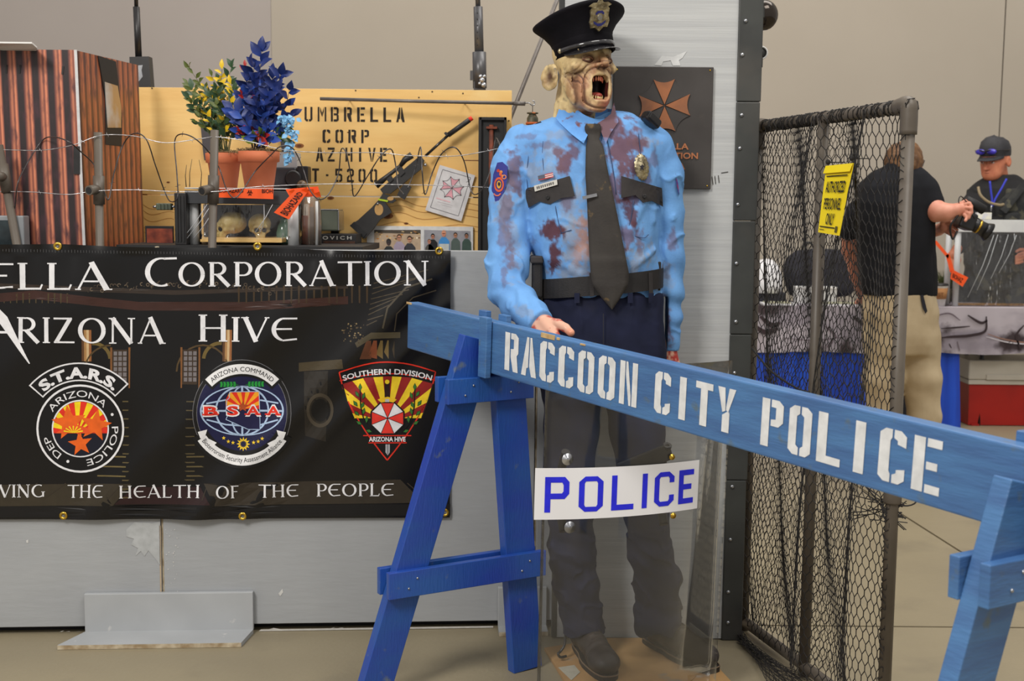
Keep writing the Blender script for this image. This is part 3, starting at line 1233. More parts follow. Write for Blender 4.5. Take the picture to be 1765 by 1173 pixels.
# emblem 2: globe badge
e2 = Print(ban_map, .03)
cx, cy = 418, 711
NV = (26, 27, 66)
GR = (120, 120, 124)
e2.ring(cx, cy, 0, 85, GR, 3, e=1.09)
e2.ring(cx, cy, 0, 84, (22, 21, 22), 4, e=1.09)
e2.ring(cx, cy, 0, 78, GR, 5, e=1.09)
e2.ring(cx, cy, 0, 77, NV, 6, e=1.09)
LB = (176, 200, 232)
e2.ring(cx, 707, 69, 72, LB, 7, e=.6)
for rx in (45, 20):
    T = []
    P = circ(cx, 707, rx, 36, 42)
    e2.line(P, 3 if rx > 30 else 2.6, LB, 7, True)
e2.line([(cx, 664), (cx, 750)], 3.4, LB, 7)
e2.line([(347, 707), (489, 707)], 3.2, LB, 7)
e2.line([(357, 694), (390, 688), (418, 687), (450, 689), (480, 694)], 2.6, LB, 7)
e2.line([(357, 722), (390, 731), (418, 733), (450, 731), (480, 722)], 2.6, LB, 7)
st_ = [(397, 674), (447, 674), (449, 739), (428, 739), (390, 722), (393, 715), (390, 708), (392, 688), (396, 685)]
e2.poly(st_, NV, 8)
cl_ = [(397, 674), (447, 674), (447, 704), (390, 704), (390, 688)]
sunburst(e2, 420, 704, 60, cl_, 13, RED, (250, 170, 40), 9)
e2.line(st_, 1.2, LB, 10, True)
e2.star(419, 700, 10, (176, 76, 36), 10, inner=.45)
for ch, x in zip('BSAA', (352, 391, 424, 459)):
    e2.text(ch, x - 1, 715.5, 19, Wt, 11, width=28 if ch != 'S' else 24, off=.06)
    e2.text(ch, x + 1.2, 714, 15.5, RED, 12, width=23 if ch != 'S' else 19, off=.03)
    if ch != 'S':
        for dx in (3, 21):
            e2.poly([(x + dx - 5, 711.4), (x + dx + 5, 711.4), (x + dx + 5, 714), (x + dx - 5, 714)], RED, 12)
for s in (-1, 1):
    e2.line([(418 + s * 6, 662), (418 + s * 32, 661)], 1, (30, 120, 50), 8)
    for k in range(5):
        x = 418 + s * (10 + k * 5.6)
        for d in (-1, 1):
            e2.poly([(x, 661), (x + s * 1, 661 + d * 4.5), (x + s * 5, 661 + d * 4.6), (x + s * 4, 661)], (36, 150, 60), 9)
e2.star(420, 764, 12, (250, 210, 50), 8, n=12, inner=.6)
e2.star(420, 764, 7, NV, 9, n=12, inner=.6)
for dx, dy in ((-34, -9), (-26, -3), (-18, -1), (18, -2), (26, -4), (33, -9)):
    e2.star(420 + dx, 763 + dy, 3.6, (250, 210, 50), 8)
bc = (418, 714)
arcband(e2, bc, 67, 92, -139, -41, (22, 21, 22), 8, ey=1.0)
arcband(e2, bc, 71, 88, -136, -44, (240, 240, 242), 9)
e2.arctext('ARIZONA COMMAND', bc[0], bc[1], 75.5, -90, 8.2, (30, 30, 34), 10, span=84)
arcband(e2, (418, 708), 68, 97, 28, 152, (22, 21, 22), 8)
arcband(e2, (418, 709), 74, 91, 33, 147, (240, 240, 242), 9)
e2.arctext('Bioterrorism Security Assessment Alliance', 418, 709, 85.5, 90, 8.6, (30, 30, 34), 10, inward=True, span=108)
for s in (-1, 1):
    e2.poly([(418 + s * 76, 743), (418 + s * 60, 739), (418 + s * 64, 752), (418 + s * 44, 762), (418 + s * 48, 766), (418 + s * 72, 754)], (240, 240, 242), 9)
e2.build('emblem', ban, 'round navy badge with a globe and white ribbons', step=.0005)
# emblem 3: shield
e3 = Print(ban_map, .03)


def shield(k, dy=0):
    P = []
    for i in range(13):
        t = i / 12
        P.append((584 + (752 - 584) * t, 639.5 + (-17.5) * math.sin(t * math.pi) + 0 * t))
    for i in range(1, 9):
        t = i / 8
        P.append((752 - 84.5 * t ** 1.25 * 1.0 + 0, 639.5 + (794 - 639.5) * t ** .82))
    for i in range(7, 0, -1):
        t = i / 8
        P.append((584 + 83.5 * t ** 1.25, 639.5 + (794 - 639.5) * t ** .82))
    c = (668, 690)
    return [(c[0] + (x - c[0]) * k, c[1] + (y - c[1]) * k + dy) for x, y in P]


e3.poly(shield(1.0), BK, 3)
e3.line(shield(.985), 2.2, RED, 5, True)
top_ = [(586 + 164 * i / 12, 655 - 12 * math.sin(i / 12 * math.pi)) for i in range(13)]
e3.line(top_, 1.8, RED, 5)
inn = [(590, 661), (629, 650), (668, 647.5), (707, 650), (747, 661), (738, 690), (727, 720), (610, 720), (598, 690)]
e3.poly(inn, (150, 34, 32), 4)
sunburst(e3, 668, 727, 130, inn, 17, (150, 34, 32), (248, 212, 44), 5, -188, 8)
e3.line([inn[0], inn[-1], inn[-2]], 2.5, BK, 6)
e3.line([inn[4], inn[5], inn[6]], 2.5, BK, 6)
e3.arctext('SOUTHERN DIVISION', 668, 900, 256, -90, 9.6, Wt, 6, off=.02, span=34.2)
e3.line([(626, 750), (709, 750)], 1.8, RED, 5)
e3.line([(635, 762.5), (701, 762.5)], 1.8, RED, 5)
e3.text('ARIZONA HIVE', 636, 760, 8, Wt, 6, width=63, off=.03)
oc8 = [(668 + 30.5 * math.cos(math.radians(22.5 + 45 * i)), 720 + 29.5 * math.sin(math.radians(22.5 + 45 * i))) for i in range(8)]
e3.line(oc8, 2.4, BK, 8, True)
for i in range(8):
    e3.poly([(668, 720), oc8[i], oc8[(i + 1) % 8]], (236, 60, 48) if i % 2 == 1 else Wt, 7)
    e3.line([(668, 720), oc8[i]], .9, BK, 8)
e3.poly([(663, 656), (672, 656), (672, 686), (663, 686)], (44, 22, 20), 8)
e3.poly(circ(667.5, 657, 4, 10), (248, 212, 44), 9)
e3.poly([(651, 688), (655, 686), (668, 683), (680, 686), (684, 688), (678, 693), (668, 691), (657, 693)], (240, 196, 40), 9)
e3.poly([(664, 687), (671, 687), (671, 692), (664, 692)], (190, 190, 196), 10)
for s in (-1, 1):
    e3.line([(668 + s * 47, 666), (668 + s * 46, 700), (668 + s * 40, 726), (668 + s * 24, 744)], 2, BK, 8)
    for k, (x, y, a) in enumerate(((47, 666, -90), (52, 678, -125), (41, 681, -70), (55, 694, -130), (43, 697, -60), (53, 711, -140), (41, 708, -75), (49, 728, -150), (36, 722, -95), (32, 742, -165))):
        ang = math.radians(a)
        dx, dy = s * abs(math.cos(ang)) * (1 if k % 2 else -1) * 5.5, math.sin(ang) * 6.5
        cx_, cy_ = 668 + s * x, y
        e3.tris(stroke([(cx_ - dx, cy_ - dy), (cx_, cy_), (cx_ + dx, cy_ + dy)], [.5, 6.5, .5]), (30, 46, 28), 8)
        e3.tris(stroke([(cx_ - dx * .85, cy_ - dy * .85), (cx_, cy_), (cx_ + dx * .85, cy_ + dy * .85)], [.3, 5, .3]), (58, 122, 52), 9)
e3.poly([(664.5, 765), (672, 765), (672, 779), (668.3, 784), (664.5, 779)], (176, 176, 182), 6)
e3.line([(668.3, 765), (668.3, 782)], .8, (60, 60, 66), 7)
e3.build('emblem', ban, 'red edged shield with a sword and green laurels', step=.0005)
M_brass = mat('brass', (214, 178, 74), (176, 138, 50), rough=.25, metal=.9, scale=20)
M_steel = mat('steel', (190, 192, 196), (150, 152, 158), rough=.25, metal=.9, scale=20)


def grommet(px, py):
    u, z = wu(px, py)
    p = wp(u, z, float(ban_d(np.float64(u), np.float64(z))) + .001)
    m = MB()
    prof = [(.0055, .001), (.0062, .004), (.0095, .0045), (.0125, .003), (.0135, .0005)]
    m.lathe(prof, p, wn, 20, 0)
    m.lathe([(.0002, .0012), (.0056, .0012)], p, wn, 12, 1)
    m.build('grommet', [M_brass, M_part], ban)


for q in ((102, 424), (445, 424), (757, 432), (112, 886), (420, 886), (767, 881)):
    grommet(*q)
# hem stitching along the top
m = MB()
for i in range(150):
    u = .02 + i * (br_ - .03) / 150
    top = zt0 + (zt1 - zt0) * u / br_ - .022
    p = wp(u, top, float(ban_d(np.float64(u), np.float64(top))) + .0006)
    m.box(p, (.0015, .0012, .006 + .004 * random.random()), Rw)
m.build('hem_stitch', mat('grey_thread', (70, 70, 72)), ban)

# ================================================================== TALL PANEL
M_cor = mat('corrugated_plastic', (190, 192, 192), (180, 182, 183), rough=.45, scale=2, stretch=(1, 1, 30), bump=.0009, bscale=3, bstretch=(1, 1, 40))
M_trim = mat('dark_rubber', (64, 66, 64), (46, 47, 47), rough=.45, scale=5, c3=(86, 80, 74), scale3=3, lo3=.55, hi3=.85)
TY = 3.765
tp = thing('tall_panel', (.42, TY, 0), 'tall pale grey ribbed plastic panel with a black edge behind the mannequin', 'panel')
xa, xb = at(958, 700, TY)[0], at(1262, 500, TY)[0]
MB().bb((xa, TY, .004), (xb, TY + .03, 2.62), 0, .001).build('ribbed_sheet', M_cor, tp)
MB().bb((xa - .005, TY - .003, .004), (xa + .012, TY + .036, 2.62), 0, .002).build('left_edge', M_trim, tp)
zs = [0.0, .52, .98, 1.33, 1.69, 2.0, 2.62]
xo = at(1287, 900, TY - .01)[0]
for i in range(6):
    MB().bb((xb - .004, TY - .008 - .001 * (i % 2), zs[i] + .001), (xo + .012 * (i / 5) - .004, TY + .045, zs[i + 1] - .0005), 0, .003).build('edge_strip', M_trim, tp)
m = 0
for z in (.06, .16, .33, .5, .7, .86, 1.02, 1.2, 1.38, 1.55, 1.65, 1.83, 1.93, 2.04):
    MB().ball((xb + .012 + .004 * math.sin(z * 40), TY - .010, z), (.0065, .005, .0065), 10).build('bolt', M_steel, tp)
pr = Print(plane_map((0, TY - .0008, 0), (0, -1, 0)))
pr.poly([(1128, 112), (1141, 96), (1160, 98), (1184, 88), (1176, 100), (1170, 104), (1173, 113), (1160, 113), (1156, 104), (1143, 106), (1140, 113)], (214, 216, 216))
for x0, y0, x1, y1 in ((1227, 304, 1229, 318), (1232, 303, 1233.5, 317), (1238, 302, 1239.5, 315), (1243, 298, 1255, 296)):
    pr.line([(x0, y0), (x1, y1)], 1.3, (70, 68, 66))
pr.build('scuff_marks', tp, 'pale paint scrape and four pen strokes')
# dome mirror and ring light behind the strip
M_dome = mat('smoked_dome', (70, 62, 56), (50, 44, 40), rough=.12, metal=.6, scale=5)
dm = thing('dome_camera', (0.78, TY + .12, 1.98), 'dark smoked half dome sticking out behind the top of the black edge strip', 'camera')
c = at(1316, 26, TY + .10)
MB().ball(c, (.045, .045, .047), 24).build('dome', M_dome, dm)
MB().lathe([(.03, 0), (.046, .004), (.046, .012), (.02, .02)], c + V(-.03, .03, 0), (0, 1, 0), 24).build('base_ring', M_trim, dm)
c = at(1312, 91, TY + .075)
rg = thing('ring_light', c, 'small black lamp with a white rim behind the black edge strip, under the dome', 'lamp')
MB().lathe([(.0001, 0), (.016, 0), (.016, .02), (.001, .03)], c, (0, 1, 0), 20).build('lamp_body', M_trim, rg)
MB().tube([c + V(.0185 * math.cos(a), -.001, .0185 * math.sin(a)) for a in np.linspace(0, 2 * math.pi, 28)[:-1]], .0028, 6, closed=True).build('rim', flat((240, 240, 238), .3), rg)
MB().bb((xo - .02, TY + .046, 1.80), (c[0], TY + .085, 1.83)).build('mount', M_trim, rg)
MB().bb((xo - .03, TY + .050, 1.95), (xo + .02, TY + .10, 1.98)).build('mount', M_trim, dm)

# ================================================================== PLAQUE
M_plq = mat('dark_bronze', (72, 68, 66), (58, 54, 52), rough=.5, metal=.2, scale=5, c3=(90, 84, 78), scale3=9, lo3=.6, hi3=.9)
M_cop = mat('copper_paint', (168, 108, 72), (120, 84, 66), rough=.45, metal=.3, scale=12, lo=.4, hi=.7)
PY_ = TY - .012
p0, p1, p2 = at(1058, 114, PY_), at(1231, 114, PY_), at(1224, 326, PY_)
plq = thing('wall_plaque', ((p0[0] + p1[0]) / 2, PY_, 1.6), 'square dark bronze plaque with a copper cross emblem on the grey panel beside the mannequin', 'plaque')
MB().bb((p0[0], PY_, p2[2]), (p1[0] - .001, TY - .001, p0[2]), 0, .002).build('plate', M_plq, plq)
ec = at(1145, 182, PY_)
er = .086


def oct_pt(i, r=er):
    a = math.radians(90 - 22.5 + 45 * i + 2)
    return ec + V(r * math.cos(a), 0, r * math.sin(a))


for i in range(8):
    a, b = oct_pt(i), oct_pt(i + 1)
    mid = (a + b) / 2 * .88 + ec * .12
    edge = [a + (b - a) * t + (mid - (a + b) / 2) * (4 * t * (1 - t)) for t in np.linspace(0, 1, 7)]
    k = .05
    cc = ec + ((a + b) / 2 - ec) * .04
    poly = [cc] + [p + (ec - p) * .02 for p in edge]
    cop = i % 2 == 0
    MB().prism([p + V(0, -.0005, 0) for p in poly], (0, -.006 if cop else -.003, 0)).build('emblem_segment', M_cop if cop else M_plq, plq, None, 'copper segment' if cop else 'dark bronze segment')
pr = Print(frame_map((ec[0], PY_ - .003, 0), (1, 0, 0), (0, 0, -1), (0, -1, 0)))
for st, py in (('UMBRELLA', 257), ('CORPORATION', 273), ('ARIZONA', 291)):
    z = at(1145, py, PY_)[2]
    T, wd, ch = text2d(st, .03)
    pr.text(st, 0, -z, .0185, (176, 112, 76), 1, width=len(st) * .0192, off=.03, center=False) if False else pr.text(st, -len(st) * .0192 / 2, -z, .0185, (176, 112, 76), 1, width=len(st) * .0192, off=.03)
pr.build('lettering', plq, 'copper lettering')
for px_, pz_ in ((p0[0] + .01, p0[2] - .01), (p1[0] - .012, p0[2] - .01), (p1[0] - .012, p2[2] + .01), (p0[0] + .01, p2[2] + .01)):
    MB().ball((px_, PY_, pz_), (.003, .002, .003), 8).build('screw', M_brass, plq)
# ================================================================== BARRICADE
M_blue = mat('worn_blue_paint', (76, 122, 174), (66, 104, 156), rough=.42, scale=5, stretch=(1, 1, 8), bump=.0012, bscale=30, bstretch=(1, 1, 6), c3=(92, 110, 120), scale3=26, lo3=.62, hi3=.76, coat=.15)
M_blued = mat('deep_blue_paint', (36, 66, 164), (34, 84, 160), rough=.38, scale=3.5, stretch=(1, 1, 2), bump=.0012, bscale=30, bstretch=(6, 6, 1), c3=(98, 112, 130), scale3=24, lo3=.66, hi3=.78, coat=.2)
M_raw = mat('bare_wood', (206, 176, 128), (180, 146, 98), rough=.8, scale=30)
bd = unit((.543, -.84, 0))
bn = V(-.84, -.543, 0)          # lettered face looks this way
slope = -.043
BD = unit((bd[0], bd[1], slope))
BN = unit(bn)
BU = unit(np.cross(BN, BD))
if BU[2] < 0:
    BU = -BU


def bp(t, up=0, out=0):
    """t metres along the beam from its left end; up from the top edge; out towards the street side"""
    return V(-.32, 3.72, 1.075) + BD * t + BU * up + BN * out


RB = np.stack([BD, BN, BU], 1)
bar = thing('police_barricade', (0.2, 2.9, 0), 'blue wooden sawhorse barricade with a long white lettered top board', 'barricade')
Lb = 2.56
bh, bt = .143, .038
MB().box(bp(Lb / 2, -bh / 2, -bt / 2), (Lb, bt, bh), RB, 0, .004).build('top_board', M_blue, bar)
pr = Print(lambda xy, lift: V(-.32, 3.72, 1.075) + np.outer(xy[:, 0], BD) - np.outer(xy[:, 1], BU) + BN * (lift + .0004))


def tpx(px, py):
    """metres along / down the face for a picture point"""
    p = atp(px, py, bp(0), BN)
    d = p - bp(0)
    return float(np.dot(d, BD)), float(-np.dot(d, BU))


for word, xa_, xb_, ya_, yb_ in (('RACCOON', 872, 1101, (573, 625), (640, 700)), ('CITY', 1131, 1270, (638, 672), (713, 747)), ('POLICE', 1316, 1626, (680, 765), (763, 862))):
    t0, v0 = tpx(xa_, ya_[0])
    _, v1 = tpx(xa_, yb_[0])
    t1, v2 = tpx(xb_, ya_[1])
    _, v3 = tpx(xb_, yb_[1])
    pr = Print(pr.fmap)
    stencil_text(pr, word, t0, t1, (v0 + v2) / 2, (v1 + v3) / 2, (232, 234, 236), space=.17, thick=.25, gap=.045)
    pr.build('lettering', bar, 'white stencilled lettering', rough=.5)
# chips of bare wood
for t, s, w_ in ((tpx(945, 575)[0], .06, .012), (tpx(963, 580)[0], .012, .006), (tpx(1005, 592)[0], .02, .004), (.01, .03, .006)):
    m = MB().box(bp(t, -.003, .0006), (s, .003, w_), RB)
    m.build('bare_chip', M_raw, bar, None, 'bare wood chip on the board edge')


def frame(tc, footL, footR, s, yf):
    """A frame: legs straddle the beam at tc. s: size factor"""
    c = bp(tc)
    bnh = unit((BN[0], BN[1], 0))
    zt = c[2]
    ft = .034
    pd = unit((BD[0], BD[1], 0))
    lm = M_blued if yf == 0 else M_blue
    topL = at(822, 583, 3.365) if yf == 0 else c + bnh * .04 + V(0, 0, -.045)
    topR = c - bnh * (bt + .045) + V(0, 0, -.05)
    res = []
    for top, foot in ((topL, footL), (topR, footR)):
        foot = np.array(foot, float)
        wd = unit(foot - top)
        side = unit(np.cross(pd, wd))
        m = MB().board(foot, top, .100, ft, side, 0, .002)
        # cut flat on the floor
        m.v = [(x, y, max(z, .001)) for x, y, z in m.v]
        m.build('leg', lm, bar)
        res.append((top, foot))
    (a, fa), (b, fb) = res

    def lerp(p, q, z):
        return p + (q - p) * ((p[2] - z) / (p[2] - q[2]))
    for k, (zc, hh, ext) in enumerate(((zt - .195, .07, .035), (zt - .725, .075, .04))):
        pa, pb = lerp(a, fa, zc), lerp(b, fb, zc)
        d = unit(pb - pa)
        for sd in (1, -1):
            off = pd * sd * (ft / 2 + .011)
            MB().board(pa - d * (.035 + ext), pb + d * (.035 + ext), hh, .02, (0, 0, 1), 0, .002).v
            m = MB().board(pa - d * (.03 + ext) + off, pb + d * (.03 + ext) + off, hh, .02, (0, 0, 1), 0, .002)
            m.build('cross_brace', lm, bar)
            if sd > 0:
                m = MB()
                for q in (pa, pb):
                    for dz in (-.012, .014):
                        m.ball(q + off + pd * .0105 + V(0, 0, dz) + d * dz, (.0035, .0035, .0035), 8)
                m.build('nail_heads', M_steel, bar)['kind'] = 'stuff'
    # guide battens that hold the board
    for o_, up in ((.012, .012), (-bt - .012, .016)):
        MB().board(bp(tc + .055, up, o_), bp(tc + .055, -.155, o_), .04, .018, BD, 0, .002).build('batten', M_blue, bar)
    for o_, up in ((-bt - .012, .016),):
        MB().board(bp(tc - .05, up, o_), bp(tc - .05, -.155, o_), .04, .018, BD, 0, .002).build('batten', M_blue, bar)


t_l = .42
cL = bp(t_l)
frame(t_l, atz(640, 1205), atz(905, 1152), 1, 0)
t_r = 2.145
cR = bp(t_r)
frame(t_r, V(cR[0] - .27, cR[1] - .10, 0), V(cR[0] + .20, cR[1] + .16, 0), 1, 1)

# ================================================================== RIOT SHIELD
M_clear = clear_mat('clear_plastic', (250, 251, 252), veil=.03, veilc=(190, 186, 180), refl=.9, rough=.03, bump=.0006, bsc=4, bst=(5, 5, .3))
sL, sR = V(.075, 3.17, 0), V(.585, 3.33, 0)
se = unit(sR - sL)
sn = V(se[1], -se[0], 0)
sW = float(np.linalg.norm(sR - sL))
SH = .955


def sp(u, z, d=0.0):
    q = u / sW * 2 - 1
    return sL + se * u + V(0, 0, z) + sn * (.045 * (1 - q * q) + d) - sn * (-.05 * z)


shd = thing('riot_shield', sL + se * sW / 2, 'clear curved plastic shield with a white and blue label, standing before the mannequin legs', 'shield')
m = MB()
N_ = 24
cut = .03
vs = []
for d in (0, -.004):
    for j in range(11):
        for i in range(N_ + 1):
            u = sW * i / N_
            z = .002 + SH * j / 10
            vs.append(sp(u, z, d))
n1 = 11 * (N_ + 1)
fs = []
for j in range(10):
    for i in range(N_):
        a = j * (N_ + 1) + i
        fs.append((a, a + 1, a + N_ + 2, a + N_ + 1))
        fs.append((a + n1, a + N_ + 1 + n1, a + N_ + 2 + n1, a + 1 + n1))
for i in range(N_):
    fs.append((i + 1, i, i + n1, i + 1 + n1))
    a = 10 * (N_ + 1) + i
    fs.append((a, a + 1, a + 1 + n1, a + n1))
for j in range(10):
    a = j * (N_ + 1)
    fs.append((a, a + N_ + 1, a + N_ + 1 + n1, a + n1))
    a += N_
    fs.append((a + N_ + 1, a, a + n1, a + N_ + 1 + n1))
m.add(vs, fs, 0, True)
m.build('clear_sheet', M_clear, shd)
M_lab = mat('white_label', (236, 236, 240), rough=.35)


def s_uv(px, py):
    """shield coordinates of a picture point"""
    u, z = sW / 2, .5
    for _ in range(12):
        q = u / sW * 2 - 1
        p0_ = sp(u, z)
        n_ = unit(sn)
        p = atp(px, py, p0_, n_)
        u = float(np.dot(p - sL, se))
        z = float(p[2])
    return u, z


a, b, c_, d_ = s_uv(920, 806), s_uv(1203, 792), s_uv(1203, 875), s_uv(922, 895)
ul, ur = (a[0] + d_[0]) / 2, (b[0] + c_[0]) / 2
zt_, zb_ = a[1], d_[1]
zt2, zb2 = b[1], c_[1]
m = MB()
vs = []
for i in range(21):
    t = i / 20
    u = ul + (ur - ul) * t
    vs += [sp(u, zb_ + (zb2 - zb_) * t, .0018), sp(u, zt_ + (zt2 - zt_) * t, .0018)]
m.add(vs, [(2 * i, 2 * i + 2, 2 * i + 3, 2 * i + 1) for i in range(20)], 0, True)
m.build('label_strip', M_lab, shd)
pr = Print(lambda xy, lift: np.array([sp(ul + (ur - ul) * x, (zt_ + (zt2 - zt_) * x) + ((zb_ - zt_) + ((zb2 - zt2) - (zb_ - zt_)) * x) * y, .0018 + lift) for x, y in xy]), .05)
BL = (44, 48, 228)


def oct_ring(x0, y0, x1, y1, t, c_=.035, part_='O'):
    ty = t * 3.0
    cy_ = c_ * 3
    o = [(x0 + c_, y0), (x1 - c_, y0), (x1, y0 + cy_), (x1, y1 - cy_), (x1 - c_, y1), (x0 + c_, y1), (x0, y1 - cy_), (x0, y0 + cy_)]
    i = [(x0 + c_ + .004, y0 + ty), (x1 - c_ - .004, y0 + ty), (x1 - t, y0 + cy_ + .03), (x1 - t, y1 - cy_ - .03), (x1 - c_ - .004, y1 - ty), (x0 + c_ + .004, y1 - ty), (x0 + t, y1 - cy_ - .03), (x0 + t, y0 + cy_ + .03)]
    return o, i


T_ = .032
ya_, yb_ = .17, .86
TY_ = .11
# P
pr.poly([(.055, ya_), (.055 + T_, ya_), (.055 + T_, yb_), (.055, yb_)], BL)
pr.poly([(.055 + T_, ya_), (.165, ya_), (.19, ya_ + .1), (.19, .5), (.165, .6), (.055 + T_, .6), (.055 + T_, .49), (.15, .49), (.158, .45), (.158, ya_ + .16), (.15, ya_ + TY_), (.055 + T_, ya_ + TY_)], BL)
# O
o, i = oct_ring(.245, ya_, .385, yb_, T_)
for k in range(8):
    pr.poly([o[k], o[(k + 1) % 8], i[(k + 1) % 8], i[k]], BL)
# L
pr.poly([(.435, ya_), (.435 + T_, ya_), (.435 + T_, yb_ - TY_), (.57, yb_ - TY_), (.57, yb_), (.435, yb_)], BL)
# I
pr.poly([(.622, ya_), (.622 + T_, ya_), (.622 + T_, yb_), (.622, yb_)], BL)
# C
o, i = oct_ring(.70, ya_, .83, yb_, T_)
for k in (0, 1, 3, 4, 5, 6, 7):
    pr.poly([o[k], o[(k + 1) % 8], i[(k + 1) % 8], i[k]], BL)
pr.poly([(.83 - T_, ya_ + .1), (.83, ya_ + .1), (.83, ya_ + .22), (.83 - T_, ya_ + .22)], BL)
pr.poly([(.83 - T_, yb_ - .22), (.83, yb_ - .22), (.83, yb_ - .1), (.83 - T_, yb_ - .1)], BL)
# E
pr.poly([(.862, ya_), (.862 + T_, ya_), (.862 + T_, yb_), (.862, yb_)], BL)
for y in (ya_, .46, yb_ - TY_):
    pr.poly([(.862 + T_, y), (.965 if y != .46 else .95, y), (.965 if y != .46 else .95, y + TY_), (.862 + T_, y + TY_)], BL)
pr.build('lettering', shd, 'blue block lettering', step=.0008)
M_pad = mat('black_handle', (40, 38, 38), rough=.5)
for px_, py_, big in ((978, 791, 1), (982, 908, 1), (1158, 787, 0), (1160, 888, 0)):
    u, z = s_uv(px_, py_)
    nrm = unit(sp(u, z, .1) - sp(u, z, 0))
    m = MB()
    r = .0165 if big else .0085
    m.lathe([(.0001, .004), (r * .35, .0045), (r * .4, .002), (r * .95, .002), (r, 0)], sp(u, z, .001), nrm, 20)
    m.build('bolt', M_steel if big else M_brass, shd)
for px_, (ya1, yb1), wd in ((978, (780, 918), .03), (1154, (768, 905), .034)):
    (u0_, z0_), (u1_, z1_) = s_uv(px_, ya1), s_uv(px_, yb1)
    P = [sp(u0_, z0_ + (z1_ - z0_) * t, -.012 - .045 * math.sin(math.pi * t)) for t in np.linspace(0, 1, 12)]
    m = MB().tube(P, .012, 10)
    m.build('handle', M_pad, shd)
u0_, z0_ = s_uv(1110, 800)
u1_, z1_ = s_uv(1160, 778)
MB().board(sp(u0_ - .06, z0_ - .02, -.02), sp(u1_, z1_, -.012), .045, .012, (0, 0, 1), 0, .004).build('arm_pad', M_pad, shd)

# ================================================================== FENCE AND NET
M_pipe = mat('grey_pipe', (98, 90, 80), (82, 74, 66), rough=.45, scale=6, c3=(70, 62, 54), scale3=14, lo3=.62, hi3=.8)
M_net = mat('black_net', (34, 31, 30), rough=.7)
fA, fB = V(.765, 3.86, 0), V(.978, 3.06, 0)
FH = 1.622
fe = unit(fB - fA)
FL = float(np.linalg.norm(fB - fA))
fn = V(-fe[1], fe[0], 0)
if fn[1] > 0:
    fn = -fn
fen = thing('net_fence', (fA + fB) / 2, 'pipe framed fence panel hung with black hexagonal netting', 'fence')
m = MB().tube([fB + V(0, 0, .001), fB + V(0, 0, FH - .03)], .0165, 16)
m.build('post', M_pipe, fen)
MB().tube([fA + V(0, 0, .001), fA + V(0, 0, FH - .03)], .0165, 16).build('post', M_pipe, fen)
mid = fA + fe * FL * .49
MB().tube([mid + V(0, 0, .001), mid + V(0, 0, FH)], .0165, 16).build('post', M_pipe, fen)
MB().tube([fA + V(0, 0, FH), fB + V(0, 0, FH)], .0165, 16).build('top_rail', M_pipe, fen)
MB().tube([fA + V(0, 0, .03) + fe * .02, fB + V(0, 0, .03) - fe * .02], .0165, 16).build('bottom_rail', M_pipe, fen)
for q, s in ((fB, -1), (fA, 1)):
    MB().tube(cr([q + V(0, 0, FH - .07), q + V(0, 0, FH - .02), q + V(0, 0, FH) + fe * s * .006 + V(0, 0, .004), q + fe * s * .05 + V(0, 0, FH)], 5), .0215, 16).build('elbow', M_pipe, fen)
MB().lathe([(.021, 0), (.023, .005), (.023, .05), (.021, .055)], fB + V(0, 0, .62), (0, 0, 1), 18).build('coupling', M_pipe, fen)


def net(name, nu, nv, um, seed, off, r=.0011, z0=.02, z1=FH, kind='stuff'):
    """hexagonal net: nu x nv cells, um maps 0..1 to the distance along the fence and depth"""
    def P(a, b):
        u = a / nu
        v = b / nv
        return um(u, v)
    segs = set()
    for j in range(nv):
        for i in range(nu + 1):
            x0 = i + (.5 if j % 2 else 0)
            # vertical side, then the two slanted ones
            a = (x0, j + .33 * 0 + .15)
            b = (x0, j + .62)
            segs.add((a, b))
            if j + 1 <= nv:
                c1 = (x0 - .5, j + 1.15)
                c2 = (x0 + .5, j + 1.15)
                if 0 <= c1[0]:
                    segs.add((b, c1))
                if c2[0] <= nu + .01:
                    segs.add((b, c2))
    m = MB()
    for a, b in segs:
        p, q = P(*a), P(*b)
        m.tube([p, q], r, 4, cap=False)
    o = m.build(name, M_net, fen)
    o['kind'] = kind
    return o


def um1(u, v):
    # wide open at the free post, gathered towards the panel; folds lean as the net sags
    f = u ** .75
    z = .03 + (FH - .03) * v
    sag = .10 * (1 - v) * math.sin(math.pi * u) * math.exp(-((v - .55) / .25) ** 2)
    x = f * (FL - .0) + .010 * math.sin(17 * u + 5 * v + 1.5 * math.sin(5 * v)) * math.sin(math.pi * u)
    d = .012 + .028 * math.sin(math.pi * u) * math.sin(17 * u - 6 * v + 2 * math.sin(3 * v)) + .03 * math.sin(math.pi * u) * (1 - v)
    z = z + .05 * (u - 1) * 0 + .03 * math.sin(9 * u + 3 * v) * math.sin(math.pi * v) - sag
    return fA + fe * x + fn * d + V(0, 0, max(z, .004))


def um2(u, v):
    f = u ** 1.1 * .72
    z = .03 + (FH - .03) * v
    x = f * FL + .010 * math.sin(15 * u - 5 * v)
    d = -.03 + .02 * math.sin(13 * u + 8 * v)
    z = z + .04 * math.sin(7 * u - 4 * v) * math.sin(math.pi * v)
    return fA + fe * x + fn * d + V(0, 0, max(z, .004))


net('netting', 32, 56, um1, 1, 0, .0014)
net('netting', 44, 72, um2, 2, 0, .0010)
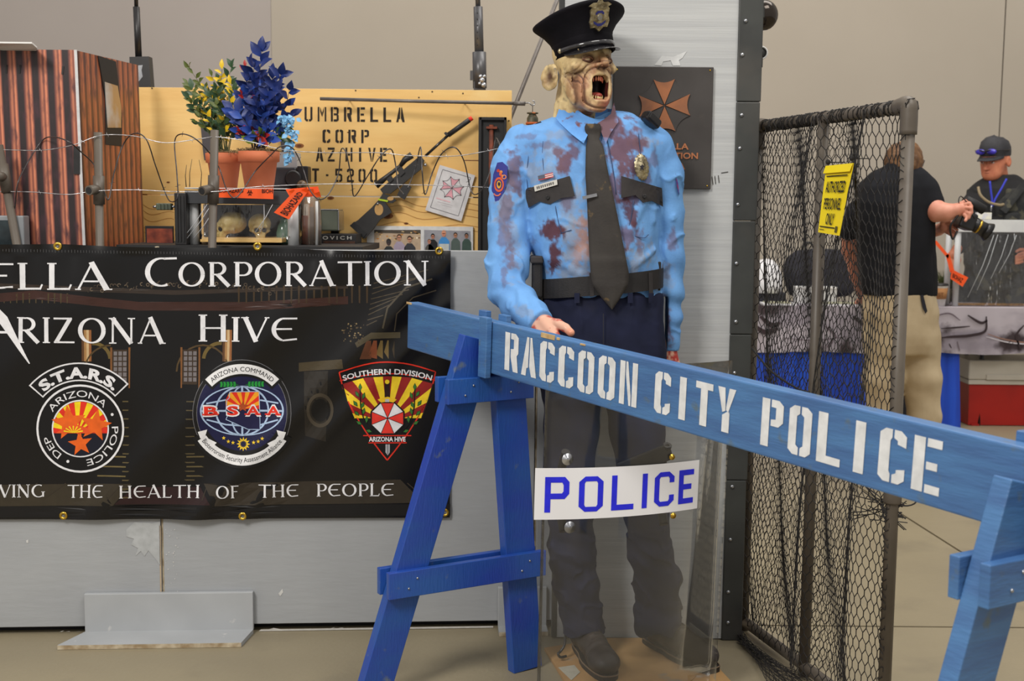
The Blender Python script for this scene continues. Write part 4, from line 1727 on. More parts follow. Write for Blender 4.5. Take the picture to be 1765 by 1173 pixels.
# gathered net over the rail and round the free post
m = MB()
for i in range(120):
    u = random.random()
    c0 = fA + fe * FL * u + V(0, 0, FH)
    a0 = random.uniform(0, 6.28)
    m.tube([c0 + fn * .019 * math.cos(a0 + t * 5) + V(0, 0, .019 * math.sin(a0 + t * 5)) + fe * .02 * t for t in np.linspace(0, 1, 6)], .0016, 4, cap=False)
m.build('rail_lashing', M_net, fen, 'stuff')
m = MB()
for i in range(70):
    z = .05 + i * .022
    pts = [fB + V(.0180 * math.cos(t), .0180 * math.sin(t), z + .008 * math.sin(2 * t + i)) for t in np.linspace(2.6, 4.0, 6)]
    m.tube([p for p in pts], .0012, 4, cap=False)
m.build('post_lashing', M_net, fen, 'stuff')
# tied bunch low on the post
m = MB()
zk = at(1535, 880, 3.06)[2]
for i in range(16):
    a0 = random.uniform(-1.4, .5)
    e_ = fB - fe * random.uniform(.05, .16) + V(0, 0, zk + random.uniform(-.06, .08)) + fn * .03
    m.tube(cr([e_, (e_ + fB + V(0, 0, zk)) / 2 + V(0, -.01, random.uniform(-.01, .01)), fB + fn * .02 + V(0, 0, zk + random.uniform(-.03, .03)), fB + V(.02 + random.uniform(0, .02), -.01, zk + random.uniform(-.05, .03))], 3), .0014, 4, cap=False)
m.tube([fB + V(.0, -.01, zk + .03) + V(.028 * math.cos(t) + .03, 0, .014 * math.sin(t)) for t in np.linspace(0, 6.1, 16)], .0022, 5)
m.build('net_tie', M_net, fen, 'stuff')
# net tail on the floor
m = MB()
for i in range(34):
    q = i / 33
    s0_ = atz(1268 + 8 * q, 1085 + 30 * q)
    e0_ = atz(1330 + 66 * q, 1190 - 8 * q)
    P = [s0_ + (e0_ - s0_) * t + V(.012 * math.sin(11 * t + i * 1.3), .01 * math.cos(9 * t + i), .008 + .012 * abs(math.sin(5 * t + i * .4))) for t in np.linspace(0, 1, 18)]
    m.tube(P, .0011, 4, cap=False)
m.build('net_tail', M_net, fen, 'stuff')
# drawn cord
MB().tube(cr([at(1296, 600, 3.7), at(1330, 640, 3.6), at(1372, 668, 3.5), at(1395, 676, 3.45)], 5), .003, 6).build('cord', M_net, fen)
# ------------------------------------------------------------------ yellow sign
M_yel = mat('yellow_plastic', (250, 224, 30), (244, 214, 24), rough=.4, scale=3)
sg_c = [at(1424, 286, 3.42), at(1471, 281, 3.30), at(1446, 406, 3.27), at(1410, 400, 3.39)]
o_ = fn * .05
sgn = thing('warning_sign', (sg_c[2] + sg_c[3]) / 2, 'yellow warning sign with black lettering hanging crooked on the netting', 'sign')
ex_ = sg_c[1] - sg_c[0]
ey_ = (sg_c[3] - sg_c[0])
nn_ = unit(np.cross(ex_, ey_))
if nn_[1] > 0:
    nn_ = -nn_
a_, b_, c_, d_ = sg_c[0], sg_c[0] + ex_, sg_c[0] + ex_ * .93 + ey_ * 1.0, sg_c[0] + ey_
c_ = sg_c[3] + (sg_c[2] - sg_c[3])
MB().prism([a_, b_, c_, d_], -nn_ * .002).build('sign_sheet', M_yel, sgn)
MB().prism([a_ + nn_ * .001, b_ + nn_ * .001, b_ + (c_ - b_) * .12 + nn_ * .006, a_ + (d_ - a_) * .12 + nn_ * .006], nn_ * .001).build('folded_flap', M_yel, sgn)


def bil(xy, lift):
    x, y = xy[:, :1], xy[:, 1:2]
    return a_ * (1 - x) * (1 - y) + b_ * x * (1 - y) + c_ * x * y + d_ * (1 - x) * y + nn_ * lift


pr = Print(bil)
K_ = (36, 34, 30)
pr.poly([(.1, .155), (.9, .155), (.9, .17), (.1, .17)], K_, 3)
for st, y, x0_, wd_ in (('AUTHORIZED', .40, .13, .76), ('PERSONNEL', .645, .14, .72), ('ONLY', .865, .32, .36)):
    pr.text(st, x0_, y, .165, K_, 3, width=wd_, off=.02)
pr.poly([(.08, .90), (.78, .90), (.78, .915), (.08, .915)], K_, 3)
pr.poly([(.80, .88), (.90, .88), (.90, .965), (.80, .965)], (90, 84, 40), 3)
pr.poly([(.08, .945), (.30, .945), (.30, .955), (.08, .955)], (110, 100, 40), 3)
pr.build('lettering', sgn, 'black lettering', step=.001)
for q in (a_ + V(.01, 0, .01), b_ + V(0, 0, .012)):
    MB().ball(q + nn_ * .006, (.007, .007, .008), 10).build('zip_tie', M_net, sgn)
    MB().tube([q, q - nn_ * .05 + V(0, 0, .01)], .0015, 5).build('zip_tie', M_net, sgn)
# ================================================================== BEHIND THE PARTITION: PLYWOOD CRATE
M_ply = mat('plywood', (244, 204, 130), (228, 180, 104), rough=.5, scale=1.6, stretch=(1.2, 1, 7), lo=.3, hi=.72, c3=(248, 216, 150), scale3=2.2, bump=.0006, bscale=10)
M_knot = mat('knot', (128, 74, 36), (96, 54, 26), rough=.6, scale=40)
M_blk = mat('black_plastic', (34, 33, 35), (26, 25, 27), rough=.4, scale=10)
M_blk2 = mat('black_paint', (30, 30, 32), rough=.6)
M_wht = mat('white_pvc', (206, 208, 208), (194, 196, 198), rough=.35, scale=8)
CY = 4.62
cx0, cx1 = at(237, 300, CY)[0], at(881, 300, CY)[0]
ctop = at(560, 153, CY)[2]
zs_ = at(560, 338, CY)[2]
crt = thing('plywood_crate', ((cx0 + cx1) / 2, CY, 0), 'big plywood crate side with stencilled black lettering behind the banner', 'crate')
MB().bb((cx0, CY, zs_ + .0022), (cx1, CY + .018, ctop), 0, .001).build('panel', M_ply, crt)
MB().bb((cx0, CY, .75), (cx1, CY + .018, zs_ - .0022), 0, .001).build('panel', M_ply, crt)
MB().bb((cx0, CY, .002), (cx1, CY + .018, .747), 0, .001).build('panel', M_ply, crt)
MB().bb((cx0, CY + .019, .002), (cx0 + .03, CY + .19, ctop - .01), 0, .001).build('side_panel', M_ply, crt)
MB().bb((cx1 - .03, CY + .019, .002), (cx1, CY + .19, ctop - .01), 0, .001).build('side_panel', M_ply, crt)
MB().bb((cx0, CY + .019, ctop - .03), (cx1, CY + .20, ctop - .004), 0, .001).build('lid', M_ply, crt)
MB().bb((at(800, 270, CY)[0], CY - .0006, at(800, 277, CY)[2]), (cx1 - .03, CY, at(800, 275.5, CY)[2])).build('crack', M_knot, crt)
pc = plane_map((0, CY - .0004, 0), (0, -1, 0))
pr = Print(pc)
for s_, a, b, y0, y1, sl in (('UMBRELLA', 525, 697, 184, 209, .008), ('CORP', 556, 636, 223, 246, .008), ('AZ HIVE', 545, 667, 254, 278, .006), ('T.5200', 538, 650, 290, 313, .01)):
    stencil_text(pr, s_, a, b, y0, y1, (50, 42, 36), slope=sl, space=.42, thick=.2, gap=.07, word=(.25 if s_ != 'AZ HIVE' else .55))
pr.build('lettering', crt, 'black stencilled lettering', rough=.7)
pr = Print(pc)
for x, y, r in ((516, 251, 8), (570, 341, 6), (668, 372, 10), (600, 228, 2), (290, 314, 3), (302, 360, 2.5), (505, 180, 2), (700, 385, 4), (850, 300, 3)):
    pr.poly([(x + dx, y + dy * .5) for dx, dy in circ(0, 0, r, 12)], (150, 92, 48), 1)
    pr.poly([(x + dx, y + dy * .5) for dx, dy in circ(0, 0, r * .5, 10)], (100, 58, 30), 2)
for y in (352, 362, 374, 390, 398):
    pr.line(cr([(650, y), (690, y - 8), (730, y + 4), (790, y - 3), (830, y + 2)], 4), .9, (190, 136, 70), 1)
    pr.line(cr([(246, y), (262, y + 8), (290, y + 2), (300, y + 4)], 4), .8, (190, 136, 70), 1)
for x, y in ((613, 156), (745, 158), (798, 161), (722, 168), (877, 208), (262, 152)):
    pr.poly(circ(x, y, 1.5, 6), (70, 50, 34), 1)
pr.build('wood_knots', crt, 'brown knots and nail holes')

# ------------------------------------------------------------------ printed rusty hut
M_rust = bpy.data.materials.new('printed_rusty_metal')
M_rust.use_nodes = True


def rust_nodes(m, freq, dark, c1, c2, th=0.42):
    m.use_nodes = True
    nt = m.node_tree
    N, L = nt.nodes, nt.links
    b = N['Principled BSDF']
    b.inputs['Roughness'].default_value = .35
    tc = N.new('ShaderNodeTexCoord')
    sx = N.new('ShaderNodeSeparateXYZ')
    L.new(tc.outputs['UV'], sx.inputs[0])
    n = N.new('ShaderNodeTexNoise')
    n.inputs['Scale'].default_value = 9
    n.inputs['Detail'].default_value = 8
    mp = N.new('ShaderNodeMapping')
    mp.inputs['Scale'].default_value = (1.5, .5, 1)
    L.new(tc.outputs['UV'], mp.inputs[0])
    L.new(mp.outputs[0], n.inputs['Vector'])
    ma = N.new('ShaderNodeMath')
    ma.operation = 'MULTIPLY_ADD'
    L.new(n.outputs['Fac'], ma.inputs[0])
    ma.inputs[1].default_value = .005
    L.new(sx.outputs[0], ma.inputs[2])
    w_ = N.new('ShaderNodeMath')
    w_.operation = 'MULTIPLY'
    w_.inputs[1].default_value = freq
    L.new(ma.outputs[0], w_.inputs[0])
    fr = N.new('ShaderNodeMath')
    fr.operation = 'FRACT'
    L.new(w_.outputs[0], fr.inputs[0])
    rp = N.new('ShaderNodeValToRGB')
    cr_ = rp.color_ramp
    cr_.elements[0].position = 0
    cr_.elements[0].color = (*lin(dark), 1)
    cr_.elements[1].position = 1
    cr_.elements[1].color = (*lin(dark), 1)
    for p_, c_ in ((th - .1, dark), (th, c2), (th + .14, c1), (th + .26, c2), (th + .38, tuple(min(255, int(x * 1.15)) for x in c1)), (.93, c2), (.97, dark)):
        e = cr_.elements.new(p_)
        e.color = (*lin(c_), 1)
    L.new(fr.outputs[0], rp.inputs[0])
    n2 = N.new('ShaderNodeTexNoise')
    n2.inputs['Scale'].default_value = 24
    n2.inputs['Detail'].default_value = 8
    L.new(tc.outputs['UV'], n2.inputs['Vector'])
    mr = N.new('ShaderNodeMapRange')
    mr.inputs['From Min'].default_value = .5
    mr.inputs['From Max'].default_value = .72
    L.new(n2.outputs['Fac'], mr.inputs['Value'])
    mx = N.new('ShaderNodeMix')
    mx.data_type = 'RGBA'
    L.new(mr.outputs['Result'], mx.inputs[0])
    L.new(rp.outputs[0], mx.inputs[6])
    mx.inputs[7].default_value = (*lin((70, 44, 52)), 1)
    L.new(mx.outputs[2], b.inputs['Base Color'])


rust_nodes(M_rust, 12, (44, 34, 36), (196, 122, 92), (122, 70, 62))
M_rust2 = bpy.data.materials.new('printed_rusty_side')
rust_nodes(M_rust2, 15, (96, 56, 44), (168, 98, 66), (140, 78, 54), .3)


def uvsheet(name, P, m_, parent, th=.012, nrm=(0, -1, 0)):
    """quad P0 top-left, P1 top-right, P2 bottom-right, P3 bottom-left"""
    nrm = np.array(nrm, float)
    b = MB()
    P = [np.array(p, float) for p in P]
    n = 10
    vs, fs = [], []
    for off in (0, -th):
        for i in range(n + 1):
            t = i / n
            vs += [P[0] + (P[1] - P[0]) * t + nrm * off, P[3] + (P[2] - P[3]) * t + nrm * off]
    for i in range(n):
        fs.append((2 * i, 2 * i + 1, 2 * i + 3, 2 * i + 2))
        o = 2 * (n + 1)
        fs.append((o + 2 * i, o + 2 * i + 2, o + 2 * i + 3, o + 2 * i + 1))
        fs.append((2 * i, 2 * i + 2, o + 2 * i + 2, o + 2 * i))
        fs.append((2 * i + 1, o + 2 * i + 1, o + 2 * i + 3, 2 * i + 3))
    o = 2 * (n + 1)
    fs += [(0, o, o + 1, 1), (2 * n, 2 * n + 1, o + 2 * n + 1, o + 2 * n)]
    b.add(vs, fs)
    ob = b.build(name, m_, parent)
    me = ob.data
    uv = me.uv_layers.new(name='UVMap')
    for lp in me.loops:
        i = lp.vertex_index % (2 * (n + 1))
        uv.data[lp.index].uv = ((i // 2) / n * np.linalg.norm(P[1] - P[0]) / .6, (1 - i % 2) * 1.0)
    return ob


hy = 4.05
hc = at(130, 86, hy)
hb = at(238, 112, 4.5)
hutx0 = at(-420, 86, hy)[0]
hut = thing('printed_hut', (-1.6, 4.1, 0), 'hut of foam board printed as rusty corrugated metal at the left edge', 'hut')
hz = hc[2]
lean = .03
uvsheet('front_wall', [(hutx0, hy, hz), (hc[0], hy, hz), (hc[0] + lean, hy, .01), (hutx0 + lean, hy, .01)], M_rust, hut)
P = [(hc[0] + .006, hy + .006, hz - .002), (hb[0], 4.5, hb[2]), (hb[0] + .02, 4.5, .01), (hc[0] + .006 + lean, hy + .006, .01)]
sv = unit(np.array(P[1]) - np.array(P[0]))
sv[2] = 0
snr = unit((sv[1], -sv[0], 0))
uvsheet('side_wall', P, M_rust2, hut, .012, snr)
MB().board((hc[0] + .001, hy - .002, hz), (hc[0] + lean, hy - .002, .01), .009, .004, (1, 0, 0), 0, 0).build('white_edge', flat((214, 214, 216)), hut)
sidep = np.array(P[0])
sm = plane_map(sidep + snr * .001, snr)
for nm, poly, col_, lay in (('black_frame', [(168, 96), (198, 106), (205, 165), (209, 210), (208, 252), (180, 249), (180, 170)], M_blk2, 1),):
    q = [sm(np.array([p], float), 0)[0] for p in poly]
    MB().prism(q, snr * .004).build('black_frame', M_blk2, hut)
q = [sm(np.array([p], float), .0045)[0] for p in [(178, 141), (200, 148), (206, 185), (206, 220), (183, 220), (180, 180)]]
MB().prism(q, snr * .002).build('window_pane', mat('window_print', (188, 186, 184), (176, 140, 96), rough=.25, scale=4, lo=.45, hi=.55), hut, None, 'pale window pane')
q = [at(127, 252, hy - .004), at(138, 252, hy - .004), at(138, 300, hy - .004), at(127, 300, hy - .004)]
MB().prism(q, (0, -.002, 0)).build('tape_patch', M_blk2, hut)
pz = at(0, 78, 4.0)[2]
MB().prism([(hutx0, 3.93, pz), (at(55, 76, 3.93)[0], 3.93, pz - .003), (at(64, 80, 3.97)[0], 3.97, pz - .012), (at(60, 82, 4.2)[0], 4.2, pz - .008), (hutx0, 4.5, pz)], (0, 0, .005)).build('roof_sheet', mat('white_board', (222, 222, 220), rough=.5), hut)
for x, y in ((11, 118), (34, 118), (108, 120)):
    MB().board(at(x + .8, y - 6, hy - .0015), at(x - .5, y + 8, hy - .0015), .006, .001, (1, 0, 0), 0, 0).build('slot', M_blk2, hut)

# ------------------------------------------------------------------ counter behind the partition carrying the small props
SY0, SY1 = 3.99, 4.56
shz = at(430, 411, 4.2)[2] - .02
cnt = thing('display_shelf', (-.7, 4.3, 0), 'shelf just behind the top of the partition, under the skull case and pots', 'shelf')
MB().bb((hb[0] + .05, SY0 + .06, shz - .02), (at(640, 400, 4.3)[0], SY1, shz)).build('shelf_board', M_blk2, cnt)
for x in (hb[0] + .10, at(620, 400, 4.3)[0]):
    for y in (SY0 + .1, SY1 - .05):
        MB().bb((x - .02, y - .02, .001), (x + .02, y + .02, shz - .02)).build('leg', M_blk2, cnt)

# ------------------------------------------------------------------ skull display case
cy0 = 4.12
cas = thing('skull_case', (at(430, 411, 4.2)[0], 4.22, shz), 'black topped display case on white tube legs holding two skulls, wrapped in clear film', 'case')


def bx(a, b, Y0, Y1, m_, name, parent, bev=.001):
    """box spanning picture corners a (top-left) b (bottom-right) at depth Y0, back to Y1"""
    p, q = at(a[0], a[1], Y0), at(b[0], b[1], Y0)
    return MB().bb((p[0], Y0, q[2]), (q[0], Y1, p[2]), 0, bev).build(name, m_, parent)


bx((318, 328), (498, 352), cy0, 4.42, mat('case_black', (52, 54, 58), rough=.4), 'case_top', cas)
bx((318, 323), (495, 326.5), cy0 + .01, 4.4, M_wht, 'top_sheet', cas)
for x in (333, 505):
    p, q = at(x, 352 if x < 400 else 352, 4.16), at(x, 414, 4.16)
    MB().tube([(p[0], 4.16, shz), (p[0], 4.16, p[2] + .002)], .0185, 20).build('tube_leg', M_wht, cas)
    MB().tube([(p[0], 4.38, shz), (p[0], 4.38, p[2] + .002)], .0185, 20).build('tube_leg', M_wht, cas)
bx((345, 409), (486, 418), 4.14, 4.4, M_ply, 'base_board', cas)
M_film = clear_mat('cling_film', veil=.04, refl=1.5, rough=.08, bump=.01, bsc=18, bst=(2, 1, .6))
m = MB()
vs = []
for j in range(9):
    for i in range(17):
        p = at(345 + (500 - 345) * i / 16, 352 + (412 - 352) * j / 8, cy0 - .005 - .012 * math.sin(i * 1.3 + j * .8) * j / 8)
        vs.append(p)
m.add(vs, [(j * 17 + i, j * 17 + i + 1, (j + 1) * 17 + i + 1, (j + 1) * 17 + i) for j in range(8) for i in range(16)], 0, True)
m.build('clear_film', M_film, cas)
for i, (x0, y0, x1, y1) in enumerate(((357, 352, 314, 412), (362, 356, 322, 411), (366, 366, 334, 410), (470, 352, 440, 400), (455, 352, 452, 395))):
    MB().tube([at(x0, y0, cy0 - .004), at((x0 + x1) / 2 + 2, (y0 + y1) / 2, cy0 - .012), at(x1, y1, cy0 - .016)], .0011, 5).build('film_fold', flat((212, 214, 218), .2), cas)
bx((440, 355), (496, 372), 4.40, 4.41, M_blk2, 'back_board', cas)
bx((350, 352), (498, 409), 4.41, 4.425, M_blk2, 'back_board', cas)


def biohazard(pr, cx, cy, r, c, lay=2):
    for k in range(3):
        a = math.radians(-90 + 120 * k)
        pr.ring(cx + r * .5 * math.cos(a), cy + r * .5 * math.sin(a), r * .36, r * .55, c, lay, math.degrees(a) + 40 - 0, math.degrees(a) + 320 + 0 - 0, 14)
    pr.ring(cx, cy, r * .5, r * .62, c, lay, n=20)
    pr.ring(cx, cy, r * .0, r * .14, c, lay, n=8)


M_org = mat('orange_tape', (250, 92, 30), (240, 84, 26), rough=.35, scale=6)


def tape(name, quad, label, txt, parent=None, nrm=None, ytxt=.72, h=.5, x0=.05, wd=.9, bio=False, flip=False):
    q = [np.array(p, float) for p in quad]
    n_ = unit(np.cross(q[1] - q[0], q[3] - q[0]))
    if n_[1] > 0:
        n_ = -n_
    t = thing(name, (q[0] + q[2]) / 2, label, 'tape') if parent is None else parent
    o = MB().prism(q, -n_ * .0012).build('tape_strip', M_org, t)
    asp = np.linalg.norm(q[1] - q[0]) / np.linalg.norm(q[3] - q[0])
    pr = Print(lambda xy, lift: q[0] * (1 - xy[:, :1]) * (1 - xy[:, 1:2]) + q[1] * xy[:, :1] * (1 - xy[:, 1:2]) + q[2] * xy[:, :1] * xy[:, 1:2] + q[3] * (1 - xy[:, :1]) * xy[:, 1:2] + n_ * lift)
    for st, x, w__ in txt:
        pr.text(st, x, ytxt, h, (50, 22, 16), 2, width=w__, off=.02)
    if bio:
        pr2 = Print(lambda xy, lift: pr.fmap(np.stack([xy[:, 0] / asp, xy[:, 1]], 1), lift))
        biohazard(pr2, bio * asp, .42, .34, (50, 22, 16))
        pr.T += [(np.stack([T[..., 0] / asp, T[..., 1]], -1), c, l) for T, c, l in pr2.T]
    pr.build('lettering', t)
    return t


tp1 = tape('hazard_tape', [at(374, 325, 4.085), at(471, 325, 4.085), at(471, 343, 4.085), at(374, 340, 4.085)], 'long orange tape with black hazard lettering across the front of the skull case', [('BIOHAZARD', .03, .44), ('BIOH', .80, .19)], ytxt=.42, h=.40, bio=.585)
tp2 = tape('hazard_tape', [at(472, 366, 4.07), at(510, 326, 4.07), at(529, 332, 4.07), at(498, 378, 4.07)], 'short orange tape tail with hazard lettering hanging diagonally beside the clear tube', [('BIOHAZARD', .08, .86)], ytxt=.78, h=.5)
q = [at(492, 326, 4.09), at(548, 321, 4.09), at(553, 338, 4.09), at(500, 340, 4.09)]
tape('', q, '', [('RD', .25, .14), ('HAZ', .55, .25)], parent=tp2, ytxt=.6, h=.4)
m = MB()
for i in range(5):
    p = at(497 + i * 11, 330 + 4 * math.sin(i * 2), 4.075)
    m = MB().prism([p, p + V(.02, -.008, .008), p + V(.024, .0, -.010), p + V(.004, .002, -.012)], (0, .0012, 0))
    m.build('tape_curl', M_org, tp2)
# skulls
M_bone = mat('old_bone', (216, 196, 130), (178, 152, 92), rough=.5, scale=18, c3=(60, 44, 30), scale3=22, lo3=.6, hi3=.72)
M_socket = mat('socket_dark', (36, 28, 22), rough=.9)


def skull(px, py, Y, yaw, s, label):
    c = at(px, py, Y)
    t = thing('skull', (c[0], Y, shz + .012), label, 'skull')
    Rr = np.array(Matrix.Rotation(yaw, 3, 'Z'))

    def fn_(G):
        d = s_ell(G, (0, .02, .045), (.062, .075, .058))
        d = smin(d, s_ell(G, (0, -.035, .015), (.042, .035, .034)), .02)
        d = smin(d, s_caps(G, (-.03, -.055, .03), .009, (.03, -.055, .03), .009), .012)
        for sx in (-1, 1):
            d = smin(d, s_caps(G, (sx * .04, -.04, .008), .008, (sx * .052, .0, .01), .006), .01)
        d = smin(d, s_box(G, (0, -.045, -.018), (.026, .018, .016), r=.01), .012)
        for sx in (-1, 1):
            d = smax(d, -s_ell(G, (sx * .021, -.068, .012), (.015, .022, .013)), .004)
        d = smax(d, -s_ell(G, (0, -.072, -.006), (.008, .015, .011)), .003)
        for k in range(-3, 4):
            d = smax(d, -s_caps(G, (k * .0075, -.066, -.022), .0012, (k * .0075, -.066, -.035), .0012), .001)
        return d + .002 * (fbm(G[0] * 60, G[1] * 60, G[2] * 60, 2) - .5)
    cc = V(c[0], Y, shz + .045 * s + .014)
    sdf_obj('cranium', fn_, (-.075, -.09, -.04), (.075, .105, .11), .0032, M_bone, t, xf=lambda P: cc + (P * s) @ Rr.T)
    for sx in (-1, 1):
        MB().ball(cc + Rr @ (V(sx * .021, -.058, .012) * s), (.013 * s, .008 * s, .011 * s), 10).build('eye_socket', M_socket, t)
    return t


skull(395, 395, 4.22, -.9, .66, 'pale skull seen from the side in the case, beside the grey pipe post')
skull(448, 396, 4.21, .25, .62, 'pale skull facing the front in the case under the orange tape')
m = 0
gl = thing('green_jar', at(487, 395, 4.2), 'small green glass jar in the case beside the right white tube leg', 'jar')
c = at(487, 395, 4.22)
MB().lathe([(.018, 0), (.024, .01), (.026, .04), (.02, .065), (.014, .075), (.014, .09)], (c[0], 4.24, shz), (0, 0, 1), 18).build('glass', mat('green_glass', (96, 128, 110), rough=.1, coat=.6), gl)
MB().lathe([(.016, 0), (.016, .012), (.001, .013)], (c[0], 4.24, shz + .09), (0, 0, 1), 18).build('lid', M_blk, gl)

# black box with a pole, beside the case
bk = thing('black_speaker', at(312, 372, 4.1), 'narrow black box standing left of the skull case', 'box')
p, q = at(300, 332, 4.1), at(322, 418, 4.1)
MB().bb((p[0], 4.1, shz), (q[0], 4.3, p[2]), 0, .002).build('body', M_blk, bk)
for x in (304, 309, 315):
    MB().bb((at(x, 340, 4.1)[0], 4.096, shz + .01), (at(x + 2, 340, 4.1)[0], 4.1, p[2] - .01)).build('groove_bar', M_blk2, bk)
# bare twig wires
for i, (x, y0, y1) in enumerate(((321, 284, 322), (327, 274, 322), (346, 275, 322))):
    t = tag(MB().tube([at(x, y1, 4.2), at(x + 1.5 * (i - 1), (y0 + y1) / 2, 4.2), at(x + (.5, 4, -3)[i], y0, 4.2)], [.0016, .0012, .0007], 6).build('antenna', M_blk),
            ('short black stub antenna on the case top, leftmost of three', 'thin black antenna on the case top, middle of three', 'thin black antenna on the case top nearest the pipe post')[i], 'antenna', 'antennas on the skull case')
# olive gadget plugged into the black box
M_olv = mat('olive_plastic', (82, 92, 72), (64, 72, 58), rough=.5, scale=12)
ol = thing('olive_connector', at(285, 356, 4.1), 'small olive green connector sticking out left of the narrow black box', 'connector')
p, q = at(270, 350, 4.12), at(296, 362, 4.12)
MB().bb((p[0], 4.11, q[2]), (q[0], 4.14, p[2]), 0, .003).build('body', M_olv, ol)
for k in range(3):
    x = at(276 + k * 6, 356, 4.12)[0]
    MB().bb((x, 4.106, q[2] + .002), (x + .005, 4.11, p[2] - .002)).build('rib', M_olv, ol)
c = at(264, 356, 4.12)
MB().tube([c, at(271, 356, 4.12)], .004, 10).build('plug', M_steel, ol)
MB().tube([at(295, 356, 4.12), at(302, 356, 4.12)], .004, 10).build('plug', M_steel, ol)
# small red picture
rp = thing('framed_picture', at(274, 402, 4.3), 'small black framed red picture low beside the narrow black box', 'picture')
p, q = at(250, 389, 4.3), at(299, 425, 4.3)
MB().bb((p[0], 4.3, q[2] - .0), (q[0], 4.312, p[2]), 0, .001).build('frame', M_blk2, rp)
MB().bb((p[0] + .006, 4.298, q[2]), (q[0] - .002, 4.301, p[2] - .009)).build('picture_print', mat('red_print', (176, 84, 56), (84, 30, 26), rough=.4, scale=20), rp)
# clear tube and things right of the case
tb = thing('clear_tube', at(527, 375, 4.15), 'tall clear plastic tube wrapped in film right of the skull case', 'tube')
p, q = at(514, 340, 4.2), at(551, 418, 4.2)
cxm = (p[0] + q[0]) / 2
M_tube = clear_mat('clear_tube', tint=(240, 234, 226), veil=.30, veilc=(188, 170, 156), refl=2.2, rough=.1, bump=.006, bsc=14, bst=(3, 3, .3))
rr_ = (q[0] - p[0]) / 2
MB().lathe([(rr_, 0), (rr_ * 1.02, .07), (rr_ * .95, .13), (rr_ * .8, .165), (rr_ * .45, .185), (.004, .19)], (cxm, 4.24, shz), (0, 0, 1), 28).build('tube_wall', M_tube, tb)
MB().tube([(cxm + rr_ * .72, 4.2, shz), (cxm + rr_ * .75, 4.2, shz + .15)], .005, 8).build('rod', M_wht, tb)
MB().bb((cxm - rr_ * .85, 4.235, shz), (cxm - rr_ * .3, 4.25, shz + .1)).build('red_insert', mat('red_orange', (206, 84, 60), rough=.5), tb)
MB().bb((cxm - rr_ * .1, 4.235, shz), (cxm + rr_ * .3, 4.25, shz + .13)).build('grey_insert', mat('grey_insert', (96, 92, 90), rough=.5), tb)
# machine behind the pots (dark)
mc = thing('projector', at(500, 315, 4.35), 'dark grey machine with a lens behind the right flower pot', 'machine')
p, q = at(455, 288, 4.44), at(512, 415, 4.44)
MB().bb((p[0], 4.44, shz), (q[0], 4.56, p[2]), 0, .006).build('body', mat('machine_grey', (58, 60, 66), (48, 50, 54), rough=.4), mc)
c = at(505, 308, 4.42)
MB().lathe([(.03, 0), (.032, .02), (.026, .03)], (c[0], 4.45, c[2]), (0, -1, 0), 20).build('lens_ring', M_blk, mc)
c = at(519, 300, 4.4)
MB().bb((c[0] - .02, 4.43, c[2] - .03), (c[0] + .02, 4.5, c[2] + .03), 0, .004).build('bracket', M_blk, mc)
c = at(517, 318, 4.38)
MB().ball((c[0], 4.42, c[2]), (.02, .02, .017), 12).build('glass_cap', mat('amber_glass', (150, 118, 84), (70, 60, 50), rough=.12, scale=30), mc)
bx((455, 262), (512, 289), 4.46, 4.54, mat('pale_card', (184, 184, 186), rough=.6), 'card', mc)
# two dark blades (upright boards) behind the plants
for poly, lb in (([(345, 208), (378, 212), (380, 262), (352, 276), (350, 262)], 'dark tapering board behind the left plant, by the pipe post'), ([(480, 222), (500, 245), (506, 280), (500, 276), (486, 262)], 'dark pointed board behind the pale blue blossom')):
    q = [at(x, y, 4.607) for x, y in poly]
    o = MB().prism(q, (0, .012, 0)).build('dark_board', mat('board_dark', (66, 62, 66), rough=.5))
    tag(o, lb, 'board')
    o.data['n'] = 1
    zl = min(v[2] for v in q)
    xm = sum(v[0] for v in q) / len(q)
# olive box and book on the crate front
gb = thing('grey_box', at(568, 378, 4.4), 'small olive grey box with a silver rim left of the rifle stock', 'box')
p, q = at(552, 358, 4.45), at(585, 398, 4.45)
MB().bb((p[0], 4.45, q[2]), (q[0] - .004, 4.58, p[2] - .005), 0, .006).build('body', mat('olive_grey', (100, 106, 92), (86, 92, 80), rough=.5, scale=10), gb)
MB().bb((p[0] - .001, 4.448, p[2] - .009), (q[0] - .003, 4.582, p[2] - .004), 0, .002).build('rim', M_steel, gb)
MB().bb((q[0] - .005, 4.449, q[2] + .002), (q[0] - .001, 4.581, p[2] - .01), 0, .001).build('rim', M_steel, gb)
MB().bb((p[0] + .02, 4.57, shz), (q[0] - .02, 4.6, q[2])).build('stand', M_blk2, gb)
bkx = thing('black_book', at(585, 415, 4.35), 'black boxed set with grey capital letters on its spine, under the rifle stock', 'box')
p, q = at(553, 403, 4.40), at(614, 440, 4.40)
MB().bb((p[0], 4.40, shz), (q[0], 4.56, p[2]), 0, .001).build('body', M_blk2, bkx)
pr = Print(plane_map((0, 4.3995, 0), (0, -1, 0)))
pr.text('OVICH', 556, 412.5, 6.2, (196, 194, 188), 1, width=50, off=.02, sp=1.5)
pr.build('lettering', bkx)
bx((557, 415), (612, 440), 4.397, 4.3995, mat('brown_print', (84, 52, 36), (30, 22, 20), rough=.4, scale=40), 'cover_print', bkx, 0)
